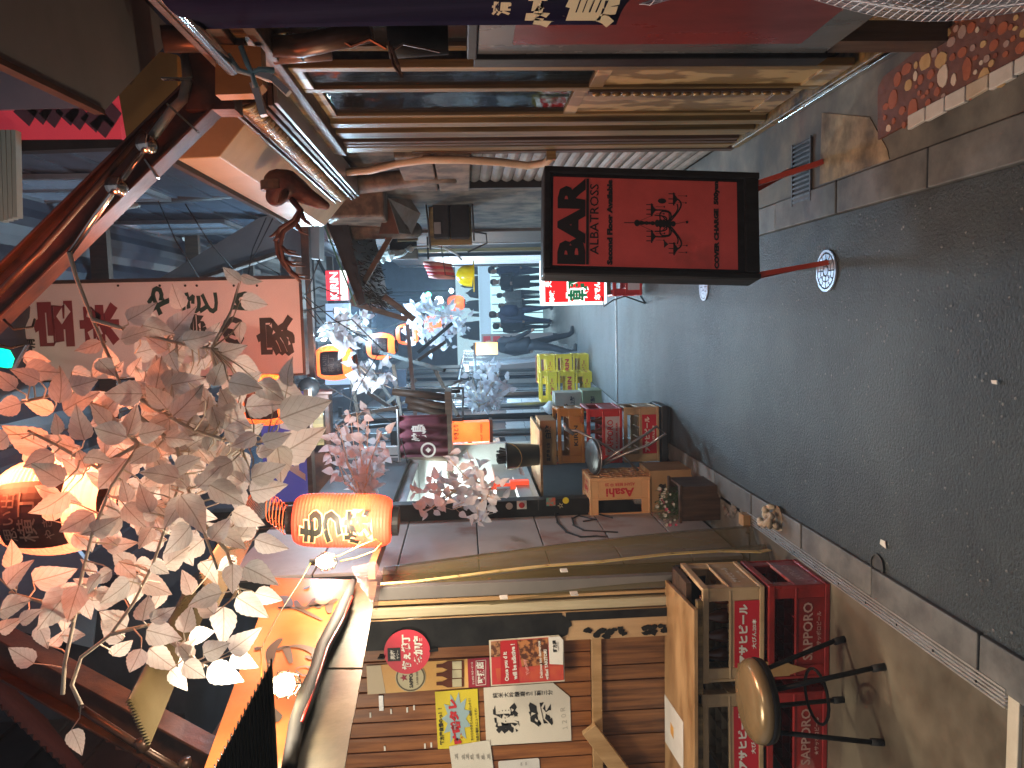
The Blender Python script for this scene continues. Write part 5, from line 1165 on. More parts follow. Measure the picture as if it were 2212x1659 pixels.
# ================================================================== LEAVES
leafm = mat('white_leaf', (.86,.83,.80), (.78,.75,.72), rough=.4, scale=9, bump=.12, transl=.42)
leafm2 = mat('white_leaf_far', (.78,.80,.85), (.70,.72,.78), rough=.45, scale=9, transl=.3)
twig = mat('pale_twig', (.62,.5,.38), (.7,.58,.45), rough=.6, scale=15)
def veins(m):
    N = m.node_tree.nodes; L = m.node_tree.links; b = N['Principled BSDF']
    tc = N.new('ShaderNodeTexCoord'); sp = N.new('ShaderNodeSeparateXYZ'); L.new(tc.outputs['Object'], sp.inputs[0])
    def mth(op, a, b_=None):
        n = N.new('ShaderNodeMath'); n.operation = op
        for i, q in enumerate((a, b_)):
            if q is None: continue
            if isinstance(q, (int, float)): n.inputs[i].default_value = q
            else: L.new(q, n.inputs[i])
        return n.outputs[0]
    ay = mth('ABSOLUTE', sp.outputs['Y']); u = mth('MULTIPLY', mth('SUBTRACT', sp.outputs['X'], mth('MULTIPLY', ay, 1.3)), 5.2)
    fr = mth('ABSOLUTE', mth('SUBTRACT', mth('FRACT', u), .5)); v1 = mth('LESS_THAN', fr, .04); v2 = mth('LESS_THAN', ay, .014); vv = mth('MAXIMUM', mth('MULTIPLY', v1, .45), v2)
    for nd in list(N):
        if nd.type in ('BSDF_PRINCIPLED', 'BSDF_TRANSLUCENT'):
            inp = nd.inputs['Base Color'] if nd.type == 'BSDF_PRINCIPLED' else nd.inputs[0]
            src = inp.links[0].from_socket if inp.links else None
            mx_ = N.new('ShaderNodeMixRGB'); mx_.blend_type = 'MULTIPLY'; L.new(vv, mx_.inputs[0])
            if src: L.new(src, mx_.inputs[1])
            else: mx_.inputs[1].default_value = inp.default_value
            mx_.inputs[2].default_value = (.6,.55,.5,1); L.new(mx_.outputs[0], inp)
    bp = N.new('ShaderNodeBump'); bp.inputs['Strength'].default_value = .35; bp.inputs['Distance'].default_value = .003; L.new(mth('SUBTRACT', 1, fr), bp.inputs['Height']); L.new(bp.outputs[0], b.inputs['Normal'])
veins(leafm)
def leafmesh(nm, fold, curl, wdt, serr=.012, n=14, m=leafm):
    prof = []
    for i in range(n+1):
        t = i/n; w_ = wdt*(math.sin(math.pi*t**.62))**.9*(1-.25*t) if 0<t<1 else 0
        prof.append((t,w_*(1+(serr*6 if i%2 else 0))))
    vs=[];fs=[]
    for t,w_ in prof:
        z0 = curl*math.sin(math.pi*t)*.5 - curl*.6*t*t
        vs += [(t,-w_,z0+fold*w_),(t,-w_*.5,z0+fold*w_*.45+.012*math.sin(t*40)),(t,0,z0-.01),(t,w_*.5,z0+fold*w_*.45+.012*math.sin(t*40)),(t,w_,z0+fold*w_)]
    for i in range(n):
        for j in range(4): a=i*5+j; fs.append((a,a+1,a+6,a+5))
    me=bpy.data.meshes.new(nm); me.from_pydata(vs,[],fs); me.materials.append(m)
    for p_ in me.polygons: p_.use_smooth=True
    return me
LM = [leafmesh('leaf',.18,.12,.33),leafmesh('leaf',.08,-.1,.35),leafmesh('leaf',.28,.2,.31),leafmesh('leaf',.1,.05,.37)]
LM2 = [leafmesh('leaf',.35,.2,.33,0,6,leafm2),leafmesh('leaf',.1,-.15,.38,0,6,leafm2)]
def put_leaf(root, a, b_, tilt=None, far=False, group_mesh=None):
    a,b_=V(a),V(b_); d=b_-a; L_=d.length; 
    if L_<1e-4: return
    ex_=d/L_; view=(a-O).normalized(); nz_=-(view-ex_*view.dot(ex_)).normalized()
    nz_ = Matrix.Rotation(R(random.uniform(-38,38)) if tilt is None else tilt,3,ex_) @ nz_; ey_=nz_.cross(ex_)
    me=random.choice(LM2 if far else LM); o=bpy.data.objects.new('leaf',me); COL.objects.link(o); o.parent=root
    M=Matrix(((ex_.x,ey_.x,nz_.x,0),(ex_.y,ey_.y,nz_.y,0),(ex_.z,ey_.z,nz_.z,0),(0,0,0,1)))
    o.matrix_parent_inverse=Matrix.Identity(4); o.matrix_local=Matrix.Translation(a-wl(root)) @ M @ Matrix.Diagonal((L_*1.12,L_*1.12,L_,1))
fb = thing('leaf_branch', 'large spray of artificial white leaves tinted orange by the nearest lantern', 'artificial branch', tuple(PY(400,1000,1.8)))
def cB_(x,y): return (x*.2852, 768+y*.2852)
def cA_(x,y): return (x*.2728, 384+y*.2728)
def cC_(x,y): return (x*.2852, 1207+y*.2852)
def cZ_(x,y): return (x,y)
LB = [(450,360,460,105),(400,430,185,340),(480,420,722,288),(440,600,425,452),(640,640,578,400),(350,700,50,555),(570,700,338,618),(410,740,190,840),(480,960,258,828),(640,770,832,800),(650,850,590,715),(510,1040,243,1200),(710,1190,470,1330),(970,1110,930,952),(940,1130,1085,1285),(930,1220,655,1345),(800,1440,1020,1420),(1400,1080,1250,1290),(1440,1290,1268,1482),(1370,1060,1545,1325),(1140,1190,1060,990),(1760,800,1530,915),(1590,980,1828,1112),(1940,600,1758,690),(1990,660,2185,600),(1900,930,2142,838),(1890,1030,2146,985),(1180,250,1222,25),(1620,230,1680,55),(1300,220,1532,178),(1950,200,2142,332),(1730,200,1965,245),(1080,290,815,288),(1070,330,1235,425),(1310,460,1525,245),(1660,320,1832,258),(1860,390,2135,370),(1650,420,1885,542),(1340,480,1585,565),(970,600,1032,395),(960,620,718,550),(1430,740,1440,560),(1570,720,1642,560),(1180,700,1000,815),(960,780,755,1005),(1760,760,1882,955),(1940,740,2082,700),(1350,930,1080,880),(1760,1180,1980,1280),(1650,1340,1852,1452),(1540,1390,1368,1525),(1930,1390,2162,1462),(2180,230,2200,35),(120,250,-40,120),(60,600,-60,700),(540,240,720,190),(300,190,100,110),(160,360,-30,420),(1290,960,1180,780),(1260,400,1120,240),(1500,1000,1650,860),(1150,1300,1060,1450),(1600,1400,1730,1240),(1050,600,1240,560),(1250,620,1450,640),(1280,480,1100,560),(1560,340,1440,210),(700,1340,880,1240),(1200,1200,1040,1180),(620,900,480,780),(1700,560,1900,640),(1320,860,1500,780),(1100,1030,980,1180),(820,520,700,380),(1840,960,1700,860),(1420,1000,1300,880)]
LA = [(1010,1130,1218,1008),(1360,1230,1528,1042),(1130,1170,1352,1225),(1450,1290,1692,1238),(1640,1290,1732,1158),(1680,1400,1928,1340),(960,1280,1172,1208),(800,1300,608,1372),(1340,1390,1402,1522),(1260,1600,1238,1418),(180,1420,382,1450),(190,1520,455,1542),(1500,1180,1380,1300),(780,1440,900,1560)]
LC = [(50,200,222,28),(250,175,552,90),(0,390,212,318),(-10,545,152,458),(150,482,306,388),(520,250,298,512),(600,200,518,450),(980,170,788,322),(1070,170,1282,260),(960,520,768,408),(1080,470,1122,288),(1140,470,1312,378),(1390,560,1442,368),(1110,540,1352,602),(1070,680,988,852),(1130,680,1322,832),(1290,840,1412,982),(1350,740,1472,618),(1430,590,1612,558),(1540,720,1722,648),(1390,790,1542,892),(1570,830,1822,915),(1740,700,1952,545),(1750,730,1936,822),(1690,360,1690,632),(1790,290,2012,430),(1930,260,2122,310),(1680,260,1438,342),(1760,40,1762,242),(1850,60,2082,180),(1520,20,1642,180),(900,20,1020,140),(700,200,560,330),(760,120,660,260),(1150,40,1270,110),(1450,760,1350,640),(1620,420,1490,300),(850,90,720,180)]
LZ = [(605,905,706,868),(600,985,694,930),(598,960,608,1040),(585,830,660,870)]
tips = []
random.seed(31)
for k in range(225):
    if k < 160: x0,y0 = random.gauss(400,95), random.gauss(930,110)
    else: x0,y0 = random.gauss(250,100), random.gauss(1180,120)
    x0 = min(x0, 520); t_ = random.uniform(0,6.28); l_ = random.uniform(42,60); LZ.append((x0,y0,x0+l_*math.cos(t_),y0+l_*math.sin(t_)))
for L_,cf in ((LB,cB_),(LA,cA_),(LC,cC_),(LZ,cZ_)):
    for (x0,y0,x1,y1) in L_:
        p0,p1 = cf(x0,y0), cf(x1,y1); Y_ = random.uniform(1.55,2.0) if cf is not cZ_ or len(tips) % 3 else 2.1
        if cf is cZ_ and x0 < 570: Y_ = random.uniform(1.9,2.2)
        dY = random.uniform(-.02,.02); put_leaf(fb, PY(*p0,Y_), PY(*p1,Y_+dY)); tips.append((p0,Y_))
# stems: every leaf base joins one of the hand-placed branch lines
stems = [[(150,545),(165,600),(200,690),(235,770),(260,830),(300,900)],[(135,1500),(140,1430),(160,1340),(175,1250),(200,1150),(240,1050),(300,960)],[(175,1522),(155,1480),(175,1420),(240,1370),(290,1300),(330,1220),(370,1100),(400,1000)],[(260,830),(330,880),(420,930),(520,960),(590,950)],[(300,900),(380,960),(400,1040),(430,1120),(470,1230)],[(240,1370),(320,1350),(400,1410),(440,1440)],[(200,690),(300,720),(400,745),(470,755)],[(300,960),(220,880),(130,850),(40,870)],[(430,1120),(490,1190),(520,1290)],[(300,960),(210,1010),(120,960),(60,930)],[(160,1340),(90,1300),(20,1280)]]
allp = []
for st_ in stems:
    Y_ = 1.85; n_=len(st_); P_=[PY(x_,y_,Y_+.05*math.sin(i)) for i,(x_,y_) in enumerate(st_)]
    b = MB(); b.tube(P_, [.0055-.003*i/n_ for i in range(n_)], 7); b.build('stem', twig, fb, smooth=True)
    for i in range(n_-1):
        for k in range(5): t=k/5; allp.append((st_[i][0]+(st_[i+1][0]-st_[i][0])*t, st_[i][1]+(st_[i+1][1]-st_[i][1])*t, P_[i].lerp(P_[i+1],t)))
b = MB()
for (p0,Y_) in tips:
    near = min(allp, key=lambda q: (q[0]-p0[0])**2+(q[1]-p0[1])**2); e_=PY(*p0,Y_); m_=(near[2]+e_)/2+V((0,0,-.01)); b.tube([near[2],m_,e_],[.0022,.0018,.0012],4)
o_ = b.build('twigs', twig, fb); o_['kind'] = 'stuff'
b = MB(); b.tube([PY(175,1522,1.85),PY(170,1530,2.1),PY(178,1528,2.29)], .004, 5); b.tube([PY(150,545,1.85),PY(148,548,2.3),PY(150,548,2.61)], .004, 5); b.build('tie_wire', rubber, fb)
# smaller far sprays
def spray(label, c, rx, ry, Y0, n_, ln, base, group='white leaf sprays down the lane', dY=.25, far=True, shape=None):
    root = thing('leaf_branch', label, 'artificial branch', tuple(PY(*base,Y0)), group); B_ = PY(*base,Y0)
    ns = max(4,n_//9); ends=[]; b = MB()
    for k in range(ns):
        t=2*math.pi*k/ns+random.random(); q=(c[0]+rx*.75*math.cos(t), c[1]+ry*.75*math.sin(t)); E_=PY(*q,Y0+random.uniform(-dY,dY)); m_=(B_+E_)/2+V((random.uniform(-.03,.03),0,random.uniform(0,.05))); b.tube([B_,m_,E_],[.006,.004,.002],5); ends.append((B_,m_,E_))
    for k in range(n_):
        e_=random.choice(ends); t=random.uniform(.25,1.08); s_=e_[0].lerp(e_[1],t*2) if t<.5 else e_[1].lerp(e_[2],t*2-1)
        L_=ln*random.uniform(.7,1.15); dr=V((random.gauss(0,1),random.gauss(0,.5),random.gauss(0,1))).normalized(); a_=s_+dr*L_*.35+V((random.gauss(0,.02),random.gauss(0,.04),random.gauss(0,.02)))
        put_leaf(root,a_,a_+dr*L_,far=far,tilt=R(random.uniform(-60,60))); b.tube([s_,a_],.0012,3)
    o_ = b.build('stem', twig, root); o_['kind'] = 'stuff'; return root
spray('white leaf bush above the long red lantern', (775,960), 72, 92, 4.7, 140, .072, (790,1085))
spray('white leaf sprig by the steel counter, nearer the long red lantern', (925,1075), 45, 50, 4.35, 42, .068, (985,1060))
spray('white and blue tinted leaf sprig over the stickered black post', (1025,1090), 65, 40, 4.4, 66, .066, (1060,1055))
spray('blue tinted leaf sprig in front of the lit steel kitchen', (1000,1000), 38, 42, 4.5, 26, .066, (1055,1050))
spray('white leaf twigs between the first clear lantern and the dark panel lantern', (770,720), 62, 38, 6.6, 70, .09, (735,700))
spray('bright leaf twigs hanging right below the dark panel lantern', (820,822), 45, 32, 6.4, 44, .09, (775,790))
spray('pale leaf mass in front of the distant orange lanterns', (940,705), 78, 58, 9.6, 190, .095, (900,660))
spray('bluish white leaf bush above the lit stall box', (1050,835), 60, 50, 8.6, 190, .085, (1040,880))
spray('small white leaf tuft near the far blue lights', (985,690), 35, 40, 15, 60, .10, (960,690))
# ================================================================== LEFT, MIDDLE DISTANCE
XL = -1.33
tw = thing('panel_wall', 'stained pinkish grey panel wall with black graffiti between the curtain and the stall', 'wall', (XL,4.4,0))
pan = mat('stained_panel', (.40,.35,.34), (.50,.45,.44), rough=.55, scale=3, bump=.12, spots=((.30,.12,.08), 2.2, .58, .14), detail=9)
b = MB(); b.box((XL-.10,3.98,-.02),(XL-.02,5.02,3.0)); b.build('backing', blackp, tw)
zz = [.02,.30,.68,1.08,1.46,1.90,2.34,2.8]
for i in range(len(zz)-1):
    for (y0,y1) in ((4.0,4.99),):
        b = MB(); b.box((XL-.019,y0+.003,zz[i]+.004),(XL,y1-.003,zz[i+1]-.004)); b.build('panel', pan, tw, bevel=.003)
def GX(x,y): return PX(x,y,XL+.003)
b = MB()
for pts in ([(1310,1160),(1290,1158),(1255,1160),(1225,1150),(1205,1130),(1200,1112),(1215,1104),(1250,1104),(1290,1110),(1320,1118)],[(1335,1150),(1300,1148),(1262,1146),(1240,1135),(1236,1120),(1250,1114),(1285,1122),(1262,1126)]):
    P_=[GX(*p_) for p_ in pts]
    for i in range(len(P_)-1): b.bar(P_[i],P_[i+1]+(P_[i+1]-P_[i])*.15,.002,.016,side=(0,1,0)) if False else b.tube([P_[i],P_[i+1]+(P_[i+1]-P_[i])*.1],.006,5)
b.build('graffiti', ink, tw)
# rough gutter rubble along the wall foot
b = MB(); random.seed(11)
for k in range(70):
    y_ = 3.95+random.random()*1.3; x_ = -1.12+random.uniform(-.06,.05); r_ = random.uniform(.012,.035); zz_=.004
    b.lathe([(0,zz_+r_*.5),(r_*.7,zz_+r_*.35),(r_,zz_),(0,zz_-.01)], (x_,y_,0), 6)
o = b.build('rubble', mat('rubble',(.10,.09,.08),(.24,.22,.19),rough=.9,scale=30,bump=.5)); o['kind']='stuff'; tag(o,'crumbly broken concrete filling along the foot of the left wall','rubble')
# door post with stickers
pst = thing('stickered_post', 'black door post covered with small stickers beside the stall', 'post', (-1.28,5.0,0))
b = MB(); b.box((-1.40,5.03,0),(-1.23,5.14,3.2)); b.build('post', blackp, pst, bevel=.004)
b = MB(); b.box((-1.42,4.995,0),(-1.345,5.028,3.0)); b.build('trim', wood_o, pst)
def S5(x,y): return PY(x,y,5.024)
def sticker(x,y,w_,h_,m_,nm='sticker'):
    p=S5(x,y); b=MB(); b.box((p.x-w_/2,5.0225,p.z-h_/2),(p.x+w_/2,5.0295,p.z+h_/2)); return b.build(nm,m_,pst)
sticker(1127,1091,.055,.065,whitep); c_=S5(1127,1091); b=MB(); b.lathe([(0,0),(.02,0),(.02,.001),(0,.001)],c_+V((0,-.0035,0)),14,Matrix.Rotation(R(90),3,'X')); b.build('red_dot',redp,pst)
text('FOOTBALLERS', S5(1163,1090)+V((0,-.002,0)), greym, pst, w=.07)
sticker(1190,1084,.055,.06,mat('multi_sticker',(.1,.3,.25),(.5,.1,.06),rough=.4,scale=30,contrast=(.45,.55)))
c_=S5(1222,1081); b=MB(); b.lathe([(0,0),(.022,0),(.022,.001),(0,.001)],c_+V((0,-.002,0)),12,Matrix.Rotation(R(90),3,'X')); b.build('sticker',yellowp,pst)
c_=S5(1100,1093); b=MB(); b.lathe([(0,0),(.024,0),(.024,.001),(0,.001)],c_+V((0,-.002,0)),12,Matrix.Rotation(R(90),3,'X')); b.build('sticker',paper,pst)
text('☆', S5(1210,1092)+V((0,-.002,0)), cream, pst, w=.04)
# --- kitchen stall with lit steel interior
ks = thing('kitchen_stall', 'stainless steel kitchen stall lit white from inside', 'food stall', (-1.5,6.2,0))
lit = mat('lit_steel_wall', (.6,.63,.62), (.5,.53,.53), rough=.3, metal=.4, scale=3)
a_,c_ = PY(1148,1112,6.6), PY(965,960,6.6)
b = MB(); b.box((-2.4,6.9,0),(-1.15,6.98,2.6)); b.build('back_wall', lit, ks)
b = MB(); b.box((-1.95,5.15,1.02),(-1.25,6.9,1.06)); b.build('counter', steel, ks)
b = MB(); b.box((-1.90,5.2,.0),(-1.30,6.85,1.015)); b.build('counter_base', blackp, ks)
b = MB(); b.box((-1.72,5.8,1.061),(-1.32,6.8,1.30)); b.build('griddle', steel, ks, bevel=.01)
b = MB(); b.box((-2.4,5.2,1.95),(-1.30,6.9,2.03)); b.build('hood', steel, ks)
b = MB(); b.box((-2.4,5.14,2.03),(-1.25,6.9,2.6)); b.build('upper_panel', darkm, ks)
b = MB(); b.box((-1.30,5.16,1.065),(-1.24,5.9,1.16)); b.build('splash_guard', steel, ks)
b = MB(); b.box((-2.05,5.15,0),(-1.97,6.9,2.6)); b.build('side_wall', lit, ks)
o = thing('fluorescent_lamp', 'white strip lamp inside the steel kitchen stall', 'lamp', (-1.6,5.9,1.93)); b = MB(); b.box((-1.75,5.5,1.925),(-1.6,6.7,1.949)); b.build('tube', mat('cool_tube',(.9,1,1),emit=(.85,1,.95),es=4), o)
light('lamp_light', (-1.62,6.1,1.9), 24, (.86,1,.93), parent=o, typ='AREA', size=.3, sizey=1.2)
# items on the counter
o = thing('dish_warmer', 'red glowing dish warmer inside the stall behind leaves', 'warmer', (-1.5,5.5,1.3)); p = PY(935,1052,5.6)
b = MB(); b.box((p.x-.03,5.55,1.061),(p.x+.03,5.62,1.2)); b.box((p.x-.01,5.57,1.2),(p.x+.01,5.60,1.30)); b.box((p.x-.03,5.56,1.301),(p.x+.03,5.61,1.34)); b.build('body', mat('warmer_red',(.4,.05,.03),rough=.4,emit=(1,.1,.04),es=.5), o)
# protruding board and what is on/under it
ob = thing('counter_board', 'pale plywood counter board sticking out over the crate stack', 'board', (-.95,5.4,.98))
ZB_=.975; q_=[PZ(x_,y_,ZB_+.02) for x_,y_ in ((1147,899),(1165,935))]
b = MB(); b.box((-1.32,q_[1].y,ZB_),(q_[1].x+.015,q_[0].y+.1,ZB_+.018)); b.build('board', wood_l, ob, bevel=.002)
pb = V((-.93,5.35,ZB_+.019))
bk = thing('black_bucket', 'black bucket of dark charcoal sticks standing on the counter board', 'bucket', tuple(pb))
pb = PY(1140,983,5.45); pb.z=ZB_+.019
b = MB(); b.lathe([(0,0),(.075,.0),(.092,.23),(.098,.232),(.095,.24),(.085,.236),(.07,.02),(0,.012)], pb, 22); b.build('pail', mat('bucket_black',(.02,.03,.035),(.035,.045,.05),rough=.4,scale=5), bk, smooth=True)
b = MB(); b.tube([pb+V((.095*math.cos(t),-.02-.095*abs(math.sin(t)),.22-.09*math.sin(t))) for t in [k*.314 for k in range(11)]], .003, 5); b.build('handle', MATS['yellow_cable'], bk)
ckb = MB()
for k in range(34):
    t=random.random()*6.28; r_=random.random()*.06; a_=pb+V((r_*math.cos(t),r_*math.sin(t),.16)); ckb.tube([a_,a_+V((random.uniform(-.03,.03),random.uniform(-.03,.03),random.uniform(.08,.15)))],random.uniform(.006,.013),5)
ckb.build('charcoal', rubber, bk)['kind'] = 'stuff'; bk['label'] = 'black bucket heaped with dark sticks standing on the counter board'
# stack under the board
CX_,CY_ = -.90,5.72
base = thing('plastic_pallet', 'low black crate at the bottom of the beer crate stack by the kerb', 'crate', (CX_,CY_,.012), None)
b = MB(); b.box((CX_-.21,CY_-.17,.02),(CX_+.21,CY_+.17,.07)); b.box((CX_-.20,CY_-.16,.0),(CX_+.20,CY_+.16,.0205)); b.build('tray', blkc, base, bevel=.006)
for sx in (-1,1):
    for sy in (-1,1): b = MB(); b.box((CX_+sx*.205,CY_+sy*.165,.071),(CX_+sx*.17,CY_+sy*.13,.082)); b.build('lug', blkc, base)
z_=.085; 
c1 = place(crate('beer_crate','cream beer crate with red label, lowest full crate of the tall stack by the kerb',tanc,whitep,(('アサヒビール',.33,.26,.04,.05),('大びん20本',.16,.13,.02,.03)),panel=lab_red,group=GR),(CX_,CY_,z_),R(2))
whl = mat('lilac_label', (.55,.5,.55), rough=.4)
redc2 = mat('bright_red_crate', (.55,.03,.03), (.47,.025,.025), rough=.35, scale=6)
c2 = place(crate('beer_crate','bright red beer crate with a pale label in the middle of the tall stack',redc2,red_ink,(('SAPPORO',.33,.24,.045,.02),('★ LAGER BEER',.16,.2,.02,.03)),panel=whl,group=GR),(CX_+.005,CY_-.01,z_+.278),R(-1))
c3 = place(crate('beer_crate','orange beer crate at the top of the tall stack under the cardboard box',orac,ink,(('KIRIN',.3,.15,.03,.02),),group=GR,size=(.40,.323,.21)),(CX_-.0,CY_+.02,z_+.556),R(3))
# bottles showing in crates
for k in range(4):
    o = thing('bottle', ('leftmost','second from the left','third from the left','rightmost')[k]+' of the brown bottles in the stacked bright red crate', 'bottle', (CX_-.13+k*.08,CY_-.11,z_+.29), 'bottles inside the red crate'); b = MB(); b.lathe([(0,0),(.031,.0),(.031,.14),(.013,.19),(.012,.215),(0,.215)], (CX_-.13+k*.08,CY_-.11,z_+.286), 10); b.build('glass_body', bottleb, o, smooth=True)
bxm = mat('cardboard', (.42,.27,.13), (.36,.22,.10), rough=.75, scale=5, bump=.08)
bxg = mat('grey_cardboard', (.36,.33,.26), (.42,.38,.3), rough=.75, scale=5)
def carton(nm, label, x0,x1,y0,y1,z0,z1, m, txts, grp='cardboard cartons on the left side', flap=True):
    o = thing(nm, label, 'carton', ((x0+x1)/2,(y0+y1)/2,z0), grp)
    b = MB(); b.box((x0,y0,z0),(x1,y1,z1)); b.build('box', m, o, bevel=.003)
    b = MB(); b.box((x0+.001,(y0+y1)/2-.025,z1),(x1-.001,(y0+y1)/2+.025,z1+.001)); b.build('tape', tp, o)
    for (s_,fx,fz,w_,h_,bd,vt) in txts: text(s_, (x0+(x1-x0)*fx, y0-.001, z0+(z1-z0)*fz), ink, o, w=w_, h=h_, bold=bd, vert=vt)
    return o
b1 = z_+.556+.211
carton('carton','small brown carton printed with black kanji squeezed under the counter board',CX_-.20,CX_+.13,CY_-.16,CY_+.16,b1,ZB_-.003,bxm,(('白波',.75,.5,.10,.045,.05,False),('黒霧島 6本',.3,.5,.14,.03,.02,False)))
# tilted tan crate on a carton, by the wall
c4_ = carton('carton','brown carton printed with black boxed kanji, standing on the pavement under the tipped crate',-1.36,-1.05,4.98,5.28-.0,.0,.30,bxm,(('二階堂',.42,.72,.18,.05,.05,False),('1.8L詰6本入',.5,.45,.15,.022,.01,False),('瓶・缶',.5,.3,.1,.03,.02,False)))
c5_ = crate('beer_crate','tan beer crate tipped on its side, honeycomb base towards the lane, standing on a carton',tanc2,red_ink,(('Asahi',.36,.19,.06,.03),('ASAHI BEER 中 20',.17,.2,.028,.02)),group=GR)
c5_.rotation_euler = (0,R(-90),0); c5_.location = (-1.085,5.13,.30+.202)
# rotate the crate about vertical so that its long printed side faces the camera
jar = thing('glass_jar', 'clear glass jar seen inside the tipped tan crate', 'jar', (-1.3,5.05,.33)); b = MB(); b.lathe([(0,.0),(.04,0),(.045,.03),(.04,.09),(.02,.1),(0,.1)], (-1.24,5.02,.308), 14); b.build('jar_body', vinyl('jar_glass',(.5,.5,.5),opac=.35,rough=.05), jar, smooth=True)
# planter with flowers
pl = thing('planter_box', 'dark wooden planter box tipped by the left wall, with small pink and white flowers', 'planter', (-1.15,4.5,0))
b = MB()
for (x0,x1,y0,y1) in ((-1.25,-1.04,4.44,4.455),(-1.25,-1.04,4.70,4.715),(-1.25,-1.235,4.456,4.699),(-1.055,-1.04,4.456,4.699)): b.box((x0,y0,.004),(x1,y1,.235))
b.build('side_board', wood_d, pl); b = MB(); b.box((-1.234,4.456,.01),(-1.056,4.699,.20)); b.build('soil', rubber, pl)
b = MB(); b.box((-1.26,4.435,.236),(-1.03,4.47,.25)); b.box((-1.26,4.69,.236),(-1.03,4.72,.25)); b.build('rim', wood_d, pl)
fl_ = [mat('flower_pink',(.55,.10,.16),rough=.6), mat('flower_white',(.6,.58,.5),rough=.6)]; gr_ = mat('stem_green', (.05,.09,.03), (.10,.14,.06), rough=.7, scale=20)
gb = MB()
for k in range(110):
    a_=V((random.uniform(-1.23,-1.08),random.uniform(4.47,4.66),.2)); t_=a_+V((random.uniform(-.07,.02),random.uniform(-.05,.03),random.uniform(.06,.17))); gb.tube([a_,t_],.0015,3)
    for q in range(3):
        d_=V((random.gauss(0,1),random.gauss(0,1),random.gauss(0,1))).normalized()*.02; e_=a_.lerp(t_,random.random()); n_=V((random.random(),random.random(),1)).normalized().cross(d_)*.35; gb.add([e_,e_+d_*.5+n_,e_+d_,e_+d_*.5-n_],[(0,1,2,3)])
gb.build('foliage', gr_, pl)['kind'] = 'stuff'
for k in range(34):
    e_=V((random.uniform(-1.28,-1.08),random.uniform(4.42,4.62),random.uniform(.27,.37))); r_=random.uniform(.007,.014); b = MB(); n_=6
    for q in range(6): t=q*1.047; d_=V((math.cos(t),-.35*1,math.sin(t)))*r_; s_=V((-math.sin(t),0,math.cos(t)))*r_*.45; b.add([e_,e_+d_*.6+s_,e_+d_,e_+d_*.6-s_],[(0,1,2,3)])
    b.build('flower', fl_[0] if k%4==0 else fl_[1], pl)
# folding stool
fsn = thing('folding_stool', 'folding round stool with thin crossed steel legs leaning at the crate stack', 'stool', (-.95,5.2,.02))
tub = mat('tube_steel', (.4,.4,.4), (.3,.3,.3), rough=.3, metal=.9, scale=10)
pS = PY(1281,986,5.12)
b = MB(); b.lathe([(0,.012),(.11,.012),(.12,.006),(.122,-.004),(.115,-.012),(0,-.012)], pS, 30, Matrix.Rotation(R(14),3,'X')); b.build('seat', mat('seat_black',(.03,.035,.04),(.05,.055,.06),rough=.35,scale=5), fsn, smooth=True)
b = MB(); b.lathe([(.118,-.004),(.127,-.006),(.127,-.014),(.118,-.016)], pS, 30, Matrix.Rotation(R(14),3,'X')); b.build('seat_rim', steel, fsn, smooth=True)
for pts in ([(1218,922,5.3),(1224,930,5.3),(1246,930,5.25),(1290,952,5.2),(1345,985,5.15),(1379,1016,5.1)],[(1291,1005,5.05),(1340,973,5.0),(1400,935,5.0),(1418,921,5.0),(1438,937,4.95),(1400,962,4.95),(1350,980,5.0),(1295,1007,5.05)]):
    b = MB(); b.tube([PY(*q_) for q_ in pts], .009, 8); b.build('leg', tub, fsn, smooth=True)
b = MB(); b.tube([PY(1217,915,5.28),PY(1222,925,5.28),PY(1240,938,5.27)], .014, 8); b.build('back_bar', steel, fsn, smooth=True)
# --- left wall run
lw = thing('tiled_shopfronts', 'dark row of shop fronts with white tiled dado down the left of the lane', 'wall', (-1.4,12,0))
b = MB(); b.box((-1.7,7.0,-1.2),(-1.36,22,3.1)); b.build('wall_core', darkm, lw)
y=7.3
while y<20:
    zb_=gz(y)
    for k in range(5):
        z0=zb_+.05+k*.235
        b = MB(); b.box((-1.36,y+.004,z0+.003),(-1.347,y+.30,z0+.23)); b.build('tile', tilem, lw)
    y+=.305 if int(y*3)%4 else .62
for (y0,m_) in ((7.2,wood_d),(8.6,steel),(10.0,blackp),(11.2,steel),(12.8,wood_d),(14.5,steel),(16.5,blackp),(18.5,steel)):
    b = MB(); b.tube([(-1.31,y0,gz(y0)),(-1.31,y0,3.0)], .04, 10); b.build('drain_pipe', m_, lw, smooth=True)
for (y0,z0,z1) in ((7.5,1.2,2.1),(9.0,1.25,2.1),(11.5,1.2,2.0),(13.2,1.1,2.0)):
    b = MB(); b.box((-1.345,y0,z0),(-1.335,y0+.8,z1)); wn=b.build('window', mat('dim_window',(.12,.15,.16),(.25,.3,.32),rough=.2,scale=3,emit=(.5,.7,.8),es=.10), lw)
    b = MB(); 
    for (p_,q_) in (((y0-.04,z0-.04),(y0+.84,z0)),((y0-.04,z1),(y0+.84,z1+.04)),((y0-.04,z0),(y0,z1)),((y0+.8,z0),(y0+.84,z1)),((y0+.39,z0),(y0+.42,z1))): b.box((-1.35,p_[0],p_[1]),(-1.325,q_[0],q_[1]))
    b.build('frame', steel, wn)
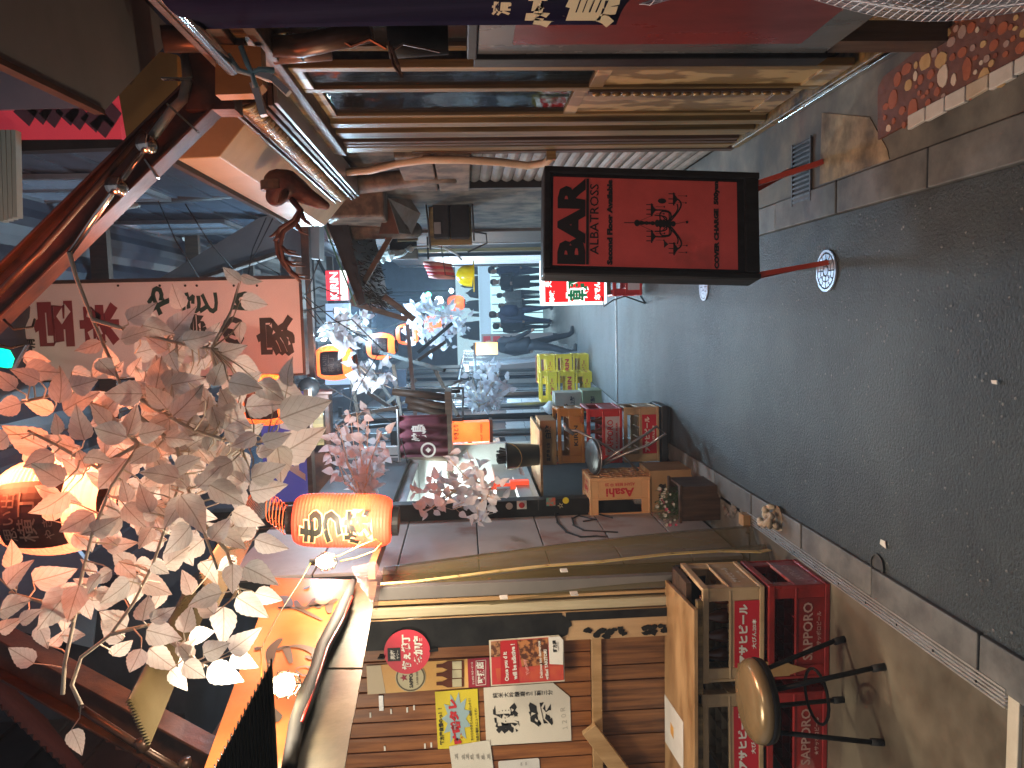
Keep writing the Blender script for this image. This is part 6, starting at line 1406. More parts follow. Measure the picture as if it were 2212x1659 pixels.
# maroon noren
mn = thing('maroon_curtain', 'maroon shop curtain with white crest and characters over the steel kitchen', 'noren curtain', (-1.15,5.6,1.6))
a_,c_=PY(968,985,6.0),PY(862,898,6.0)
b = MB(); b.grid(lambda s_,t_: (a_.x+(c_.x-a_.x)*s_, 6.0+.02*math.sin(s_*22), c_.z+(a_.z-c_.z)*t_), 40, 4); o_=b.build('cloth', mat('maroon',(.10,.02,.035),(.14,.03,.05),rough=.8,scale=4), mn, smooth=True); o_.modifiers.new('s','SOLIDIFY').thickness=.003
b = MB(); b.tube([(a_.x-.03,6.0,c_.z+.01),(c_.x+.05,6.0,c_.z+.01)],.012,8); b.build('rod', steel, mn); b = MB(); b.bar(V((a_.x+.02,6.0,c_.z+.015)),V((a_.x+.02,6.0,c_.z+.5)),.008,.008); b.bar(V((c_.x-.02,6.0,c_.z+.015)),V((c_.x-.02,6.0,c_.z+.5)),.008,.008); b.build('hanger', blackp, mn)
text('焼鳥', PY(905,935,5.97), whitep, mn, w=.13,h=.12,bold=.05)
cc=PY(925,972,5.965); b = MB(); b.lathe([(.045,0),(.06,0),(.06,.002),(.045,.002)],cc,20,Matrix.Rotation(R(90),3,'X')); b.lathe([(0,0),(.022,0),(.022,.002),(0,.002)],cc,4,Matrix.Rotation(R(90),3,'X')); b.build('crest', whitep, mn)
# orange HOT FOOD light box
hb = thing('light_box', 'glowing red orange lantern box lettered in black near the white leaf bush', 'light box', tuple(PY(1015,935,7.2)))
a_,c_=PY(1058,953,7.2),PY(976,914,7.2)
b = MB(); b.box((a_.x,7.2,a_.z),(c_.x,7.35,c_.z)); b.build('face', mat('box_glow',(.8,.12,.03),(.9,.25,.06),rough=.4,scale=4,emit=(1,.13,.02),es=.9), hb)
b = MB(); b.box((a_.x-.02,7.19,c_.z),(c_.x+.02,7.36,c_.z+.03)); b.box((a_.x-.02,7.19,a_.z-.03),(c_.x+.02,7.36,a_.z)); b.build('frame', wood_d, hb)
text('HOT  FOOD', PY(1040,934,7.195)+V((0,0,.0)), ink, hb, w=(c_.x-a_.x)*.85, bold=.02)
text('やきとり', PY(985,934,7.195), ink, hb, w=(c_.x-a_.x)*.8,h=.05, bold=.03)
b = MB(); b.box((-1.36,7.25,PY(1015,935,7.2).z-.02),(a_.x,7.31,PY(1015,935,7.2).z+.02)); b.build('bracket', blackp, hb)
light('box_light', tuple(PY(1015,935,7.0)), 2, (1,.3,.1), .08, hb)
# log bundle & frames above the stall
lb = thing('log_pile', 'bundle of weathered logs stacked upright over the stall eave', 'logs', tuple(PY(905,870,6.6)))
zs = PY(962,870,6.6).z
b = MB(); b.box((-1.36,6.45,zs-.05),(-.62,6.85,zs)); b.build('shelf', wood_d, lb)
random.seed(5)
for k in range(9):
    x_=-1.22+k*.066; b = MB(); tp_=zs+random.uniform(.28,.46); b.tube([(x_,6.6+random.uniform(-.08,.1),zs+.001),(x_+random.uniform(-.06,.08),6.6,tp_)],random.uniform(.022,.036),8); b.build('log', random.choice([wood_d,wood_d,mat('log_grey',(.16,.12,.09),(.26,.2,.15),rough=.8,scale=9,bump=.4,stretch=(4,4,.6))]), lb, smooth=True)
# ladder / metal rack
o = thing('metal_rack', 'empty metal rack frame hung on the left wall above the light box', 'rack', tuple(PY(960,850,8.0)))
b = MB()
def lnk(pts,Y_,r_=.012): b.tube([PY(x_,y_,Y_) for x_,y_ in pts],r_,6)
lnk([(915,838),(1000,838)],8.2); lnk([(915,860),(1000,860)],8.2); lnk([(915,838),(915,870),(945,880)],8.2); lnk([(935,838),(935,862)],8.2); lnk([(1000,836),(1000,880)],8.2); lnk([(845,880),(1000,820)],8.3,.016); lnk([(790,780),(870,900),(880,960)],8.3,.02); lnk([(1000,862),(1000,955)],8.2)
b.build('frame', greym, o)
# vinyl curtains further along
v2 = thing('vinyl_curtain', 'clear rain vinyl curtain hanging over the far left tables', 'vinyl curtain', (-1.0,12,1)); 
vc2 = vinyl('vinyl_bluish',(.45,.5,.55),opac=.4,rough=.2,scale=2,stretch=(3,3,.5))
b = MB(); b.grid(lambda s_,t_: (-.78+.05*math.sin(s_*26)-.1*(t_)+.25*t_*t_, 12.5+5.5*s_, 1.55-2.1*t_), 50, 14); b.build('curtain', vc2, v2, smooth=True)
b = MB(); b.tube([(-.78,12.5,1.56),(-.78,18,1.5)],.02,8); b.tube([(-.78,12.5,1.56),(-1.36,12.4,1.7)],.02,8); b.tube([(-.78,18,1.5),(-1.36,18,1.7)],.02,8); b.build('rail', steel, v2)
# far left orange lantern box & coat
o = thing('light_box', 'small glowing orange box lamp over the dark coat far down the left side', 'light box', tuple(PY(1045,752,12.2)))
a_,c_=PY(1075,765,12.2),PY(1028,741,12.2); b = MB(); b.box((a_.x,12.2,a_.z),(c_.x,12.4,c_.z)); b.build('face', mat('warm_box',(.9,.4,.1),emit=(1,.36,.08),es=.9), o); b = MB(); b.box((-1.4,12.25,c_.z),(c_.x,12.35,c_.z+.04)); b.build('bracket', blackp, o)
light('box_light', tuple(PY(1040,752,12.0)), 8, (1,.6,.3), .08, o)
# yellow crates cluster
def g_(Y): return gz(Y)+.005
yc = crate('beer_crate','yellow crate lettered in red katakana, front top of the yellow cluster',yelc,red_ink,(('ホッピー',.3,.24,.06,.06),),group=GR,size=(.42,.32,.25))
YC=11.0; place(yc,(-1.02,YC,g_(YC)+.502))
kc = crate('beer_crate','yellow crate lettered in red Latin capitals in the middle of the yellow cluster',yelc,red_ink,(('KIRIN',.3,.28,.06,.05),),group=GR,size=(.42,.32,.25)); place(kc,(-1.02,YC,g_(YC)+.251))
for (x_,y_,z_i,lab,src) in ((-1.03,YC,0,'lowest yellow crate, at the front of the yellow cluster on the ground',yc),(-.80,YC+.42,0,'yellow crate behind on the lane side, lowest of its stack',yc),(-.80,YC+.42,1,'yellow crate behind on the lane side, second of its stack',kc),(-.80,YC+.42,2,'yellow crate behind on the lane side, topmost of its stack',yc)):
    place(copy_tree(src),(x_,y_,g_(y_)+z_i*.251),R(random.uniform(-3,3)),lab)
bc = crate('beer_crate','brown crate stacked behind the yellow crates',brwc,whitep,(('キリン',.3,.2,.05,.04),),group=GR,size=(.42,.32,.25)); place(bc,(-.86,12.2,g_(12.2)+.501)); 
for z_i in (0,1): place(copy_tree(bc),(-.86,12.2,g_(12.2)+z_i*.251),0,('lower' if z_i==0 else 'middle')+' brown crate of the stack behind the yellow crates')
grn = mat('green_carton', (.22,.26,.13), (.28,.31,.17), rough=.6, scale=5)
carton('carton','pale green carton printed with blue kanji, set before the yellow crates',-1.24,-.98,9.6,9.9,g_(9.6)+.26,g_(9.6)+.60,bxg,(('い上酎',.5,.35,.16,.06,.04,False),('25',.3,.6,.08,.05,.03,False)))
carton('carton','low olive carton under the pale green carton',-1.24,-.96,9.55,9.95,g_(9.6),g_(9.6)+.257,grn,(('焼酎',.5,.5,.14,.06,.03,False),))
o = thing('plastic_bag', 'white knotted plastic bag leaning on the green carton', 'bag', (-1.3,9.6,g_(9.6)+.6)); p=V((-1.18,9.7,g_(9.6)+.60)); b = MB(); b.lathe([(0,0),(.08,.02),(.09,.07),(.04,.12),(.015,.15),(.03,.18)],p,10); b.v=[v_+V((random.uniform(-.01,.01),random.uniform(-.01,.01),0)) for v_ in b.v]; b.build('bag', white, o, smooth=True)
# far left standing things
o = thing('notice_board', 'pale shop board with red square notices far down the left', 'sign board', (-.9,19,0)); b = MB(); a_=PY(1160,742,19); c_=PY(1040,722,19); b.box((-1.36,19.0,gz(19)+.1),(c_.x,19.06,c_.z)); b.build('board', mat('board_pale',(.35,.32,.33),rough=.5), o)
for (x_,s_) in ((1052,redp),(1073,redp)): p=PY(x_,734,18.98); b = MB(); b.box((p.x-.09,18.985,p.z-.09),(p.x+.09,18.998,p.z+.09)); b.build('notice', s_, o)
text('一 天', PY(1108,733,18.98), ink, o, w=.2, h=.5, vert=False)
b = MB(); b.box((-1.3,19.0,gz(19)-.02),(-1.2,19.06,gz(19)+.1)); b.box((c_.x-.1,19.0,gz(19)-.02),(c_.x-.02,19.06,gz(19)+.1)); b.build('foot', blackp, o)

# ================================================================== RIGHT, MIDDLE DISTANCE
# lit red sign standing on a red crate
rs = thing('lit_sign', 'small lit red sign with white rim and outlined character, standing on a red crate', 'light sign', (.25,6.4,.32))
YR=6.35; a_,c_=PY(1312,657,YR),PY(1168,560,YR)
b = MB(); b.box((a_.x,YR,a_.z),(c_.x,YR+.14,c_.z)); b.build('casing', mat('lit_rim',(.85,.95,.95),rough=.3,emit=(.75,.95,1),es=.95), rs, bevel=.02)
b = MB(); b.box((a_.x+.025,YR-.004,a_.z+.025),(c_.x-.025,YR,c_.z-.03)); b.build('face', mat('lit_red',(.75,.02,.02),rough=.3,emit=(1,.015,.02),es=.5), rs)
litw = mat('lit_white',(.9,.9,.9),emit=(1,1,.95),es=.95)
cx=a_.x+.16
def rst(s_,x_,y_,w_,h_,m_,bd,pr=.004): text(s_, PY(x_,y_,YR)+V((0,-pr,0)), m_, rs, w=w_, h=h_, bold=bd)
rst('朝',1247,628,.19,.19,litw,.10); rst('朝',1247,628,.165,.165,mat('lit_green',(.01,.12,.05),rough=.4,emit=(0,.25,.1),es=.25),.03,.007)
rst('珍味',1192,640,.10,.045,litw,.06); rst('天',1185,614,.05,.05,litw,.05); rst('もつ焼',1285,630,.02,.1,litw,.05) if False else rst('おでん',1290,628,.15,.05,litw,.06)
rcr = place(crate('beer_crate','red beer crate with a pale label standing under the small lit red sign',redc2,red_ink,(('★',.33,.06,.06,.0),),panel=whl,group=GR,size=(.30,.24,.26)),(.30,6.5,.012))
zt_=a_.z
b = MB(); b.box((.16,6.40,.272),(.42,6.56,zt_)); tag(b.build('wooden_block', wood_d),'dark block between the red crate and the lit red sign','block')
o = thing('power_cable', 'black cable trailing from the lit red sign down to the road', 'cable', (.1,6.3,0)); b = MB(); b.tube([PY(1300,640,6.34),PY(1305,662,6.3),PY(1325,648,6.3),PY(1350,640,6.3),G(1395,655)+V((0,0,.006)),G(1385,640)+V((0,0,.006))],.006,6); b.build('cable', rubber, o, smooth=True)
# yellow hard hat like lamp
hh_ = thing('yellow_helmet', 'yellow hard hat hanging from the right wall fittings', 'helmet', tuple(PY(1005,595,8.4)))
p = PY(1022,597,8.4); M_=Matrix.Rotation(R(8),3,'Y')
ylw = mat('helmet_yellow',(.85,.60,.01),(.78,.52,.01),rough=.25,scale=3)
b = MB(); b.lathe([(.115,0),(.118,.03),(.112,.09),(.09,.14),(.05,.175),(0,.185)], p, 24, M_); b.build('shell', ylw, hh_, smooth=True)
b = MB(); b.poly([p+V((r_*math.cos(t),r_*math.sin(t)*1.0-.03,-.012)) for t,r_ in [(k*.393,.135+.035*(math.cos(k*.393+1.57)>0)) for k in range(16)]],(0,0,.012)); b.build('brim', ylw, hh_)
b = MB(); b.tube([p+V((0,0,.185)),p+V((.02,0,.3)),V((.93,8.45,p.z+.35))],.005,5); b.build('cord', rubber, hh_)
# red ribbed thing (red coil lanterns) at 940-990,575-600
o = thing('red_bundle', 'bundle of folded red cloths hung under the right eave above the yellow helmet', 'cloth bundle', tuple(PY(950,585,8.6)))
for k in range(5):
    b = MB(); b.tube([PY(915+k*3,568+k*7,8.7),PY(945,572+k*6,8.65),PY(975+k*2,575+k*6,8.7)],[.02,.035,.025],8); b.build('cloth', redp if k%2 else mat('pale_red',(.6,.2,.16),rough=.6), o, smooth=True)
b = MB(); b.bar(PY(925,560,8.7),V((.95,8.7,PY(925,560,8.7).z)),.02,.02); b.build('bracket', blackp, o)
# bright poster window on the right + posts
pwn = thing('poster_window', 'bright shop window pasted with coloured posters on the right before the crossing', 'shop window', (.92,12.2,0))
b = MB(); b.box((.90,11.32,gz(11.5)+.1),(.95,13.4,1.7)); b.build('window', mat('poster_glow',(.35,.4,.45),(.65,.65,.68),rough=.3,scale=5,emit=(.55,.7,.85),es=.35,contrast=(.4,.6),spots=((.5,.2,.35),7,.6,.05)), pwn)
b = MB(); b.box((.88,11.3,gz(11.3)),(1.1,11.36,2.6)); b.box((.88,13.4,gz(13.4)),(1.1,13.6,2.6)); b.box((.9,11.32,1.71),(1.1,13.4,2.6)); b.build('frame', blackp, pwn)
# ================================================================== FAR END: bright shop over the crossing
YE=27.0; zE=gz(YE)
es_ = thing('end_shop', 'bright white blue shop front closing the end of the lane', 'shop', (.6,YE,zE))
endw = mat('end_glow', (.75,.8,.8), (.6,.66,.66), rough=.6, scale=2, emit=(.55,.92,.98), es=.62)
b = MB(); b.box((-2.5,YE,zE),(5,YE+.2,1.0)); b.build('window', endw, es_)
a_=PY(1057,720,YE-.1); c_=PY(1038,570,YE-.1)
b = MB(); b.box((-2.5,YE-.3,PY(1060,650,YE-.3).z),(5,YE-.05,PY(1036,650,YE-.3).z)); b.build('fascia', mat('fascia_blue',(.35,.45,.55),rough=.4,emit=(.42,.66,.85),es=.42), es_)
b = MB(); b.box((-2.5,YE-.04,PY(1036,650,YE).z),(5,YE+.2,PY(985,650,YE).z)); b.build('upper_window', mat('upper_glow',(.5,.6,.65),(.3,.4,.45),rough=.4,scale=1.5,emit=(.6,.9,1),es=.38), es_)
b = MB(); b.box((-4,YE,PY(985,650,YE).z),(6,YE+.3,6)); b.build('upper_wall', bluegrey, es_)
random.seed(21)
for k in range(34):
    x_=random.uniform(-1.2,2.9); z0=PY(1034,650,YE).z; b = MB(); h_=random.uniform(.3,.75); w_=random.uniform(.06,.16); b.poly([(x_-w_,YE-.10,z0),(x_+w_,YE-.10,z0),(x_+w_*.8,YE-.10,z0+h_*.7),(x_+w_*.3,YE-.10,z0+h_),(x_-w_*.6,YE-.10,z0+h_*.75)],(0,.05,0)); b.build('display_figure', blackp, es_)
for k in range(14):
    x_=-1.2+k*.32; b = MB(); b.box((x_,YE-.045,zE),(x_+.04,YE-.005,PY(1062,650,YE).z)); b.build('mullion', mat('mullion',(.5,.6,.6),rough=.4), es_)
for (x0,x1,h_,m_) in ((2.6,3.1,.7,tan_sheet),):
    b = MB(); b.box((x0,YE-.9,zE),(x1,YE-.5,zE+h_)); tag(b.build('display_counter', m_, bevel=.02),{-.3:'blue grey counter at the lit far shop front',2.6:'tan counter at the lit far shop front',1.6:'dark counter at the right of the lit far shop front'}[x0],'counter')
light('added_lane_fill', (.8,YE-.5,1.4), 80, (.68,.88,1), typ='AREA', size=4, sizey=1.5, rot=(R(-70),0,0), parent=es_)  # area light added before the shop to brighten the lane, no fixture
# street lights/neon between
for (x_,y_,Y_,e_,lab) in ((735,672,12.0,110,'white strip lamp under the far right eave by the beer sign'),(770,705,9.4,60,'white strip lamp tucked behind the pale leaf twigs'),(1008,795,12.2,40,'cold strip lamp inside the clear vinyl on the far left')):
    p=PY(x_,y_,Y_); o=thing('strip_lamp',lab,'lamp',tuple(p),'cold strip lamps over the far stalls'); b=MB(); b.box((p.x-.03,p.y-.35,p.z-.02),(p.x+.03,p.y+.35,p.z+.02)); b.build('tube',mat('cool_strip',(.9,1,1),emit=(.75,.93,1),es=9),o); b=MB(); b.box((p.x-.05,p.y-.37,p.z+.021),(p.x+.05,p.y+.37,p.z+.05)); b.build('fitting',white,o); b=MB(); b.tube([p+V((0,0,.05)),p+V((0,0,.9))],.01,5); b.build('hanger',rubber,o)
    light('lamp_light',p+V((0,0,-.05)),e_,(.42,.72,1),typ='AREA',size=.3,sizey=.9,parent=o)
for (x_,y_,Y_,c_,em,lab,rr) in ((698,728,7.4,(.8,1,1),40,'cold white spot lamp beside the corner of the white signboard',.04),(948,650,17,(.8,1,.95),25,'cool white round lamp shining far down the lane',.10),(925,637,18,(.1,1,.45),7,'tiny green traffic lamp in the distance',.07),(955,668,18.5,(.05,.9,.4),5,'small green lamp behind distant leaves',.08),(975,628,20,(.6,.85,1),20,'pale blue lamp farthest under the crossing',.06)):
    p=PY(x_,y_,Y_); o=thing('street_lamp' if em>10 else 'signal_lamp',lab,'lamp',tuple(p)); b=MB(); b.lathe([(0,-rr),(rr*.8,-rr*.6),(rr,0),(rr*.8,rr*.6),(0,rr)],p,14); b.build('glass',mat('lampglow_%d'%int(x_),c_,emit=c_,es=em),o,smooth=True)
    b=MB(); b.tube([p+V((0,0,rr*.9)),p+V((0,.0,.5)),p+V((.0,0,3.5-p.z if p.z<3 else .6))],.02,6); b.build('bracket',blackp,o)
    if x_==698: light('lamp_light',p+V((0,-.02,-.10)),85,(.5,.8,1),.04,o)
    if x_==948: light('lamp_light',p+V((0,-.15,-.15)),90,(.7,.9,1),.1,o)
# KIRIN neon sign far
kn = thing('beer_sign', 'lit red and white vertical beer sign high on the right, behind the dark thatched eave', 'light sign', tuple(PY(725,615,10.5)))
a_,c_=PY(752,648,10.5),PY(703,585,10.5); b=MB(); b.box((a_.x,10.5,a_.z),(c_.x,10.6,c_.z)); b.build('face',mat('kirin_red',(.7,.03,.04),emit=(1,.03,.05),es=.7),kn)
b=MB(); b.box((a_.x,10.48,a_.z-.0),(c_.x,10.4999,PY(735,600,10.5).z)); b.build('white_band',litw,kn)
text('KIRIN',PY(722,617,10.49),litw,kn,w=.36,h=.11,bold=.03); b=MB(); b.bar(V((c_.x-.05,10.55,c_.z)),V((1.2,10.55,c_.z+.3)),.04,.04); b.build('bracket',blackp,kn)

# ================================================================== UPPER MASSES
rf = thing('sky_blocking_roof', 'dark patched roof sheets added to block the sky high above the far lane', 'roof', (0,8,4.6))  # roof added to keep the bright sky out of the lane
for i in range(9):
    y0 = 4.4+i*2.5; b = MB(); zc_ = 4.55+.12*(i%2)
    b.grid(lambda s_,t_: (-3.2+6.4*s_, y0+2.55*t_, zc_+.03*math.sin(s_*130)+.25*abs(s_-.5)), 90, 1); b.build('roof_sheet', mat('roof_navy',(.02,.028,.045),(.04,.05,.075),rough=.5,scale=3), rf)
for i in range(10):
    y0 = 4.35+i*2.2; b = MB(); b.box((-3,y0,4.40),(3,y0+.08,4.54)); b.build('rafter', wood_d, rf)
b = MB(); b.box((-4,27.5,2),(6,27.6,7)); b.build('gable', darkm, rf)
for (nm,lab,bx,m_) in (('upper_storey','dark upper storey of the right hand buildings',((1.0,-1,2.62),(3.2,3.05,6.5)),darkm),('upper_storey','blue grey upper storey beyond the tan canopy on the right',((.98,4.15,2.85),(3.2,12,6.5)),bluegrey),
    ('upper_storey','dark upper storey over the grill bar on the left',((-4.2,-1,3.0),(-2.0,3.9,6.5)),darkm),('upper_storey','blue grey metal clad upper storey over the stalls on the left',((-4,4.0,3.12),(-1.30,11,6.5)),bluegrey),('upper_storey','dim upper storey far down the left side',((-4,11,3.12),(-1.1,22,6.0)),bluegrey)):
    o=thing(nm,lab,'building',bx[0]); b=MB(); b.box(*bx); b.build('wall',m_,o)
    x_in = bx[0][0] if bx[0][0]>0 else bx[1][0]; s_ = -1 if bx[0][0]>0 else 1
    y=bx[0][1]+.1; k=0
    while y<bx[1][1]-.3 and y < 16:
        for z0 in [bx[0][2]+.05+.24*i for i in range(11)]:
            pass
        y+=2
    for i in range(13):
        z0=bx[0][2]+.04+i*.26; b=MB(); b.poly([(x_in,bx[0][1]+.02,z0),(x_in+s_*.018,bx[0][1]+.02,z0),(x_in+s_*.004,bx[0][1]+.02,z0+.25),(x_in,bx[0][1]+.02,z0+.25)],(0,bx[1][1]-bx[0][1]-.04,0)); b.build('siding_board',m_,o)
    yy=bx[0][1]+1.0
    while yy<bx[1][1]-1.2:
        z0=bx[0][2]+.9; b=MB(); b.box((x_in+s_*.02,yy,z0),(x_in+s_*.035,yy+.9,z0+.9)); wn=b.build('window',mat('dim_window2',(.10,.13,.17),(.2,.25,.32),rough=.2,scale=2,emit=(.3,.5,.75),es=.05),o)
        b=MB(); 
        for p_,q_ in (((yy-.05,z0-.05),(yy+.95,z0)),((yy-.05,z0+.9),(yy+.95,z0+.95)),((yy-.05,z0),(yy,z0+.9)),((yy+.9,z0),(yy+.95,z0+.9)),((yy+.43,z0),(yy+.47,z0+.9))): b.box((x_in+s_*.019,p_[0],p_[1]),(x_in+s_*.05,q_[0],q_[1]))
        b.build('frame',steel,wn); yy+=2.3
# pale grey big girder crossing behind the signboard, brown crossbeams
gd = thing('grey_girder', 'long pale grey girder slanting behind the white signboard', 'girder', tuple(PY(480,560,7.2)))
b=MB(); b.poly([PY(330,610,7.2),PY(560,470,7.2),PY(690,440,7.2),PY(690,560,7.2),PY(600,545,7.2),PY(380,620,7.2)],(0,.25,0)); b.build('plate',mat('girder_grey',(.17,.15,.15),(.21,.19,.18),rough=.5,scale=3),gd)
b=MB(); b.bar(PY(378,618,7.17),PY(606,545,7.17),.03,.05,side=(0,1,0)); b.build('lower_flange',copper,gd); b=MB(); b.bar(PY(640,450,7.3),V((1.1,7.3,PY(640,450,7.3).z+.05)),.1,.1); b.build('bracket',blackp,gd)
cb = thing('cross_beam', 'thick red brown steel beam crossing the lane under the signboard', 'steel beam', tuple(PY(690,860,6.3)))
b=MB(); pA,pB=PY(690,1105,6.3),PY(690,850,6.3); b.box((-1.5,6.25,pA.z-.13),(pB.x,6.40,pA.z+.11)); b.build('beam',rust,cb,bevel=.01)
b=MB(); b.box((pB.x,6.22,pA.z-.16),(pB.x+.02,6.43,pA.z+.14)); b.build('end_plate',rust,cb); b=MB(); b.box((pB.x+.021,6.27,PY(672,600,6.3).z),(1.0,6.36,PY(655,600,6.3).z)); b.build('beam',rust,cb)
b=MB(); b.box((pB.x-.4,6.15,PY(683,600,6.3).z-.03),(pB.x-.1,6.245,PY(660,600,6.3).z)); b.build('plaque',wood_o,cb)
o = thing('flood_lamp', 'round black flood lamp housing fixed at the end of the red brown beam', 'lamp', tuple(PY(690,845,6.2))); p=PY(672,835,6.15); light('added_crate_fill', p+V((-.1,-.45,-.15)), 30, (.72,.88,1), .06, o); b=MB(); b.lathe([(0,0),(.06,0),(.08,.05),(.08,.12),(0,.12)],p,18,Matrix.Rotation(R(90),3,'X')); b.build('housing',blackp,o,smooth=True); b=MB(); b.bar(p,p+V((0,.2,0)),.03,.03); b.build('bracket',blackp,o)  # housing is unlit; a fill light is added beside it for the crates
ap = thing('arch_bracket', 'curved red brown arch bracket and cables under the far eave on the right', 'bracket', tuple(PY(650,560,8.0)))
for k in range(4):
    b=MB(); b.tube([PY(600+k*10,520+k*12,8),PY(625+k*6,528+k*10,8),PY(655+k*2,560+k*8,8),PY(668,610,8),PY(660,650,8)],.02,7); b.build('cable',rust if k%2 else rubber,ap,smooth=True)
b=MB(); b.bar(PY(655,500,8.05),PY(650,665,8.05),.10,.14,side=(0,1,0)); b.build('post',rust,ap); b=MB(); b.bar(PY(655,500,8.05),V((1.0,8.05,PY(655,500,8).z)),.10,.10,side=(0,1,0)); b.build('arm',rust,ap)
# thatched dark eave on the right
te = thing('thatched_eave', 'dark slanting eave thatched with reeds projecting over the right side of the lane', 'eave', (.6,6.8,2.5))
e1_,e2_ = PY(696,458,6.0), PY(775,660,6.0)
b=MB(); b.poly([V((1.0,6.0,e1_.z+.10)),V((e1_.x,6.0,e1_.z)),V((e2_.x,6.0,e2_.z)),V((e2_.x+.02,6.0,e2_.z-.05)),V((1.0,6.0,e1_.z-.14))],(0,2.0,0)); b.build('roof_board',blackp,te)
thm = mat('reed', (.012,.009,.006), (.035,.025,.014), rough=.85, scale=12); random.seed(9); b=MB()
for k in range(420):
    t=random.random(); y_=6.0+random.random()*1.9; x_=1.0+(e2_.x-1.0)*t; z_=e1_.z+.1+(e2_.z-e1_.z-.1)*t - .13*(1-.6*t); b.tube([V((x_,y_,z_)),V((x_+random.uniform(-.1,.02),y_-.06,z_-random.uniform(.02,.11)))],.004,3)
o=b.build('reeds',thm,te); o['kind']='stuff'
b=MB(); b.bar(PY(850,500,6.2),PY(760,655,6.2),.04,.05,side=(0,1,0)); b.build('rafter',wood_d,te); b=MB(); b.bar(PY(895,690,6.4),PY(830,640,6.4),.05,.05,side=(0,1,0)); b.build('rafter',wood_d,te)
b=MB(); b.bar(PY(760,655,6.2),PY(880,690,6.3),.04,.04,side=(0,1,0)); b.build('rafter',wood_d,te)
b=MB(); b.bar(V((e1_.x,5.985,e1_.z+.02)),V((e2_.x,5.985,e2_.z+.02)),.01,.02,side=(0,1,0)); b.build('edge',mat('green_edge',(.03,.12,.07),rough=.4),te)
# corrugated roof top left, pipe run, ducts
co2 = mat('maroon_corrugated',(.09,.03,.025),(.14,.05,.04),rough=.45,scale=5)
corr('dark red corrugated roof sheet at the top left picture corner', PY(190,1700,3.1), PY(20,1480,3.9), (.75,.0,.65), 1.2, (-.6,.3,.6), co2, n=34, amp=.014)
o = thing('roof_batten', 'red brown timber bracket under the corrugated roof sheet', 'timber', tuple(PY(300,1600,3.0)))
b=MB(); b.bar(PY(228,1560,3.0),PY(330,1540,3.0),.04,.06,side=(0,1,0)); b.bar(PY(235,1585,3.02),PY(330,1575,3.02),.04,.06,side=(0,1,0)); b.bar(PY(255,1600,3.05),PY(330,1600,3.05),.05,.05,side=(0,1,0)); b.bar(PY(335,1530,3.05),PY(345,1690,3.05),.04,.05,side=(0,1,0)); b.build('timber',mat('red_timber',(.16,.06,.035),(.22,.09,.05),rough=.5,scale=6,stretch=(5,5,1)),o)
o = thing('duct_pipe', 'large horizontal metal duct behind the white leaves at the upper left', 'duct', tuple(PY(250,1400,4.6)))
b=MB(); b.tube([PY(215,1420,4.6),PY(240,1440,4.6),PY(300,1470,4.6),PY(380,1460,4.6)],.13,16); b.build('duct',copper,o,smooth=True); b=MB(); b.bar(PY(210,1400,4.62),PY(212,1250,4.62),.10,.05,side=(0,1,0)); b.build('edge',steel,o); b=MB(); b.bar(PY(190,1390,4.65),PY(195,1180,4.65),.20,.2,side=(0,1,0)); b.build('beam',blackp,o)
o = thing('metal_cladding', 'blue metal cladding panel glimpsed between the white leaves at upper left', 'cladding', tuple(PY(120,1300,4.4)))
b=MB(); b.poly([PY(-40,1345,3.85),PY(200,1400,3.85),PY(215,1250,3.85),PY(110,1120,3.85),PY(-40,1170,3.85)],(0,.06,.02)); b.build('panel',mat('blue_cladding',(.18,.30,.45),(.24,.38,.55),rough=.35,scale=3,metal=.3),o)
# grey green vertical fins at top edge, red awning with leaf shadows painted on
o = thing('wall_fins', 'pale green metal fins at the top picture edge on the right', 'fins', tuple(PY(20,440,5.0)))
for k in range(4): b=MB(); b.bar(PY(-40,330+k*10+60*0,5+k*.05),PY(38,395+k*22,5+k*.05),.05,.05,side=(0,1,0)) if False else b.bar(PY(2+k*11,283,4.0),PY(9+k*10,480-k*3,4.0),.02,.05,side=(0,1,0)); b.build('fin',mat('fin_green',(.25,.34,.33),(.3,.4,.38),rough=.4,scale=6),o)
o = thing('red_awning', 'red lit awning with painted leaf shadows above the tan canopy', 'awning', tuple(PY(150,270,4.05)))
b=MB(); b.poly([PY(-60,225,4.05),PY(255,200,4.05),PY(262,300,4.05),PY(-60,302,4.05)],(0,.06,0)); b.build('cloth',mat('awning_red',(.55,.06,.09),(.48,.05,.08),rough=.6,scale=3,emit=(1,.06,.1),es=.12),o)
b=MB(); b.poly([PY(-60,140,4.03),PY(190,185,4.03),PY(200,232,4.03),PY(-60,238,4.03)],(0,.02,0)); b.build('lilac_sheet',mat('lilac',(.2,.19,.26),(.25,.23,.3),rough=.5,scale=3),o)
for (x_,y_) in ((60,236),(90,233),(115,240),(150,235),(170,245),(205,250),(225,262),(240,240)):
    c_=PY(x_,y_+5,4.04); b=MB(); b.poly([c_+V((.06,0,0)),c_+V((0,0,.07)),c_+V((-.07,0,.0)),c_+V((0,0,-.05))],(0,.005,0)); b.build('leaf_shadow',mat('leaf_shadow_dark',(.10,.04,.07),rough=.6),o)
b=MB(); b.poly([PY(-60,303,4.05),PY(262,301,4.05),PY(268,318,4.05),PY(-60,330,4.05)],(0,.08,0)); b.build('base_rail',blackp,o)
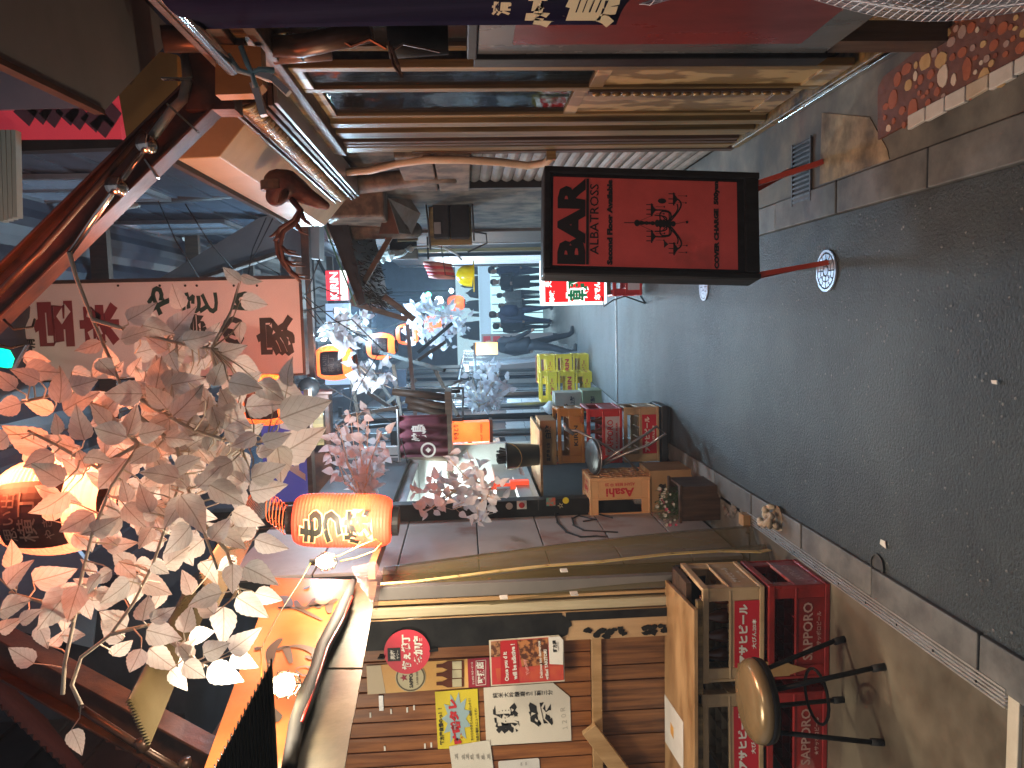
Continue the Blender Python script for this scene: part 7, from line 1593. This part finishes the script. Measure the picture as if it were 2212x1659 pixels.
# horizontal pipes & cables overhead
o = thing('overhead_pipes', 'bundle of pale pipes running across the dark gap over the lane', 'pipes', tuple(PY(200,350,6)))
for (A_,B_,r_,m_) in (((-40,345),(215,352),.05,copper),((-40,380),(420,385),.06,MATS['grey_pipe']),((-40,362),(200,362),.02,MATS['hose_pale']),((180,430),(500,415),.05,darkm),((60,470),(300,440),.03,MATS['grey_pipe'])):
    b=MB(); b.tube([PY(*A_,6.2),PY((A_[0]+B_[0])/2,(A_[1]+B_[1])/2+6,6.2),PY(*B_,6.2)],r_,9); b.build('pipe',m_,o,smooth=True)
b=MB(); b.bar(PY(250,380,6.3),V((1.0,6.3,PY(250,380,6.3).z)),.08,.08); b.build('bracket',blackp,o)
o = thing('overhead_cables', 'tangle of thin black cables sagging above the white signboard', 'cables', tuple(PY(560,560,6)))
random.seed(4)
for pts in ([(575,470),(545,540),(535,600),(560,700),(700,660)],[(590,470),(545,560),(600,590),(690,700)],[(340,430),(380,520),(430,600)],[(400,440),(450,520),(520,600)],[(620,560),(650,640),(690,620),(740,640)],[(690,560),(660,640),(720,690),(800,740)],[(640,620),(700,700),(760,690),(830,760)],[(560,640),(440,800),(400,900)],[(820,760),(760,860),(740,960),(860,1000)],[(700,830),(860,920),(880,1000)]):
    b=MB(); b.tube([PY(x_,y_,5.9+.3*math.sin(i*2+x_)) for i,(x_,y_) in enumerate(pts)],.005,4); b.build('cable',rubber,o,smooth=True)
o = thing('skylight_frame', 'pale blue lit skylight strip in the roof gap beyond the right beam', 'skylight', tuple(PY(430,465,9)))
b=MB(); b.poly([PY(380,470,9),PY(460,460,9),PY(480,500,9),PY(395,520,9)],(0,.05,0)); b.poly([PY(378,455,9.1),PY(440,452,9.1),PY(440,462,9.1),PY(380,466,9.1)],(0,.05,0)); b.build('pane',mat('skylight',(.35,.45,.5),rough=.4,emit=(.5,.7,.8),es=.35),o); b=MB(); b.bar(PY(430,450,9.1),V((1.0,9.1,PY(430,450,9).z)),.05,.05); b.build('bracket',blackp,o)
o = thing('timber_scaffold', 'jumble of dark timbers and battens in the gap above the left stalls', 'timber', tuple(PY(830,900,7.5)))
random.seed(13)
for (A_,B_) in (((770,830),(880,905)),((800,900),(900,820)),((740,900),(860,880)),((850,790),(870,930)),((820,760),(960,800)),((880,700),(900,930)),((700,930),(1000,905)),((860,840),(990,845)),((760,820),(780,930)),((940,800),(990,900)),((900,780),(960,740)),((905,760),(975,700))):
    b=MB(); b.bar(PY(*A_,7.6+random.uniform(-.3,.8)),PY(*B_,7.6+random.uniform(-.3,.8)),.035,.05,side=(0,1,0)); b.build('timber',random.choice([wood_d,blackp,greym]),o)
b=MB(); b.bar(PY(850,930,7.8),V((-1.4,7.8,PY(850,930,7.8).z)),.06,.06); b.build('bracket',blackp,o)
# lit blue haze-like shopfront at middle left
o = thing('blue_lit_front', 'blue white lit shop windows and air vents in the middle left above the stalls', 'shop front', (-1.3,10,2.2))
for (x0,y0,x1,y1,Y_,m_) in ((700,830,760,770,12,'w'),(740,930,760,840,10,'v'),(830,880,880,800,10.5,'v'),(705,655,755,700,14,'w'),(760,640,800,700,16,'d')):
    a_=PY(x1,y0,Y_); c_=PY(x0,y1,Y_); b=MB(); b.box((min(a_.x,c_.x),Y_,min(a_.z,c_.z)),(max(a_.x,c_.x),Y_+.1,max(a_.z,c_.z))); b.build('window' if m_=='w' else 'vent_panel',{'w':mat('bluewin',(.3,.4,.55),rough=.4,emit=(.45,.65,1),es=.5),'v':bluegrey,'d':darkm}[m_],o)
b=MB(); b.bar(PY(735,880,10.3),V((-1.36,10.3,PY(735,880,10.3).z)),.05,.05); b.build('bracket',blackp,o)

# ================================================================== PEOPLE
skin = mat('skin', (.42,.26,.19), rough=.5)
def person(label, x, Y, h, face, top, legs, hair, pose='stand', bag=None, scarf=None, coat_len=.48):
    """face: heading angle in degrees (0 = towards -Y, the camera)"""
    z0=gz(Y)+.002; root=thing('person',label,'person',(x,Y,z0)); s=h/1.7
    Mf=Matrix.Rotation(R(face),3,'Z')
    def L(a,b_,c_): return V((x,Y,z0)) + Mf @ (V((a,b_,c_))*s)
    st=.16 if pose=='walk' else .03
    chains=[[(L(0,0,.95),.14*s),(L(0,.0,1.12),.135*s),(L(0,-.01,1.32),.16*s),(L(0,0,1.44),.09*s),(L(0,-.01,1.50),.055*s),(L(0,-.02,1.57),.075*s),(L(0,-.015,1.64),.078*s)]]
    for sg_ in (-1,1):
        chains.append([(L(0,0,.95),.14*s),(L(sg_*.10,-sg_*st*.3,.82),.095*s),(L(sg_*.10,-sg_*st*.8-.02,.47),.065*s),(L(sg_*.10,-sg_*st*1.4+.0,.10),.045*s),(L(sg_*.10,-sg_*st*1.4-.05,.04),.045*s),(L(sg_*.105,-sg_*st*1.4-.15,.03),.035*s)])
        if pose=='fold': arm=[(L(sg_*.19,0,1.38),.06*s),(L(sg_*.24,-.05,1.12),.05*s),(L(sg_*.08,-.22,1.13),.038*s),(L(sg_*-.01,-.26,1.15),.03*s)]
        else: arm=[(L(sg_*.19,0,1.38),.06*s),(L(sg_*.24,.02+sg_*st*.3,1.12),.05*s),(L(sg_*.24,-.05+sg_*st*.6,.90),.036*s),(L(sg_*.235,-.08+sg_*st*.7,.80),.03*s)]
        chains.append([(L(0,-.01,1.32),.16*s)]+arm)
    body=sk('body',chains,top,root,2,remesh=.014)
    me=body.data; me.materials.append(legs); me.materials.append(skin); me.materials.append(rubber)
    off=wl(root)
    for p_ in me.polygons:
        c_=(Mf.transposed() @ (p_.center+off-V((x,Y,z0))))/s
        if c_.z>1.49: p_.material_index=2
        elif c_.z<.075: p_.material_index=3
        elif c_.z<.86 and abs(c_.x)<.2: p_.material_index=1
        elif c_.z<.84 and abs(c_.x)>=.2: p_.material_index=2
        if pose=='fold' and c_.y<-.2 and 1.05<c_.z<1.2 and abs(c_.x)<.05: p_.material_index=2
    b=MB(); b.lathe([(0,.115),(.06,.10),(.088,.06),(.095,.0),(.085,-.05),(.06,-.085)],(0,0,0),14); b.v=[L(v_.x,v_.y*1.12+.022+(.015 if v_.y>0 else 0),1.635+v_.z+(.05 if v_.y<-.03 and v_.z<.03 else 0)) for v_ in b.v]; b.build('hair',hair,root,smooth=True)
    # simple face relief: nose, brow shadows, mouth
    b=MB(); b.lathe([(0,-.018),(.011,-.008),(.006,.02),(0,.026)],(0,0,0),6); b.v=[L(v_.x,v_.y-.098,1.600+v_.z) for v_ in b.v]; b.build('nose',skin,root)
    for sg_ in (-1,1):
        b=MB(); b.cbox(L(sg_*.03,-.093,1.625),(.018*s,.004,.008*s),Mf); b.build('eye',rubber,root); b=MB(); b.lathe([(0,-.02),(.012,0),(0,.02)],L(sg_*.085,.0,1.61),6); b.build('ear',skin,root)
    b=MB(); b.cbox(L(0,-.088,1.565),(.035*s,.004,.006*s),Mf); b.build('mouth',redp,root)
    # coat skirt
    b=MB(); b.lathe([(.15,1.44-1.44+1.40),(.19,1.25),(.175,1.08),(.19,.95),(.20,coat_len+.38)],(0,0,0),18,squash=.72); b.v=[L(v_.x,v_.y,v_.z) for v_ in b.v]; o_=b.build('coat',top,root,smooth=True); o_.modifiers.new('s','SOLIDIFY').thickness=.012
    b=MB(); b.tube([L(.07*math.cos(t),.06*math.sin(t)-.01,1.475+.01*math.sin(2*t)) for t in [k*.5236 for k in range(13)]],.022*s,6); b.build('collar',scarf or top,root,smooth=True)
    return root
navyc=mat('navy_jacket',(.02,.035,.10),(.03,.05,.13),rough=.7,scale=12); blk=mat('black_coat',(.006,.007,.010),(.014,.014,.018),rough=.75,scale=9); jean=mat('jeans',(.04,.06,.12),(.06,.085,.16),rough=.8,scale=20); hairm=mat('hair_dark',(.012,.009,.007),rough=.5); brownh=mat('hair_brown',(.06,.03,.015),rough=.5); stripe=mat('striped_scarf',(.5,.5,.5),(.05,.05,.05),rough=.8,scale=40,contrast=(.48,.52)); grc=mat('grey_coat',(.2,.23,.24),(.26,.29,.3),rough=.7,scale=9)
def gx(y,Y): return (685-y)/1660*Y
person('person in a navy jacket and jeans, in profile, rightmost at the far end',gx(588,22.5),22.5,1.72,-62,navyc,jean,hairm)
person('person in a long black coat with pale shirt facing the lane, beside the navy jacket',gx(612,22.3),22.3,1.66,-12,blk,blk,brownh,pose='fold',scarf=whitep,coat_len=.2)
person('person in a grey coat farther behind, before the lit shop',gx(640,25.4),25.4,1.55,160,grc,bluegrey,hairm)
person('person with a bulky backpack and striped scarf walking away',gx(682,20.8),20.8,1.68,205,jean,navyc,brownh,pose='walk',scarf=stripe)
person('small distant person between the walker and the black coat',gx(662,25.0),25.0,1.5,30,grc,blk,hairm)
person('person in a dark coat at the left, behind the clear vinyl curtain',gx(748,13.4),13.4,1.62,115,blk,blk,hairm,pose='walk')
person('slim person in black at the very right of the lit crossing',gx(574,23.5),23.5,1.7,-80,blk,jean,hairm)
person('person in black seen between the walker and the pale notice board',gx(705,22.0),22.0,1.62,150,blk,blk,hairm)
# backpack on the walker
wx=gx(682,20.8); o=thing('backpack','puffy dark backpack worn by the walking person','backpack',(wx,20.8,0)); b=MB(); c_=V((wx+.10,20.55,gz(20.8)+1.18)); b.lathe([(0,-.24),(.14,-.2),(.17,-.05),(.16,.12),(.1,.22),(0,.25)],c_,14,squash=.7); b.v=[v_+V((random.uniform(-.012,.012),random.uniform(-.012,.012),random.uniform(-.012,.012))) for v_ in b.v]; b.build('bag',navyc,o,smooth=True)

o = thing('green_lamp', 'green glowing sign lamp cut by the top picture edge behind the signboard', 'lamp', tuple(PY(5,775,5.2)))
b = MB(); b.poly([PY(-20,750,5.2),PY(12,757,5.2),PY(22,775,5.2),PY(16,795,5.2),PY(-20,790,5.2)],(0,.05,0)); b.build('glass', mat('green_glow',(0,.6,.35),emit=(0,1,.55),es=1.1), o); b = MB(); b.tube([PY(0,775,5.27),PY(-60,775,5.3)],.015,6); b.build('hanger', rubber, o)
# ================================================================== night haze in the lane
b = MB(); b.box((-6,-3,-3.4),(9,40,7.2)); hz = b.build('haze', None); hz.data.materials.clear()
hm = bpy.data.materials.new('haze'); hm.use_nodes = True; hn = hm.node_tree; hn.nodes.remove(hn.nodes['Principled BSDF'])
pv = hn.nodes.new('ShaderNodeVolumePrincipled'); pv.inputs['Density'].default_value = .007; pv.inputs['Color'].default_value = (.65,.82,1,1)
hn.links.new(pv.outputs[0], hn.nodes['Material Output'].inputs['Volume']); hz.data.materials.append(hm); hz['kind'] = 'stuff'; hz['label'] = 'thin bluish smoke haze hanging in the lane'; hz['category'] = 'haze'
